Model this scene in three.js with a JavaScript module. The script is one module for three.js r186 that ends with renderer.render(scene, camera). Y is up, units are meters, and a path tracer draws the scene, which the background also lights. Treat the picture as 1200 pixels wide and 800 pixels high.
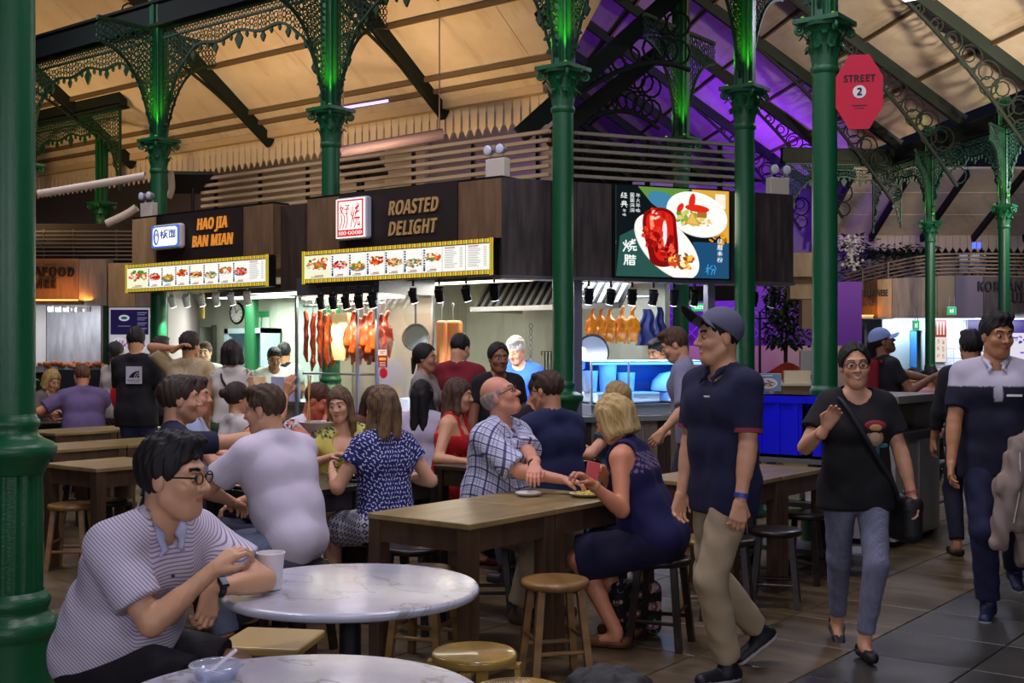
import * as THREE from 'three';
import { mergeGeometries } from 'three/addons/utils/BufferGeometryUtils.js';
import { RoundedBoxGeometry } from 'three/addons/geometries/RoundedBoxGeometry.js';
import { TextGeometry } from 'three/addons/geometries/TextGeometry.js';
import { FontLoader } from 'three/addons/loaders/FontLoader.js';
import { RectAreaLightUniformsLib } from 'three/addons/lights/RectAreaLightUniformsLib.js';
RectAreaLightUniformsLib.init();
const scene = new THREE.Scene();
const V = (x, y, z) => new THREE.Vector3(x, y, z);
// ---- camera: world x runs along the colonnade, -z runs away from it; the lens looks 37.9 degrees to the left of -z
const FOC = 1400, EYE = 1.56, TH = Math.atan2(1400, 1800), CT = Math.cos(TH), ST = Math.sin(TH);
const camera = new THREE.PerspectiveCamera(2 * Math.atan(400 / FOC) * 180 / Math.PI, 1.5, 0.1, 200);
camera.position.set(0, EYE, 0);
camera.lookAt(-ST, EYE, -CT);
camera.setViewOffset(1200, 800, 0, -11, 1200, 800);
scene.background = new THREE.Color(0x0b0d16);
const renderer = new THREE.WebGLRenderer();
renderer.toneMapping = THREE.LinearToneMapping;
renderer.toneMappingExposure = 1.12;
renderer.shadowMap.enabled = true;
// right / depth of the picture -> place on the ground; picture point at a distance -> place
const W = (X, d, y = 0) => V(CT * X - ST * d, y, -(ST * X + CT * d));
const P = (px, py, d) => W((px - 600) / FOC * d, d, EYE + (411 - py) / FOC * d);
const A = (px, b) => { const t = (px - 600) / FOC; return b * (CT * t - ST) / (CT + ST * t); };   // x where the sight line of a picture column meets z = -b
// ---- lights of the hall: lamp housings with an area light under each
function lampBody(o, w, h, d, color, glow) {
  const g = new RoundedBoxGeometry(w + .06, h + .06, d, 2, .015); g.translate(0, 0, d / 2 + .004);
  mesh('housing', g, M(0x22261f, .5, .4), o);
  const e = new THREE.BoxGeometry(w, h, .006); e.translate(0, 0, .001);
  mesh('lamp_glass', e, new THREE.MeshStandardMaterial({ color: 0xffffff, emissive: color, emissiveIntensity: glow, roughness: .4 }), o);
}
function areaLamp(name, label, pos, target, w, h, color, power, group, glow = 4, spot = 0) {
  const o = thing(name, label, 'lamp', pos, group);
  o.lookAt(pos.clone().multiplyScalar(2).sub(target));          // housing behind, glass towards the target
  o.rotateY(0);
  lampBody(o, w, h, .07, color, glow);
  const l = spot ? new THREE.SpotLight(color, power * w * h, 0, spot, .7, 2) : new THREE.RectAreaLight(color, power, w, h);
  if (spot) { l.shadow.radius = 12; l.target.position.copy(target); scene.add(l.target); }
  l.position.copy(pos).addScaledVector(target.clone().sub(pos).normalize(), .012); if (!spot) l.lookAt(target); l.castShadow = true;
  scene.add(l); l.name = 'area_light';
  return o;
}
// ---- helpers
let seed = 7; const rnd = () => { seed = (seed * 1664525 + 1013904223) >>> 0; return seed / 4294967296; };
const rr = (a, b) => a + (b - a) * rnd();
const taken = {};
function numbered(n) { if (!(n in taken)) { taken[n] = 0; return n; } taken[n]++; return n + '_' + String(taken[n]).padStart(3, '0'); }
function tag(o, label, category, group, kind) { if (label) o.userData.label = label; if (category) o.userData.category = category; if (group) o.userData.group = group; if (kind) o.userData.kind = kind; return o; }
function thing(name, label, category, pos, group) {
  const o = new THREE.Group(); o.name = numbered(name); if (pos) o.position.copy(pos); scene.add(o); return tag(o, label, category, group);
}
function struct(name, label, pos) { const o = new THREE.Group(); o.name = numbered(name); if (pos) o.position.copy(pos); scene.add(o); return tag(o, label, null, null, 'structure'); }
function mesh(name, geo, mat, parent, kind) {
  const m = new THREE.Mesh(geo, mat); m.name = name; m.castShadow = m.receiveShadow = true; parent.add(m); if (kind) m.userData.kind = kind; return m;
}
function solo(name, geo, mat, label, category, pos, group) {       // a thing that is one mesh
  const m = mesh(numbered(name), geo, mat, scene); if (pos) m.position.copy(pos); return tag(m, label, category, group);
}
function copy(o, pos, ry, label) { const c = o.clone(); c.name = numbered(o.name.replace(/_\d\d\d$/, '')); scene.add(c); c.userData = { ...o.userData }; if (pos) c.position.copy(pos); if (ry !== undefined) c.rotation.y = ry; if (label) c.userData.label = label; return c; }
function turn(o, dx, dd) { const r = W(dx, dd).normalize(); o.rotation.y = Math.atan2(-r.z, r.x); return o; }      // local x along a picture-space ground direction
const mats = {};
function M(color, rough = .6, metal = 0, extra) {
  const k = JSON.stringify([color, rough, metal]); if (!extra && mats[k]) return mats[k];
  const m = new THREE.MeshStandardMaterial({ color, roughness: rough, metalness: metal, side: THREE.DoubleSide, ...extra }); if (!extra) mats[k] = m; return m;
}
const glowM = (color, i, map) => new THREE.MeshStandardMaterial({ color: 0x000000, emissive: map ? 0xffffff : color, emissiveMap: map || null, emissiveIntensity: i, roughness: .3 });
// geometry collector
class GB {
  constructor() { this.g = []; }
  add(g, m) { if (m) g.applyMatrix4(m); this.g.push(g.index ? g.toNonIndexed() : g); return this; }
  box(x0, y0, z0, x1, y1, z1) { const g = ub(x1 - x0, y1 - y0, z1 - z0); g.translate((x0 + x1) / 2, (y0 + y1) / 2, (z0 + z1) / 2); return this.add(g); }
  bar(a, b, w, h) {                                           // box beam between two points, h in the vertical plane
    const d = b.clone().sub(a), L = d.length(), g = ub(w, h, L); d.normalize();
    const up = Math.abs(d.y) > .99 ? V(1, 0, 0) : V(0, 1, 0), x = up.clone().cross(d).normalize(), y = d.clone().cross(x);
    const m = new THREE.Matrix4().makeBasis(x, y, d).setPosition(a.clone().add(b).multiplyScalar(.5)); return this.add(g, m);
  }
  rod(a, b, r, r2 = r, n = 8) {
    const d = b.clone().sub(a), g = new THREE.CylinderGeometry(r2, r, d.length(), n, 1); const q = new THREE.Quaternion().setFromUnitVectors(V(0, 1, 0), d.normalize());
    return this.add(g, new THREE.Matrix4().makeRotationFromQuaternion(q).setPosition(a.clone().add(b).multiplyScalar(.5)));
  }
  lathe(pts, n = 20, x = 0, y = 0, z = 0) { const g = new THREE.LatheGeometry(pts.map(p => new THREE.Vector2(p[0], p[1])), n); g.translate(x, y, z); return this.add(g); }
  tube(pts, r, n = 6, seg) { return this.add(new THREE.TubeGeometry(new THREE.CatmullRomCurve3(pts), seg || pts.length * 5, r, n, false)); }
  sph(x, y, z, r, sx = 1, sy = 1, sz = 1, n = 10) { const g = new THREE.SphereGeometry(r, n, Math.max(5, n * .7 | 0)); g.scale(sx, sy, sz); g.translate(x, y, z); return this.add(g); }
  geo() { return this.g.length === 1 ? this.g[0] : mergeGeometries(this.g.map(g => { for (const k of Object.keys(g.attributes)) if (!['position', 'normal', 'uv'].includes(k)) g.deleteAttribute(k); return g; })); }
  to(name, mat, parent, kind) { if (!this.g.length) return null; return mesh(name, this.geo(), mat, parent, kind); }
}
function ub(w, h, d) { const g = new THREE.BoxGeometry(w, h, d), u = g.attributes.uv; const s = [[d, h], [d, h], [w, d], [w, d], [w, h], [w, h]]; for (let i = 0; i < 24; i++) u.setXY(i, u.getX(i) * s[i >> 2][0], u.getY(i) * s[i >> 2][1]); return g; }
const BX = (x0, y0, z0, x1, y1, z1) => new GB().box(x0, y0, z0, x1, y1, z1).geo();
function plate(pts, z0, z1) { const s = new THREE.Shape(pts.map(p => new THREE.Vector2(p[0], p[1]))); const g = new THREE.ExtrudeGeometry(s, { depth: z1 - z0, bevelEnabled: false }); g.translate(0, 0, z0); return g; }
// tileable value noise
function hash(x, y, z) { let h = (x * 374761393 + y * 668265263 + z * 2147483647) | 0; h = Math.imul(h ^ (h >>> 13), 1274126177); return ((h ^ (h >>> 16)) >>> 0) / 4294967296; }
const sm = t => t * t * (3 - 2 * t);
function vn(x, y, px, py, s = 0) {
  const x0 = Math.floor(x), y0 = Math.floor(y), fx = sm(x - x0), fy = sm(y - y0), w = (a, p) => ((a % p) + p) % p;
  const h = (i, j) => hash(w(i, px), w(j, py), s);
  return (h(x0, y0) * (1 - fx) + h(x0 + 1, y0) * fx) * (1 - fy) + (h(x0, y0 + 1) * (1 - fx) + h(x0 + 1, y0 + 1) * fx) * fy;
}
function fb(u, v, fx, fy, s, oct = 4) { let a = 0, w = .5, t = 0; for (let i = 0; i < oct; i++) { a += w * vn(u * fx, v * fy, fx, fy, s + i); t += w; w *= .55; fx *= 2; fy *= 2; } return a / t; }
function dtex(w, h, fn, size = 1, srgb = true) {              // fn(u, v) -> [r,g,b] 0..1; the texture covers `size` metres
  const d = new Uint8Array(w * h * 4);
  for (let j = 0; j < h; j++) for (let i = 0; i < w; i++) { const c = fn(i / w, j / h), k = (j * w + i) * 4; for (let q = 0; q < 3; q++) d[k + q] = Math.max(0, Math.min(255, c[q] * 255)); d[k + 3] = 255; }
  const t = new THREE.DataTexture(d, w, h); t.wrapS = t.wrapT = THREE.RepeatWrapping; t.magFilter = THREE.LinearFilter; t.minFilter = THREE.LinearMipmapLinearFilter; t.generateMipmaps = true;
  if (srgb) t.colorSpace = THREE.SRGBColorSpace; const s = Array.isArray(size) ? size : [size, size]; t.repeat.set(1 / s[0], 1 / s[1]); t.needsUpdate = true; return t;
}
const hex = c => [(c >> 16 & 255) / 255, (c >> 8 & 255) / 255, (c & 255) / 255];
const mix = (a, b, t) => a.map((v, i) => v + (b[i] - v) * t);
function woodTex(c0, c1, s, vertical = true, streak = 24) {
  const a = hex(c0), b = hex(c1);
  return dtex(256, 256, (u, v) => { if (!vertical) [u, v] = [v, u]; const g = fb(u, v, streak, 3, s), l = fb(u, v, 4, 2, s + 9, 2); return mix(a, b, Math.max(0, Math.min(1, g * 1.1 + l * .5 - .35))); }, 1);
}
function ctex(w, h, draw, repeat) {
  const c = document.createElement('canvas'); c.width = w; c.height = h; const x = c.getContext('2d'); draw(x, w, h);
  const t = new THREE.CanvasTexture(c); t.colorSpace = THREE.SRGBColorSpace; if (repeat) { t.wrapS = t.wrapT = THREE.RepeatWrapping; t.repeat.set(1 / repeat, 1 / repeat); } return t;
}
// Chinese characters as pen strokes on a 10 x 10 grid
const HAN = {
  shao: '2,1 2,6 0,10|0,3 1,5|4,3 3,5|2,5 4,8|5,2 9,1|7,0 6,4|5,4 9,3|9,0 5,5|4,6 10,6|6,6 6,8 4,10|8,6 8,9 10,9 10,8',
  la: '1,1 1,7 0,10|1,1 3,1 3,10|1,4 3,4|1,6 3,6|5,1 5,4|8,1 8,4|4,2 10,2|4,4 10,4|5,6 5,10|5,6 9,6 9,10|5,8 9,8|5,10 9,10',
  jing: '3,0 1,3 3,3 0,6 4,6|0,9 4,8|5,1 9,1 6,4|6,3 10,5|5,6 9,6|7,6 7,9|5,9 10,9',
  dian: '2,1 2,6|2,1 8,1 8,6|4,0 4,6|6,0 6,6|2,4 8,4|0,6 10,6|3,7 1,10|7,7 9,10',
  ban: '0,3 4,3|2,0 2,10|2,4 0,7|2,4 4,6|5,1 10,0|6,1 6,5 4,10|6,4 9,4 5,10|7,6 10,10',
  mian: '0,1 10,1|5,1 4,3|1,3 1,10|1,3 9,3 9,10|1,10 9,10|4,3 4,10|7,3 7,10|4,5 7,5|4,8 7,8',
  mi: '5,0 5,10|0,5 10,5|2,1 4,4|8,1 6,4|4,6 1,9|6,6 9,9',
  fen: '2,0 2,10|0,4 4,4|2,4 0,8|6,1 4,4|8,1 10,4|5,5 9,5 8,10|7,5 5,10',
  yuan: '1,0 1,10 9,10 9,0 1,0|3,2 7,2 7,4 3,4 3,2|3,5 7,5 7,8|3,5 3,8|5,6 3,9|5,7 8,9',
  man: '1,1 2,2|0,4 1,5|0,10 2,6|3,2 10,2|5,1 5,3|8,1 8,3|3,5 10,5|4,5 4,10|9,5 9,10|6,5 5,9|7,5 8,9',
  huo: '5,0 5,5 1,10|5,5 9,10|2,3 3,5|8,3 7,5', nian: '3,0 1,3|2,2 9,2|3,4 9,4|3,4 3,7|0,7 10,7|6,2 6,10', wei: '0,3 0,7 3,7 3,3 0,3|4,3 9,3|3,6 10,6|6,0 6,10|6,6 3,9|6,6 10,9',
  hao: '2,0 1,5 4,10|0,3 4,3 1,9|6,1 10,1 8,4|8,3 8,10 6,9|5,5 10,5',
};
function han(x, name, X, Y, s, col, lw) { x.strokeStyle = col; x.lineWidth = lw; x.lineCap = 'round'; x.lineJoin = 'round'; for (const st of HAN[name].split('|')) { x.beginPath(); st.split(' ').forEach((p, i) => { const [a, b] = p.split(',').map(Number); i ? x.lineTo(X + a * s / 10, Y + b * s / 10) : x.moveTo(X + a * s / 10, Y + b * s / 10); }); x.stroke(); } }
function uvBox(geo, u0, v0, u1, v1, face = 4) { const u = geo.attributes.uv; for (let i = 0; i < u.count; i++) u.setXY(i, u0, v0); const k = face * 4; u.setXY(k, u0, v1); u.setXY(k + 1, u1, v1); u.setXY(k + 2, u0, v0); u.setXY(k + 3, u1, v0); return geo; }
const screenBox = (w, h, d, u0 = 0, v0 = 0, u1 = 1, v1 = 1) => uvBox(new THREE.BoxGeometry(w, h, d), u0, v0, u1, v1);
const font = await new FontLoader().loadAsync('fonts/droid/droid_sans_bold.typeface.json');
function textGeo(s, size, depth, shear = 0, wid = 1) { const g = new TextGeometry(s, { font, size, depth, curveSegments: 3, bevelEnabled: false }); g.computeBoundingBox(); const b = g.boundingBox; g.translate(-(b.min.x + b.max.x) / 2, 0, 0); const m = new THREE.Matrix4().set(wid, shear, 0, 0, 0, 1, 0, 0, 0, 0, 1, 0, 0, 0, 0, 1); g.applyMatrix4(m); return g; }
// ---- people: joints -> distance fields -> surface nets
function surf(fn, lo, hi, h, lip = 1.25) {
  const nx = Math.ceil((hi[0] - lo[0]) / h) + 2, ny = Math.ceil((hi[1] - lo[1]) / h) + 2, nz = Math.ceil((hi[2] - lo[2]) / h) + 2, F = new Float32Array(nx * ny * nz), B = 6, R = h * B * .87 * lip;
  for (let bz = 0; bz < nz; bz += B) for (let by = 0; by < ny; by += B) for (let bx = 0; bx < nx; bx += B) {
    const c = fn(lo[0] + (bx + B / 2 - .5) * h, lo[1] + (by + B / 2 - .5) * h, lo[2] + (bz + B / 2 - .5) * h), skip = Math.abs(c) > R;
    for (let k = bz; k < Math.min(nz, bz + B); k++) for (let j = by; j < Math.min(ny, by + B); j++) { let q = (k * ny + j) * nx + bx; for (let i = bx; i < Math.min(nx, bx + B); i++, q++) F[q] = skip ? c : fn(lo[0] + i * h, lo[1] + j * h, lo[2] + k * h); }
  }
  const id = new Int32Array(nx * ny * nz).fill(-1), pos = [], ind = [], sx = 1, sy = nx, sz = nx * ny, off = [0, sx, sy, sx + sy, sz, sx + sz, sy + sz, sx + sy + sz];
  const ED = [[0, 1], [2, 3], [4, 5], [6, 7], [0, 2], [1, 3], [4, 6], [5, 7], [0, 4], [1, 5], [2, 6], [3, 7]];
  for (let k = 0; k < nz - 1; k++) for (let j = 0; j < ny - 1; j++) for (let i = 0; i < nx - 1; i++) {
    const q = k * sz + j * sy + i; let m = 0; for (let e = 0; e < 8; e++) if (F[q + off[e]] < 0) m |= 1 << e; if (m === 0 || m === 255) continue;
    let x = 0, y = 0, z = 0, n = 0; for (const [a, b] of ED) { const fa = F[q + off[a]], fb2 = F[q + off[b]]; if ((fa < 0) === (fb2 < 0)) continue; const t = fa / (fa - fb2); x += (a & 1) + t * ((b & 1) - (a & 1)); y += (a >> 1 & 1) + t * ((b >> 1 & 1) - (a >> 1 & 1)); z += (a >> 2 & 1) + t * ((b >> 2 & 1) - (a >> 2 & 1)); n++; }
    id[q] = pos.length / 3; pos.push(lo[0] + (i + x / n) * h, lo[1] + (j + y / n) * h, lo[2] + (k + z / n) * h);
  }
  const quad = (a, b, c, d, f) => { if (a < 0 || b < 0 || c < 0 || d < 0) return; f ? ind.push(a, b, c, a, c, d) : ind.push(a, c, b, a, d, c); };
  for (let k = 1; k < nz - 1; k++) for (let j = 1; j < ny - 1; j++) for (let i = 1; i < nx - 1; i++) {
    const q = k * sz + j * sy + i, s = F[q] < 0;
    if (s !== (F[q + sx] < 0)) quad(id[q - sy - sz], id[q - sz], id[q], id[q - sy], s);
    if (s !== (F[q + sy] < 0)) quad(id[q - sx - sz], id[q - sx], id[q], id[q - sz], s);
    if (s !== (F[q + sz] < 0)) quad(id[q - sx - sy], id[q - sy], id[q], id[q - sx], s);
  }
  const g = new THREE.BufferGeometry(); g.setAttribute('position', new THREE.Float32BufferAttribute(pos, 3)); g.setIndex(ind); g.computeVertexNormals(); return g;
}
const smin = (a, b, k) => { const h = Math.max(0, k - Math.abs(a - b)); return Math.min(a, b) - h * h / (4 * k); };
// a field of tapered capsules; each: a, b, ra, rb, k (blend), optional cut at b
function field(prims) {
  const n = prims.length, D = new Float64Array(n * 12);
  prims.forEach((p, i) => { const d = p.b.clone().sub(p.a), L = Math.max(1e-9, d.lengthSq()); D.set([p.a.x, p.a.y, p.a.z, d.x, d.y, d.z, 1 / L, p.ra, p.rb, p.k ?? .03, p.cut ? 1 : 0, Math.sqrt(L)], i * 12); });
  return (x, y, z) => {
    let v = 1e3;
    for (let i = 0, o = 0; i < n; i++, o += 12) {
      const px = x - D[o], py = y - D[o + 1], pz = z - D[o + 2], tt = (px * D[o + 3] + py * D[o + 4] + pz * D[o + 5]) * D[o + 6], t = tt < 0 ? 0 : tt > 1 ? 1 : tt;
      const ex = px - t * D[o + 3], ey = py - t * D[o + 4], ez = pz - t * D[o + 5]; let d = Math.sqrt(ex * ex + ey * ey + ez * ez) - (D[o + 7] + t * (D[o + 8] - D[o + 7]));
      if (D[o + 10]) { const c = (tt - 1) * D[o + 11]; if (c > d) d = c; }
      const k = D[o + 9], h = k - Math.abs(v - d); v = Math.min(v, d); if (h > 0) v -= h * h / (4 * k);
    }
    return v;
  };
}
const bounds = (prims, pad) => { const lo = [1e9, 1e9, 1e9], hi = [-1e9, -1e9, -1e9]; for (const p of prims) for (const [q, r] of [[p.a, p.ra], [p.b, p.rb]]) { const c = [q.x, q.y, q.z]; for (let i = 0; i < 3; i++) { lo[i] = Math.min(lo[i], c[i] - r - pad); hi[i] = Math.max(hi[i], c[i] + r + pad); } } return [lo, hi]; };
const ell = (x, y, z, cx, cy, cz, rx, ry, rz) => { const a = (x - cx) / rx, b = (y - cy) / ry, c = (z - cz) / rz, k0 = Math.sqrt(a * a + b * b + c * c), a2 = a / rx, b2 = b / ry, c2 = c / rz, k1 = Math.sqrt(a2 * a2 + b2 * b2 + c2 * c2); return k1 < 1e-9 ? -Math.min(rx, ry, rz) : k0 * (k0 - 1) / k1; };
const cap = (x, y, z, ax, ay, az, bx, by, bz, r, r2 = r) => { const dx = bx - ax, dy = by - ay, dz = bz - az; let t = ((x - ax) * dx + (y - ay) * dy + (z - az) * dz) / (dx * dx + dy * dy + dz * dz); t = t < 0 ? 0 : t > 1 ? 1 : t; return Math.hypot(x - ax - t * dx, y - ay - t * dy, z - az - t * dz) - r - t * (r2 - r); };
function headField(x, y, z, fem, smile) {                     // head space: metres, z to the front, origin between the ears
  if (fem) x *= 1.05; const X = Math.abs(x); let d = ell(x, y, z, 0, .035, -.012, .075, .088, .094);
  d = smin(d, ell(x, y, z, 0, -.035, .022, .06, .085, .066), .035);
  d = smin(d, ell(x, y, z, 0, -.094, .054, fem ? .022 : .028, .022, .026), .035);
  d = smin(d, cap(X, y, z, fem ? .046 : .052, -.055, .0, fem ? .015 : .02, -.095, .05, fem ? .017 : .02), .03);
  d = smin(d, cap(X, y, z, .008, .031, .082, .042, .03, .066, fem ? .009 : .012), .02);
  d = smin(d, ell(X, y, z, .04, -.024, .06, .022, .02, .02), .03);
  d = -smin(-d, Math.hypot(X - .031, y - .008, z - .104) - .018, .014);
  d = smin(d, cap(x, y, z, 0, .014, .086, 0, -.026, fem ? .106 : .11, .0075, .0115), .012);
  d = smin(d, ell(X, y, z, .012, -.029, .096, .009, .008, .01), .008);
  d = Math.min(d, Math.hypot(X - .031, y - .008, z - .0775) - .0135);
  const mw = smile ? .026 : .019, my = -.06;
  d = smin(d, cap(X, y, z, 0, my + .005, .09, mw, my + (smile ? .006 : .001), .078, .0062, .004), .006); d = smin(d, cap(X, y, z, 0, my - .008, .088, mw * .85, my - .002, .077, .0068, .004), .006);
  d = -smin(-d, cap(X, y, z, 0, my - .001, .1, mw, my + (smile ? .004 : 0), .086, .0022), .003);
  d = smin(d, ell(X, y, z, .076, -.002, -.012, .009, .03, .019), .008); return d;
}
function hairField(st, vol) {
  const nz = (x, y, z) => .0022 * Math.sin(x * 170 + Math.sin(y * 35) * 2 + z * 60) + .0018 * Math.sin(z * 190 + y * 25 + Math.sin(x * 40) * 2) + .0012 * Math.sin(x * 310 - z * 280 + y * 50);
  const base = (x, y, z) => ell(x, y, z, 0, .044, -.018, .0825 + vol * .3, .092 + vol, .102 + vol * .4);
  const face = (x, y, z) => .757 * (z - .022) - .655 * y;
  return (x, y, z) => {
    const X = Math.abs(x); let d;
    if (st === 'bald') { d = Math.max(ell(x, y, z, 0, .01, -.02, .083, .075, .1), y - .045, .757 * (z - .012) - .5 * y); return d + nz(x, y, z) * .6; }
    if (st === 'short' || st === 'crop') { const v = base(x, y, z) + (st === 'crop' ? .004 : 0); d = Math.max(v, face(x, y, z) + .004 * Math.sin(x * 90)); d = Math.max(d, -(y + .062) - (z + .05) * .6); if (st === 'short') d = smin(d, Math.max(ell(x, y, z, .012, .1 + vol, .04, .06, .03, .055), face(x, y, z) - .012), .02); }
    else {
      d = Math.max(base(x, y, z) - .004, face(x, y, z) + .25 * Math.max(0, -y - .02) + (st === 'tied' || st === 'bun' ? .026 - X * .3 : 0));
      const f = ell(x, y, z, 0, -.045, .085, .056, .1, .085);
      if (st === 'long' || st === 'mid') { const L = st === 'long' ? .3 : .17; let t = cap(X, y, z, .066, .03, -.005, .083, -.12, -.0, .026, .03); t = smin(t, cap(X, y, z, .083, -.12, 0, .07, -L, -.015, .03, .02), .02); t = smin(t, cap(X, y, z, .03, .0, -.085, .045, -L + .02, -.085, .05, .04), .04); d = smin(d, t, .03); }
      if (st === 'bob') { let t = cap(X, y, z, .068, .05, .0, .086, -.075, .005, .03, .036); t = smin(t, cap(X, y, z, .03, .03, -.085, .04, -.075, -.075, .05, .05), .04); t = Math.max(t, -(y + .105)); d = smin(d, t, .04); }
      if (st === 'bun' || st === 'tied') { d = Math.max(d, -(y + .07)); if (st === 'bun') d = smin(d, ell(x, y, z, 0, .05, -.14, .038, .038, .03), .015); else d = smin(d, cap(x, y, z, 0, -.01, -.11, .0, -.13, -.12, .028, .012), .02); }
      d = Math.max(d, -f);
    }
    if (st === 'tied') d += .007 * Math.exp(-((x - .012) * (x - .012)) / .00003) * (y > .04 && z > -.02 ? 1 : 0);
    return d + nz(x, y, z) * (st === 'tied' || st === 'bun' ? .6 : st === 'short' ? 1.1 : .8);
  };
}
const skinM = new THREE.MeshPhysicalMaterial({ vertexColors: true, roughness: .5, sheen: .2, sheenRoughness: .5, bumpMap: dtex(128, 128, (u, v) => { const n = fb(u, v, 32, 32, 71, 3); return [n, n, n]; }, .05, false), bumpScale: .0003 });
const hairMs = {}; const hairMat = c => hairMs[c] ||= new THREE.MeshPhysicalMaterial({ color: 0xffffff, vertexColors: true, roughness: .68, sheen: .2, sheenRoughness: .4 });
const clothBump = dtex(128, 128, (u, v) => { const n = .5 + .25 * Math.sin(u * 200) + .25 * Math.sin(v * 200); return [n, n, n]; }, .12, false);
const clothMs = new Map();
function clothMat(tex, rough = .85) { const k = (tex ? tex.uuid : 'plain') + rough; if (!clothMs.has(k)) clothMs.set(k, new THREE.MeshStandardMaterial({ vertexColors: true, map: tex || null, roughness: rough, bumpMap: clothBump, bumpScale: .0006, side: THREE.DoubleSide })); return clothMs.get(k); }
const lin = c => { const k = new THREE.Color(c); return [k.r, k.g, k.b]; };
function paint(g, fn) { const p = g.attributes.position, c = new Float32Array(p.count * 3); for (let i = 0; i < p.count; i++) { const q = fn(p.getX(i), p.getY(i), p.getZ(i)); c[i * 3] = q[0]; c[i * 3 + 1] = q[1]; c[i * 3 + 2] = q[2]; } g.setAttribute('color', new THREE.Float32BufferAttribute(c, 3)); return g; }
function setUV(g, fn) { const p = g.attributes.position, c = new Float32Array(p.count * 2); for (let i = 0; i < p.count; i++) { const q = fn(p.getX(i), p.getY(i), p.getZ(i)); c[i * 2] = q[0]; c[i * 2 + 1] = q[1]; } g.setAttribute('uv', new THREE.Float32BufferAttribute(c, 2)); return g; }
const CELL = [[.011, .0034, .0034], [.015, .005, .005], [.02, .0068, .0068]];
function ik(a, b, l1, l2, hint) {
  const d = b.clone().sub(a); let L = d.length(); const m = (l1 + l2) * .998; if (L > m) { b = a.clone().addScaledVector(d, m / L); d.setLength(m); L = m; } const n = d.clone().normalize();
  const x = (l1 * l1 - l2 * l2 + L * L) / (2 * L), h = Math.sqrt(Math.max(0, l1 * l1 - x * x)); const q = hint.clone().addScaledVector(n, -hint.dot(n)).normalize(); return [a.clone().addScaledVector(n, x).addScaledVector(q, h), b];
}
function handPrims(w, dir, palm, left, curl, k) {                // wrist, direction, palm normal; five fingers
  const d = dir.clone().normalize(), n = palm.clone().addScaledVector(d, -palm.dot(d)).normalize(), s = d.clone().cross(n).multiplyScalar(left ? 1 : -1);   // thumb side
  const at = (f, t, u) => w.clone().addScaledVector(d, f * k).addScaledVector(s, t * k).addScaledVector(n, u * k), R = [];
  R.push({ a: at(-.05, 0, 0), b: at(.005, 0, 0), ra: .03 * k, rb: .024 * k, k: .02 });
  const kn = [.03, .01, -.01, -.029], len = [.072, .08, .074, .058];
  kn.forEach((t, i) => R.push({ a: at(.01, t * .5, 0), b: at(.085 - Math.abs(i - 1.2) * .005, t, 0), ra: .0165 * k, rb: .0125 * k, k: .014 * k }));
  kn.forEach((t, i) => { let p = at(.085 - Math.abs(i - 1.2) * .005, t, 0), ang = curl * .5 + .12; const seg = [.45, .31, .24]; for (let j = 0; j < 3; j++) { const v = d.clone().multiplyScalar(Math.cos(ang)).addScaledVector(n, Math.sin(ang)).addScaledVector(s, t * 1.2); const q = p.clone().addScaledVector(v.normalize(), len[i] * seg[j] * k); R.push({ a: p, b: q, ra: (.0098 - j * .0008) * k, rb: (.009 - j * .0009) * k, k: .003 }); p = q; ang += curl * (j ? .75 : 1.15) + .08; } });
  const t1 = at(.02, .026, .006), t2 = at(.052, .05, .012 + curl * .012), t3 = at(.082 - curl * .01, .052 - curl * .02, .018 + curl * .03); R.push({ a: t1, b: t2, ra: .0145 * k, rb: .0108 * k, k: .008 }, { a: t2, b: t3, ra: .0106 * k, rb: .0082 * k, k: .003 });
  return R;
}
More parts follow.
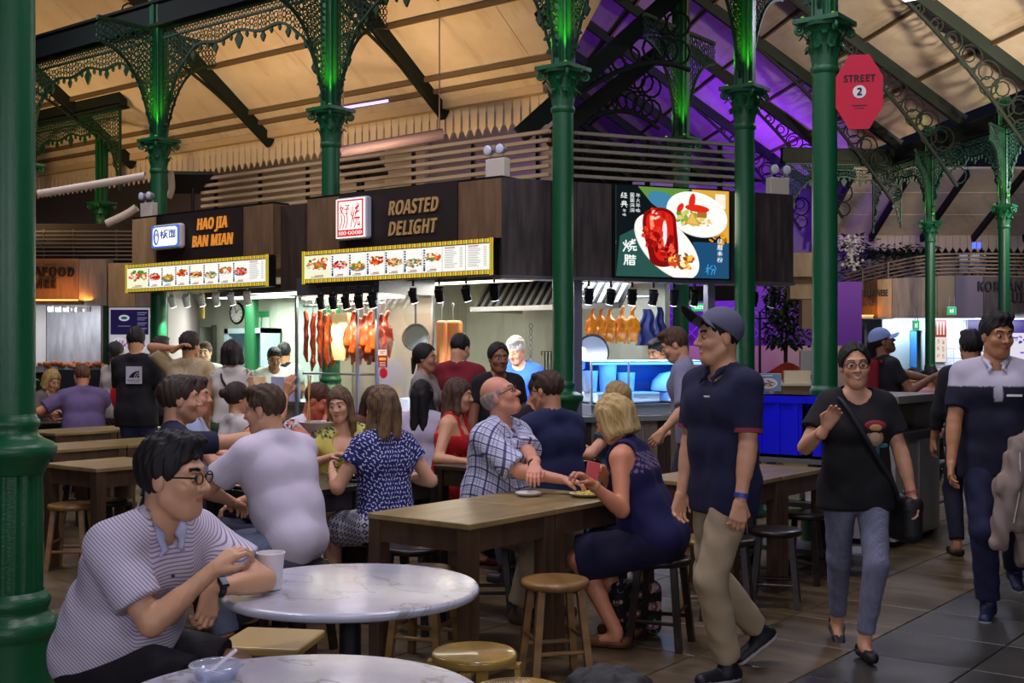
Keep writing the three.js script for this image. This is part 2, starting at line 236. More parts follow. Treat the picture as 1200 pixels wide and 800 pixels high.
function person(c) {
  const q = c.q ?? 1, h = c.h || 1.72, k = h / 1.75, fem = !!c.fem, fat = c.fat || 0, yaw = (c.yaw || 0) * Math.PI / 180, base = W(c.at[0], c.at[1]);
  const o = thing('person', c.label, 'person', base, c.group), cell = CELL[q];
  const fw = (a) => W(Math.sin(a), -Math.cos(a)), lf = (a) => W(Math.cos(a), Math.sin(a)), UP = V(0, 1, 0);
  const F0 = fw(yaw), L0 = lf(yaw), loc = v => v.isVector3 ? v.clone().sub(base) : L0.clone().multiplyScalar(v[0]).addScaledVector(UP, v[1]).addScaledVector(F0, v[2]);
  const hip = c.hip || .53 * h, sit = c.hip && c.hip < .75, Pc = V(0, hip, 0); if (c.off) Pc.add(loc([c.off[0], 0, c.off[1]]));
  const lean = (c.lean || 0) * Math.PI / 180, side = (c.side || 0) * Math.PI / 180, tw = yaw + (c.twist || 0) * Math.PI / 180, Lc = lf(tw), Fc = fw(tw);
  const U = UP.clone().multiplyScalar(Math.cos(lean) * Math.cos(side)).addScaledVector(Fc, Math.sin(lean)).addScaledVector(Lc, Math.sin(side)).normalize();
  const S = Lc.clone().addScaledVector(U, -Lc.dot(U)).normalize(), N = S.clone().cross(U).normalize();
  const tp = (s, u, n) => Pc.clone().addScaledVector(S, s * k).addScaledVector(U, u * k).addScaledVector(N, n * k), hp = (s, u, n) => Pc.clone().addScaledVector(L0, s * k).addScaledVector(UP, u * k).addScaledVector(F0, n * k);
  const sw = (fem ? .158 : .184) + fat * .02, cw = 1 + fat * .25;
  const torso = (e, he = 0) => {
    const R = [], pr = (a, b, ra, rb, kk) => R.push({ a, b, ra: ra * k + e, rb: rb * k + e, k: kk });
    const hr = fem ? .106 : .098, wr = fem ? .078 : .09, cr = fem ? .088 : .099;
    pr(hp(.07 * cw, 0, -.01), hp(-.07 * cw, 0, -.01), hr * cw + he, hr * cw + he, .05); if (he) pr(hp(.085 * cw, -.1, 0), hp(-.085 * cw, -.1, 0), hr * cw + he * .8, hr * cw + he * .8, .05);
    pr(tp(.058 * cw, .17, 0), tp(-.058 * cw, .17, 0), wr * cw, wr * cw, .06);
    for (const s of [1, -1]) { pr(hp(s * .07 * cw, .02, -.01), tp(s * .06 * cw, .17, 0), hr * .93 * cw + he, wr * cw + he * .5, .06); pr(tp(s * .06 * cw, .17, 0), tp(s * .085, .36, 0), wr * cw, cr, .06); pr(tp(s * .085, .36, 0), tp(s * (sw - .045), .455, -.005), cr, .066, .05); pr(tp(s * (sw - .02), .475, -.008), tp(s * .03, .52, -.02), .052, .05, .05); }
    pr(tp(.085, .37, 0), tp(-.085, .37, 0), cr, cr, .05);
    if (fem) for (const s of [1, -1]) pr(tp(s * .07, .325, .085), tp(s * .065, .335, .07), .055, .06, .04);
    if (fat > .3) pr(tp(.04, .13, .05 * fat + .03), tp(-.04, .13, .05 * fat + .03), .1 * cw, .1 * cw, .08);
    return R;
  };
  // head
  const hd = c.head || [0, 0, 0], hy = yaw + hd[0] * Math.PI / 180, hpz = hd[1] * Math.PI / 180, hrl = (hd[2] || 0) * Math.PI / 180;
  const Fh = fw(hy).multiplyScalar(Math.cos(hpz)).addScaledVector(UP, Math.sin(hpz)).normalize(), Lh0 = lf(hy), Uh0 = Fh.clone().cross(Lh0).normalize(), Lh = Lh0.clone().multiplyScalar(Math.cos(hrl)).addScaledVector(Uh0, Math.sin(hrl)), Uh = Fh.clone().cross(Lh).normalize();
  const nb = tp(0, .53, -.015), nd = U.clone().multiplyScalar(.55).addScaledVector(Uh, .6).normalize(), Hc = nb.clone().addScaledVector(nd, .155 * k).addScaledVector(Fh, .022 * k), hs = (c.hs || 1) * (.6 + .4 * k) * (fem ? .97 : 1.02);
  const toH = (x, y, z) => { const dx = x - Hc.x, dy = y - Hc.y, dz = z - Hc.z; return [(dx * Lh.x + dy * Lh.y + dz * Lh.z) / hs, (dx * Uh.x + dy * Uh.y + dz * Uh.z) / hs, (dx * Fh.x + dy * Fh.y + dz * Fh.z) / hs]; };
  const fromH = (x, y, z) => Hc.clone().addScaledVector(Lh, x * hs).addScaledVector(Uh, y * hs).addScaledVector(Fh, z * hs);
  const neckP = [{ a: nb.clone().addScaledVector(U, -.04 * k), b: fromH(0, -.05, -.03), ra: (fem ? .052 : .06) * k, rb: (fem ? .048 : .056) * k, k: .03 }];
  // limbs
  const sh = [tp(sw, .465, -.005), tp(-sw, .465, -.005)], ua = .285 * k, fa = .25 * k, arms = [], hands = [], J = { sh, Hc, fromH, toH, base, o, Pc, tp, hp, hs, k, S, U, N, F0, L0, UP };
  const HT = [c.hl || [.26, hip - .1 * k, .06], c.hr || [-.26, hip - .1 * k, .06]], EH = [c.el || [.5, -.6, -.7], c.er || [-.5, -.6, -.7]], PN = [c.pl || [-1, 0, 0], c.pr || [1, 0, 0]], CU = [c.cl ?? .45, c.cr ?? .45];
  J.wr = []; J.elb = []; J.hd = [];
  const armP = (e, t1) => { const R = []; for (let i = 0; i < 2; i++) { const [el, w] = [J.elb[i], J.wr[i]]; if (t1 === undefined) { R.push({ a: sh[i], b: el, ra: .05 * k * (1 + fat * .15) + e, rb: .041 * k + e, k: .03 }); R.push({ a: el, b: w, ra: .041 * k + e, rb: .027 * k + e, k: .015 }); R.push({ a: el.clone().lerp(w, .2), b: el.clone().lerp(w, .45), ra: .041 * k + e, rb: .034 * k + e, k: .02 }); }
    else { const t = Math.min(1, t1); if (t > 0) R.push({ a: sh[i], b: sh[i].clone().lerp(el, t), ra: .05 * k * (1 + fat * .15) + Math.min(e, .016), rb: (.05 - .006 * t) * k + e, k: .03, cut: t1 <= 1 }); if (t1 > 1) R.push({ a: el, b: el.clone().lerp(w, t1 - 1), ra: .044 * k + e, rb: .034 * k + e, k: .02, cut: true }); } } return R; };
  for (let i = 0; i < 2; i++) { const [el, w] = ik(sh[i], loc(HT[i]), ua, fa, loc(EH[i]).add(HT[i].isVector3 && !EH[i].isVector3 ? V(0, 0, 0) : V(0, 0, 0))); J.elb.push(el); J.wr.push(w); const d = w.clone().sub(el).normalize(); const hdv = (i ? c.dr : c.dl) ? loc(i ? c.dr : c.dl).normalize() : d; J.hd.push(hdv); hands.push(handPrims(w, hdv, loc(PN[i]), i === 0, CU[i], k)); }
  const th = .425 * k, sn = .43 * k, FT = [c.fl || [.1, .085 * k, .0], c.fr || [-.1, .085 * k, 0]], hj = [hp(.088, -.03, 0), hp(-.088, -.03, 0)], kn = [], an = [], KH = [c.kl || [.12, .1, 1], c.kr || [-.12, .1, 1]];
  for (let i = 0; i < 2; i++) { const [a, b] = ik(hj[i], loc(FT[i]), th, sn, loc(KH[i])); kn.push(a); an.push(b); } J.kn = kn; J.an = an;
  const legP = (e, len = 2, cut = false) => { const R = []; for (let i = 0; i < 2; i++) { const t = Math.min(1, len); R.push({ a: hj[i], b: hj[i].clone().lerp(kn[i], t), ra: .084 * k * cw + e, rb: (.084 * cw - .027 * t) * k + e, k: .04, cut: cut && len <= 1 }); if (len > 1) { const s = an[i].clone().sub(kn[i]), bk = F0.clone().multiplyScalar(-.012 * k); R.push({ a: kn[i], b: kn[i].clone().addScaledVector(s, len - 1), ra: .056 * k + e, rb: .038 * k + e + (cut ? e * .5 : 0), k: .03, cut }); if (len > 1.4) R.push({ a: kn[i].clone().addScaledVector(s, .2).add(bk), b: kn[i].clone().addScaledVector(s, .5).add(bk), ra: .05 * k + e * .8, rb: .04 * k + e * .8, k: .03 }); } } return R; };
  const foot = []; const FD = [c.dfl || [.12, 0, 1], c.dfr || [-.12, 0, 1]];
  for (let i = 0; i < 2; i++) { const ff = loc(FD[i]).normalize(), fu = UP.clone().addScaledVector(ff, -ff.y).normalize(); foot.push([ff, fu]); }
  // --- body mesh: body, head and hands merged
  const bp = [...torso(0), ...neckP, ...armP(0), ...legP(0)]; if (c.flats) for (let i = 0; i < 2; i++) { const [ff, fu] = foot[i]; bp.push({ a: an[i].clone().addScaledVector(fu, -.04 * k), b: an[i].clone().addScaledVector(fu, -.055 * k).addScaledVector(ff, .13 * k), ra: .034 * k, rb: .022 * k, k: .03 }); }
  const bf = field(bp), [bl, bh] = bounds(bp, .02), parts = [surf(bf, bl, bh, cell[0])];
  const skin = lin(c.skin || 0xd9a982), lipc = skin.map((v, i) => v * (fem ? [.85, .36, .38] : [.82, .52, .5])[i]), browc = lin(c.hair || 0x1c1410).map(v => v * .8), wht = [.75, .73, .7], iris = [.02, .015, .01], sk2 = skin.map((v, i) => v * [1.0, .9, .88][i]);
  const bodyCol = () => skin; paint(parts[0], bodyCol);
  { const nf = field(neckP), f = (x, y, z) => { const p = toH(x, y, z); return smin(headField(p[0], p[1], p[2], fem, c.smile) * hs, nf(x, y, z), .02); };
    const g = surf(f, [Hc.x - .15, Hc.y - .17, Hc.z - .15], [Hc.x + .15, Hc.y + .16, Hc.z + .15], cell[1]);
    paint(g, (x, y, z) => { const p = toH(x, y, z), X = Math.abs(p[0]), Y = p[1], Z = p[2]; const ey = Math.hypot(X - .031, Y - .008, Z - .0775);
      if (ey < .0152 && Z > .082 && Math.abs(Y - .007) < (c.smile ? .0045 : .0056)) return Math.abs(X - .0305) < .0075 ? iris : wht;
      if (ey < .0175 && Z > .08) return sk2.map(v => v * .55);
      const mw = c.smile ? .027 : .021, my = -.0605 + (c.smile ? X * .22 : 0); if (Z > .07 && X < mw && Math.abs(Y - my) < .0105 - X * .28) return c.smile && Math.abs(Y - my) < .004 && X < .019 ? [.8, .77, .72] : lipc;
      if (Z > .05 && X > .013 && X < .05 && Math.abs(Y - (.035 - Math.abs(X - .034) * .18)) < (fem ? .0038 : .0055)) return browc;
      if (c.beard && Y < -.025 && Z > -.03 && !(X < .02 && Y > -.045)) return mix(skin, browc, c.beard); 
      if (c.scalp && Y > .075) return skin; return skin; });
    parts.push(g); }
  for (const hpms of hands) { const f = field(hpms), [lo, hi] = bounds(hpms, .01); const g = surf(f, lo, hi, cell[2]); paint(g, () => skin); parts.push(g); }
  for (const g of parts) setUV(g, (x, y, z) => [x + z, y]);
  mesh('body', mergeGeometries(parts), skinM, o);
  // --- clothes
  const tor = (x, y, z) => { const dx = x - Pc.x, dy = y - Pc.y, dz = z - Pc.z; return [(dx * S.x + dy * S.y + dz * S.z) / k, (dx * U.x + dy * U.y + dz * U.z) / k, (dx * N.x + dy * N.y + dz * N.z) / k]; };
  const flip = Math.cos(tw) < 0 ? -1 : 1, tuv = (x, y, z) => { const [s, u, n] = tor(x, y, z); return [Math.atan2(s, n * flip) * .16, u - .75 * Math.max(0, Math.abs(s) - .09)]; };
  const fold = (x, y, z, a) => a * .6 * (Math.sin(x * 38 + y * 17 + Math.sin(y * 23 + z * 11) * 2) * .6 + Math.sin(z * 43 - y * 26 + Math.sin(x * 19) * 2) * .6 + Math.sin((x + z) * 20 + y * 55 + Math.sin(x * 31) * 1.5) * .5);
  const T = c.top, Bt = c.bottom;
  if (Bt) {
    const e = Bt.fit ?? .014, he = Math.min(e, .008), cl = lin(Bt.col), up = Bt.rise ?? (sit ? .07 : .08), hips = [{ a: hp(.07 * cw, 0, -.01), b: hp(-.07 * cw, 0, -.01), ra: (fem ? .106 : .098) * cw * k + he, rb: (fem ? .106 : .098) * cw * k + he, k: .05 }, { a: hp(.05 * cw, .07, -.005), b: hp(-.05 * cw, .07, -.005), ra: .092 * cw * k + he, rb: .092 * cw * k + he, k: .05 }];
    let pr, f, f2; const len = Bt.len ?? 1.92;
    if (Bt.skirt) { pr = [...hips]; const fl = Bt.flare ?? .03, t = Math.min(1, len); const ends = [0, 1].map(i => hj[i].clone().lerp(kn[i], t)); for (let i = 0; i < 2; i++) { pr.push({ a: hj[i], b: ends[i], ra: .09 * k + e, rb: .07 * k + e + fl, k: .1, cut: len <= 1 }); if (len > 1) pr.push({ a: ends[i], b: ends[i].clone().lerp(an[i], len - 1), ra: .07 * k + e + fl, rb: .07 * k + fl * 1.6, k: .1, cut: true }); } const mid = ends[0].clone().add(ends[1]).multiplyScalar(.5); pr.push({ a: hp(0, -.03, 0), b: mid, ra: .09 * k, rb: .06 * k, k: .1, cut: true }); }
    else pr = [...hips, ...legP(e, len, true)];
    f = field(pr); f2 = (x, y, z) => Math.max(f(x, y, z), y - (Pc.y + up * k)) + fold(x, y, z, Bt.fold ?? .0022);
    const [lo, hi] = bounds(pr, .02), g = surf(f2, lo, hi, cell[0]); const cf = Bt.colf; paint(g, (x, y, z) => cf ? lin(cf(...tor(x, y, z))) : cl); setUV(g, (x, y, z) => [x + z * .6, y + z * .3]);
    mesh(Bt.name || (Bt.skirt ? 'skirt' : len < 1.3 ? 'shorts' : 'trousers'), g, clothMat(Bt.tex), o);
  }
  if (T) {
    const e = T.fit ?? .014, cl = lin(T.col), pr = [...torso(e, sit || Bt?.rise ? 0 : fem ? .003 : .012), ...armP(e + (T.loose || 0), T.sleeve ?? .62)], f = field(pr), nr = (T.neck ?? .072) * k, nc = tp(0, .545, T.vee ?? .012), hem = T.hem ?? -.09, v2 = T.deep ? tp(0, .45, .14) : null;
    const hemP = hp(0, hem, 0);
    const f2 = (x, y, z) => { let d = f(x, y, z) + fold(x, y, z, T.fold ?? .0028); d = Math.max(d, nr - Math.hypot(x - nc.x, y - nc.y, z - nc.z)); if (v2) d = Math.max(d, T.deep - Math.hypot(x - v2.x, y - v2.y, z - v2.z)); if (T.strap) { const [s, u] = tor(x, y, z); d = Math.max(d, Math.min(u - T.strap, Math.abs(Math.abs(s) - .085) - .022)); } if (T.armhole) for (const q2 of sh) d = Math.max(d, T.armhole * k - Math.hypot(x - q2.x, (y - q2.y) * .8, z - q2.z)); return Math.max(d, hemP.y - y); };
    const [lo, hi] = bounds(pr, .02), g = surf(f2, lo, hi, cell[0]); const cf = T.colf; paint(g, (x, y, z) => cf ? lin(cf(...tor(x, y, z), x, y, z)) : cl); setUV(g, tuv);
    mesh(T.name || 'shirt', g, clothMat(T.tex), o);
    if (T.collar) { const cp = []; for (let i = 0; i <= 10; i++) { const a = (i / 10 - .5) * 5.2 + Math.PI; cp.push({ s: Math.sin(a) * .068, n: Math.cos(a) * .066 - .008 }); } const R = []; for (let i = 0; i < 10; i++) { const u = j => .545 + (-.035) * Math.max(0, cp[j].n) / .06 + .012; R.push({ a: tp(cp[i].s, u(i), cp[i].n), b: tp(cp[i + 1].s, u(i + 1), cp[i + 1].n), ra: .013 * k, rb: .013 * k, k: .012 }); } for (const s of [1, -1]) R.push({ a: tp(s * .052, .535, .045), b: tp(s * .034, .5, .082), ra: .015 * k, rb: .009, k: .012 }, { a: tp(s * .034, .5, .082), b: tp(s * .05, .478, .09), ra: .009, rb: .005, k: .01 });
      const [l2, h2] = bounds(R, .01), gc = surf(field(R), l2, h2, cell[1] * 1.3); paint(gc, () => lin(T.collar)); setUV(gc, tuv); mesh('collar', gc, clothMat(null), o); }
  }
  // --- hair
  if (c.hairStyle !== 'none') {
    const hf = hairField(c.hairStyle || 'short', c.vol ?? .008), f = (x, y, z) => { const p = toH(x, y, z); return hf(p[0], p[1], p[2]) * hs; }, lng = { long: .34, mid: .22, bob: .15, tied: .16 }[c.hairStyle] || .12;
    const lo = [Hc.x - .2, Hc.y - lng - .06, Hc.z - .2], hi = [Hc.x + .2, Hc.y + .2, Hc.z + .2], g = surf(f, lo, hi, cell[1]), hc = lin(c.hair || 0x1c1410), hc2 = lin(c.hair2 || c.hair || 0x1c1410).map(v => v * (c.hair2 ? 1 : 1.35));
    paint(g, (x, y, z) => { const p = toH(x, y, z), t = .5 + .22 * Math.sin(p[0] * 330 + p[2] * 250 + Math.sin(p[1] * 40) * 2) + .28 * Math.sin(p[0] * 95 - p[2] * 120 + Math.sin(p[1] * 25 + p[0] * 60) * 1.6); return mix(hc, hc2, t * .6 + Math.max(0, Math.min(.35, -p[1] * 1.6))); }); setUV(g, (x, y, z) => [x + z, y]);
    mesh('hair', g, hairMat(0), o);
  }
  // --- shoes
  if (c.shoe !== null) for (let i = 0; i < 2; i++) {
    const [ff, fu] = foot[i], A0 = an[i], H = .085 * k, pr = [{ a: A0.clone().addScaledVector(fu, -.05 * k).addScaledVector(ff, -.035 * k), b: A0.clone().addScaledVector(fu, -.06 * k).addScaledVector(ff, .15 * k), ra: .042 * k, rb: .036 * k, k: .03 }, { a: A0.clone().addScaledVector(fu, -.045 * k), b: A0.clone().addScaledVector(fu, c.flats ? -.05 * k : -.005), ra: .04 * k, rb: .046 * k, k: .03 }], f = field(pr);
    const dt = (x, y, z) => (x - A0.x) * fu.x + (y - A0.y) * fu.y + (z - A0.z) * fu.z, ta = (x, y, z) => (x - A0.x) * ff.x + (y - A0.y) * ff.y + (z - A0.z) * ff.z;
    const f2 = (x, y, z) => { let d = Math.max(f(x, y, z), -(dt(x, y, z) + H)); if (c.flats) { const t = ta(x, y, z); d = Math.max(d, dt(x, y, z) + (t > .085 || t < -.04 ? .03 : .055) * k); } return d; };
    const [lo, hi] = bounds(pr, .012), g = surf(f2, lo, hi, cell[1] * 1.4), sc = lin(c.shoe || 0x1a1a1c), sl = lin(c.sole || c.shoe || 0x1a1a1c); paint(g, (x, y, z) => dt(x, y, z) < -H + .022 * k ? sl : sc); setUV(g, (x, y, z) => [x + z, y]); mesh('shoe', g, clothMat(null, .5), o);
  }
  o.userData.joints = undefined; delete o.userData.joints; return J;
}
// --- small things worn
const toL = (J, p) => p;                                       // joints are already relative to the person's base
function glasses(J, col = 0x111111, r = .022, lens = true) {
  const g = new GB(), q = new THREE.Quaternion().setFromRotationMatrix(new THREE.Matrix4().makeBasis(J.fromH(1, 0, 0).sub(J.Hc).normalize(), J.fromH(0, 1, 0).sub(J.Hc).normalize(), J.fromH(0, 0, 1).sub(J.Hc).normalize())), m = new THREE.Matrix4();
  for (const s of [1, -1]) { const t = new THREE.TorusGeometry(r, .0025, 5, 16); t.scale(1.1, .85, 1); g.add(t, m.compose(J.fromH(s * .032, .006, .101), q, V(1, 1, 1)).clone()); g.rod(J.fromH(s * .056, .01, .1), J.fromH(s * .077, .012, -.01), .0028, .0028, 5); }
  g.rod(J.fromH(-.01, .01, .106), J.fromH(.01, .01, .106), .0022, .0022, 5); g.to('glasses', M(col, .3, .2), J.o);
}
function wristBand(J, i, col, w = .022, screen) { const d = J.hd[i], c0 = J.wr[i].clone().addScaledVector(J.wr[i].clone().sub(J.elb[i]).normalize(), -.03), dd = J.wr[i].clone().sub(J.elb[i]).normalize(); const g = new GB(); g.rod(c0.clone().addScaledVector(dd, -w / 2), c0.clone().addScaledVector(dd, w / 2), .034, .033, 14); const b = g.to('wrist_band', M(col, .4), J.o); if (screen) { const n = screen.clone().addScaledVector(dd, -screen.dot(dd)).normalize(), p = c0.clone().addScaledVector(n, .033); const bx = new RoundedBoxGeometry(.036, .04, .012, 2, .005), x = dd.clone(), z = n, y = z.clone().cross(x); bx.applyMatrix4(new THREE.Matrix4().makeBasis(x, y, z).setPosition(p)); mesh('watch_case', bx, M(0x0c0c10, .25), J.o); const s2 = new THREE.BoxGeometry(.024, .026, .003).applyMatrix4(new THREE.Matrix4().makeBasis(x, y, z).setPosition(p.clone().addScaledVector(n, .006))); mesh('watch_face', s2, M(0x8fa4ac, .15), J.o); } return b; }
function capHat(J, col, brim, tilt = 0) {
  const f = (x, y, z) => { const p = J.toH(x, y, z); const yy = p[1] + p[2] * tilt; let d = Math.max(ell(p[0], p[1], p[2], 0, .05, -.014, .09, .1, .112), .035 - yy); const br = Math.max(Math.abs(yy - .043 - p[0] * p[0] * -4 + .0) - .004, Math.hypot(p[0] * .95, Math.max(0, p[2] - .095) * 1) - .083, .05 - p[2]); return Math.min(d, br) * J.hs; };
  const g = surf(f, [J.Hc.x - .25, J.Hc.y - .15, J.Hc.z - .25], [J.Hc.x + .25, J.Hc.y + .25, J.Hc.z + .25], .0045, 1.6), a = lin(col), b = lin(brim); paint(g, (x, y, z) => { const p = J.toH(x, y, z); return p[2] > .1 ? b : a; }); setUV(g, (x, y, z) => [x + z, y]); mesh('cap', g, clothMat(null), J.o);
}
function strap(J, pts, col, r = .012, name = 'strap') { new GB().tube(pts, r, 6).to(name, M(col, .7), J.o); }
// ---- lamps of the hall, unseen, placed to light the diners and roof slopes
const WARM = 0xf6ecff, AMBER = 0xffcc92, COOL = 0xe8f0ff, VIO = 0x7a2bff;
function poled(o, p, y0) { const g = new GB().rod(V(0, y0 - p.y, 0), V(0, -.02, 0), .02); const m = mesh('pole', g.geo(), M(0x22261f, .5, .4), o); m.quaternion.copy(o.quaternion).invert(); }
for (const [x, b, pw, t] of [[-2.2, 2.2, 46, 'over the marble tables'], [-6.2, 3.4, 56, 'over the white shirted diners'], [-3.9, 5.6, 46, 'over the long wooden table'], [-9, 5.6, 44, 'over the empty wooden tables'], [-1.2, 6.4, 40, 'over the street strip'], [-12.5, 6.6, 45, 'over the noodle stall queue']])
  areaLamp('unseen_ceiling_lamp', 'unseen square hall lamp hung ' + t, V(x, 6.6, -b), V(x, 0, -b), .7, .7, WARM, pw, 'square hall lamps');  // out of view overhead, lighting the tables and seated people
for (const [x, b, tx, tb, c, pw, t, y0] of [[-12.4, 9.4, -14, 11.2, AMBER, 95, 'behind the noodle sign', 2.46], [-9.8, 9.8, -10.2, 11.4, AMBER, 85, 'behind the roast sign', 2.46], [-17, 9.2, -17.5, 11, AMBER, 85, 'left of the noodle stall', 0]])
  poled(areaLamp('unseen_flood_lamp', 'unseen amber flood lamp on a pole ' + t, V(x, 3.7, -b), V(tx, 6, -tb), .5, .25, c, pw, 'unseen roof flood lamps', 3), V(x, 3.7, -b), y0);  // out of view, placed to light the left roof slope
for (const [X, d, y, tX, td, ty, c, pw, n, t] of [[8.8, 15, 4.2, 7.2, 20.5, 6.8, 0xffe6d0, 680, 'unseen_flood_lamp', 'unseen warm flood lamp on a pole at the cuisine side of the street'], [6.6, 10.4, 4.4, 6.2, 21.5, 7.4, 0xffe6d0, 1700, 'unseen_flood_lamp', 'unseen warm flood lamp on a pole near the street'], [10.2, 22.6, 3.9, 6, 26, 7.2, 0xffdccc, 420, 'unseen_flood_lamp', 'unseen warm flood lamp on a pole beside the tiled cuisine stall'], [5.22, 27, 4.4, 5.0, 29.5, 7.4, VIO, 260, 'unseen_violet_lamp', 'unseen violet flood lamp on a pole deep under the right roof slope']])
  poled(areaLamp(n, t, W(X, d, y), W(tX, td, ty), .6, .4, c, pw, n === 'unseen_flood_lamp' ? 'unseen roof flood lamps' : 'unseen violet flood lamps', 3, n === 'unseen_flood_lamp' ? .62 : 0), W(X, d, y), 0);  // out of view; warm ones light the right roof, the violet one its depth
// unseen light panels behind the camera, lighting faces from the front
for (const [X, w, t] of [[-4.6, 2.6, 'left'], [.4, 3.2, 'middle'], [4.8, 2.6, 'right']]) {
  const p = W(X, -3.2, 2.7), o = areaLamp('unseen_front_panel', 'unseen light panel behind the camera lighting the diners, ' + t + ' one of three', p, W(X * .6, 9, 1.0), w, .8, 0xf4ecff, 8, 'unseen light panels behind the camera', 2); poled(o, p, 0);
}
// ---- materials of the hall
const paintGreen = new THREE.MeshPhysicalMaterial({ color: 0x085a31, roughness: .42, clearcoat: .22, clearcoatRoughness: .3, side: THREE.DoubleSide, bumpMap: dtex(128, 128, (u, v) => { const n = fb(u, v, 16, 16, 5); return [n, n, n]; }, .25, false), bumpScale: .0015 });
const ironGreen = M(0x0e3d23, .6, 0, {});
const ironDark = M(0x06180f, .85, 0);
const roofTex = dtex(256, 256, (u, v) => { const n = fb(u, v, 4, 4, 31), s = fb(u, v, 16, 2, 33, 3); return mix(hex(0xe6dcc2), hex(0xc9b690), Math.max(0, n * 1.2 - .35) + (s > .62 ? .25 : 0)); }, 2);
const roofM = new THREE.MeshStandardMaterial({ map: roofTex, roughness: .75, side: THREE.DoubleSide });
const roofTrim = M(0xc9b48a, .7);
const steel = M(0xb4b8bc, .28, .9), steelDull = M(0x8d9092, .4, .8), blackMetal = M(0x15161a, .45, .5), white = M(0xe8e8e4, .5);
const dkWood = new THREE.MeshStandardMaterial({ map: woodTex(0x2c2420, 0x564334, 3), roughness: .55, side: THREE.DoubleSide });
const midWood = new THREE.MeshStandardMaterial({ map: woodTex(0x5d4630, 0x8a6a46, 5), roughness: .6, side: THREE.DoubleSide });
const paleWood = new THREE.MeshStandardMaterial({ map: woodTex(0xa38355, 0xc9a878, 6), roughness: .6, side: THREE.DoubleSide });
const greyWood = new THREE.MeshStandardMaterial({ map: woodTex(0x74685a, 0xa0937f, 7), roughness: .6, side: THREE.DoubleSide });
const nightWood = new THREE.MeshStandardMaterial({ map: woodTex(0x2b2624, 0x5a5350, 8), roughness: .5, side: THREE.DoubleSide });
// ---- floor: stone-look tiles laid square to the colonnade, a dark street strip to the right
const floorO = struct('floor', 'glossy brown stone-look tiled floor with a dark grey street strip');
{
  const base = BX(-34, -.12, -44, 12, -.012, 6); mesh('screed', base, M(0x1c1813, .8), floorO);
  const tb = dtex(512, 512, (u, v) => { const n = fb(u, v, 3, 12, 41, 5), s = fb(u, v, 6, 40, 47, 3), l = fb(u, v, 4, 4, 44, 3); return mix(mix(hex(0x50432e), hex(0x7f6c49), n * 1.5 - .3), hex(0x2c2519), Math.max(0, s * .9 - .35) + Math.max(0, .45 - l) * .8); }, 2.4);
  const tg = dtex(256, 256, (u, v) => { const n = fb(u, v, 6, 6, 51, 5); return mix(hex(0x33332f), hex(0x4a4943), n * 1.4 - .2); }, 2.4);
  const rgh = dtex(256, 256, (u, v) => { const n = fb(u, v, 5, 5, 61, 4); const r = .2 + n * .35; return [r, r, r]; }, 2.4, false);
  const mb = new THREE.MeshStandardMaterial({ map: tb, roughnessMap: rgh, roughness: 1 }), mg = new THREE.MeshStandardMaterial({ map: tg, roughnessMap: rgh, roughness: 1 });
  const s = .6, gap = .003;
  const tile = (du, dv) => { const w = s / 2 - gap, c = .004, p = [[-w, -w], [w, -w], [w, w], [-w, w]]; const pos = [], uv = []; const add = (a) => { for (const [x, y, z] of a) { pos.push(x, y, z); uv.push(x + du, z + dv); } };
    const t = p.map(([x, z]) => [x * (1 - c / w), 0, z * (1 - c / w)]), m = p.map(([x, z]) => [x, -c, z]), b = p.map(([x, z]) => [x, -.012, z]);
    add([t[0], t[2], t[1], t[0], t[3], t[2]]); for (let i = 0; i < 4; i++) { const j = (i + 1) % 4; add([t[i], t[j], m[j], t[i], m[j], m[i], m[i], m[j], b[j], m[i], b[j], b[i]]); }
    const g = new THREE.BufferGeometry(); g.setAttribute('position', new THREE.Float32BufferAttribute(pos, 3)); g.setAttribute('uv', new THREE.Float32BufferAttribute(uv, 2)); g.computeVertexNormals(); return g; };
  const vb = []; for (let i = 0; i < 8; i++) vb.push(tile(rnd() * 2.4, rnd() * 2.4));
  const all = [];
  for (let i = -44; i < 20; i++) for (let j = 0; j < 62; j++) {
    const x = -2.42 + (i + .5) * s, z = -(j + .5) * s, d = -(ST * x) - CT * z, X = CT * x - ST * z; // camera depth and right
    const dd = -ST * x + CT * -z, xx = CT * x + ST * -z; if (dd < 2.2 || Math.abs(xx / dd) > .52 || dd > 34) continue;
    all.push([x, z, dd, i >= 0, (i * 7 + j * 3 + 400) % 8]);
  }
  all.sort((a, b) => a[2] - b[2]);
  const rb = new GB(), rg = new GB();
  all.forEach(([x, z, dd, dark, v], k) => { if (k < 300) { const m = mesh('floor_tile', vb[v], dark ? mg : mb, floorO); m.position.set(x, 0, z); } else (dark ? rg : rb).add(vb[v].clone().translate(x, 0, z)); });
  rb.to('far_floor_tile', mb, floorO, 'stuff'); rg.to('far_street_tile', mg, floorO, 'stuff');
}
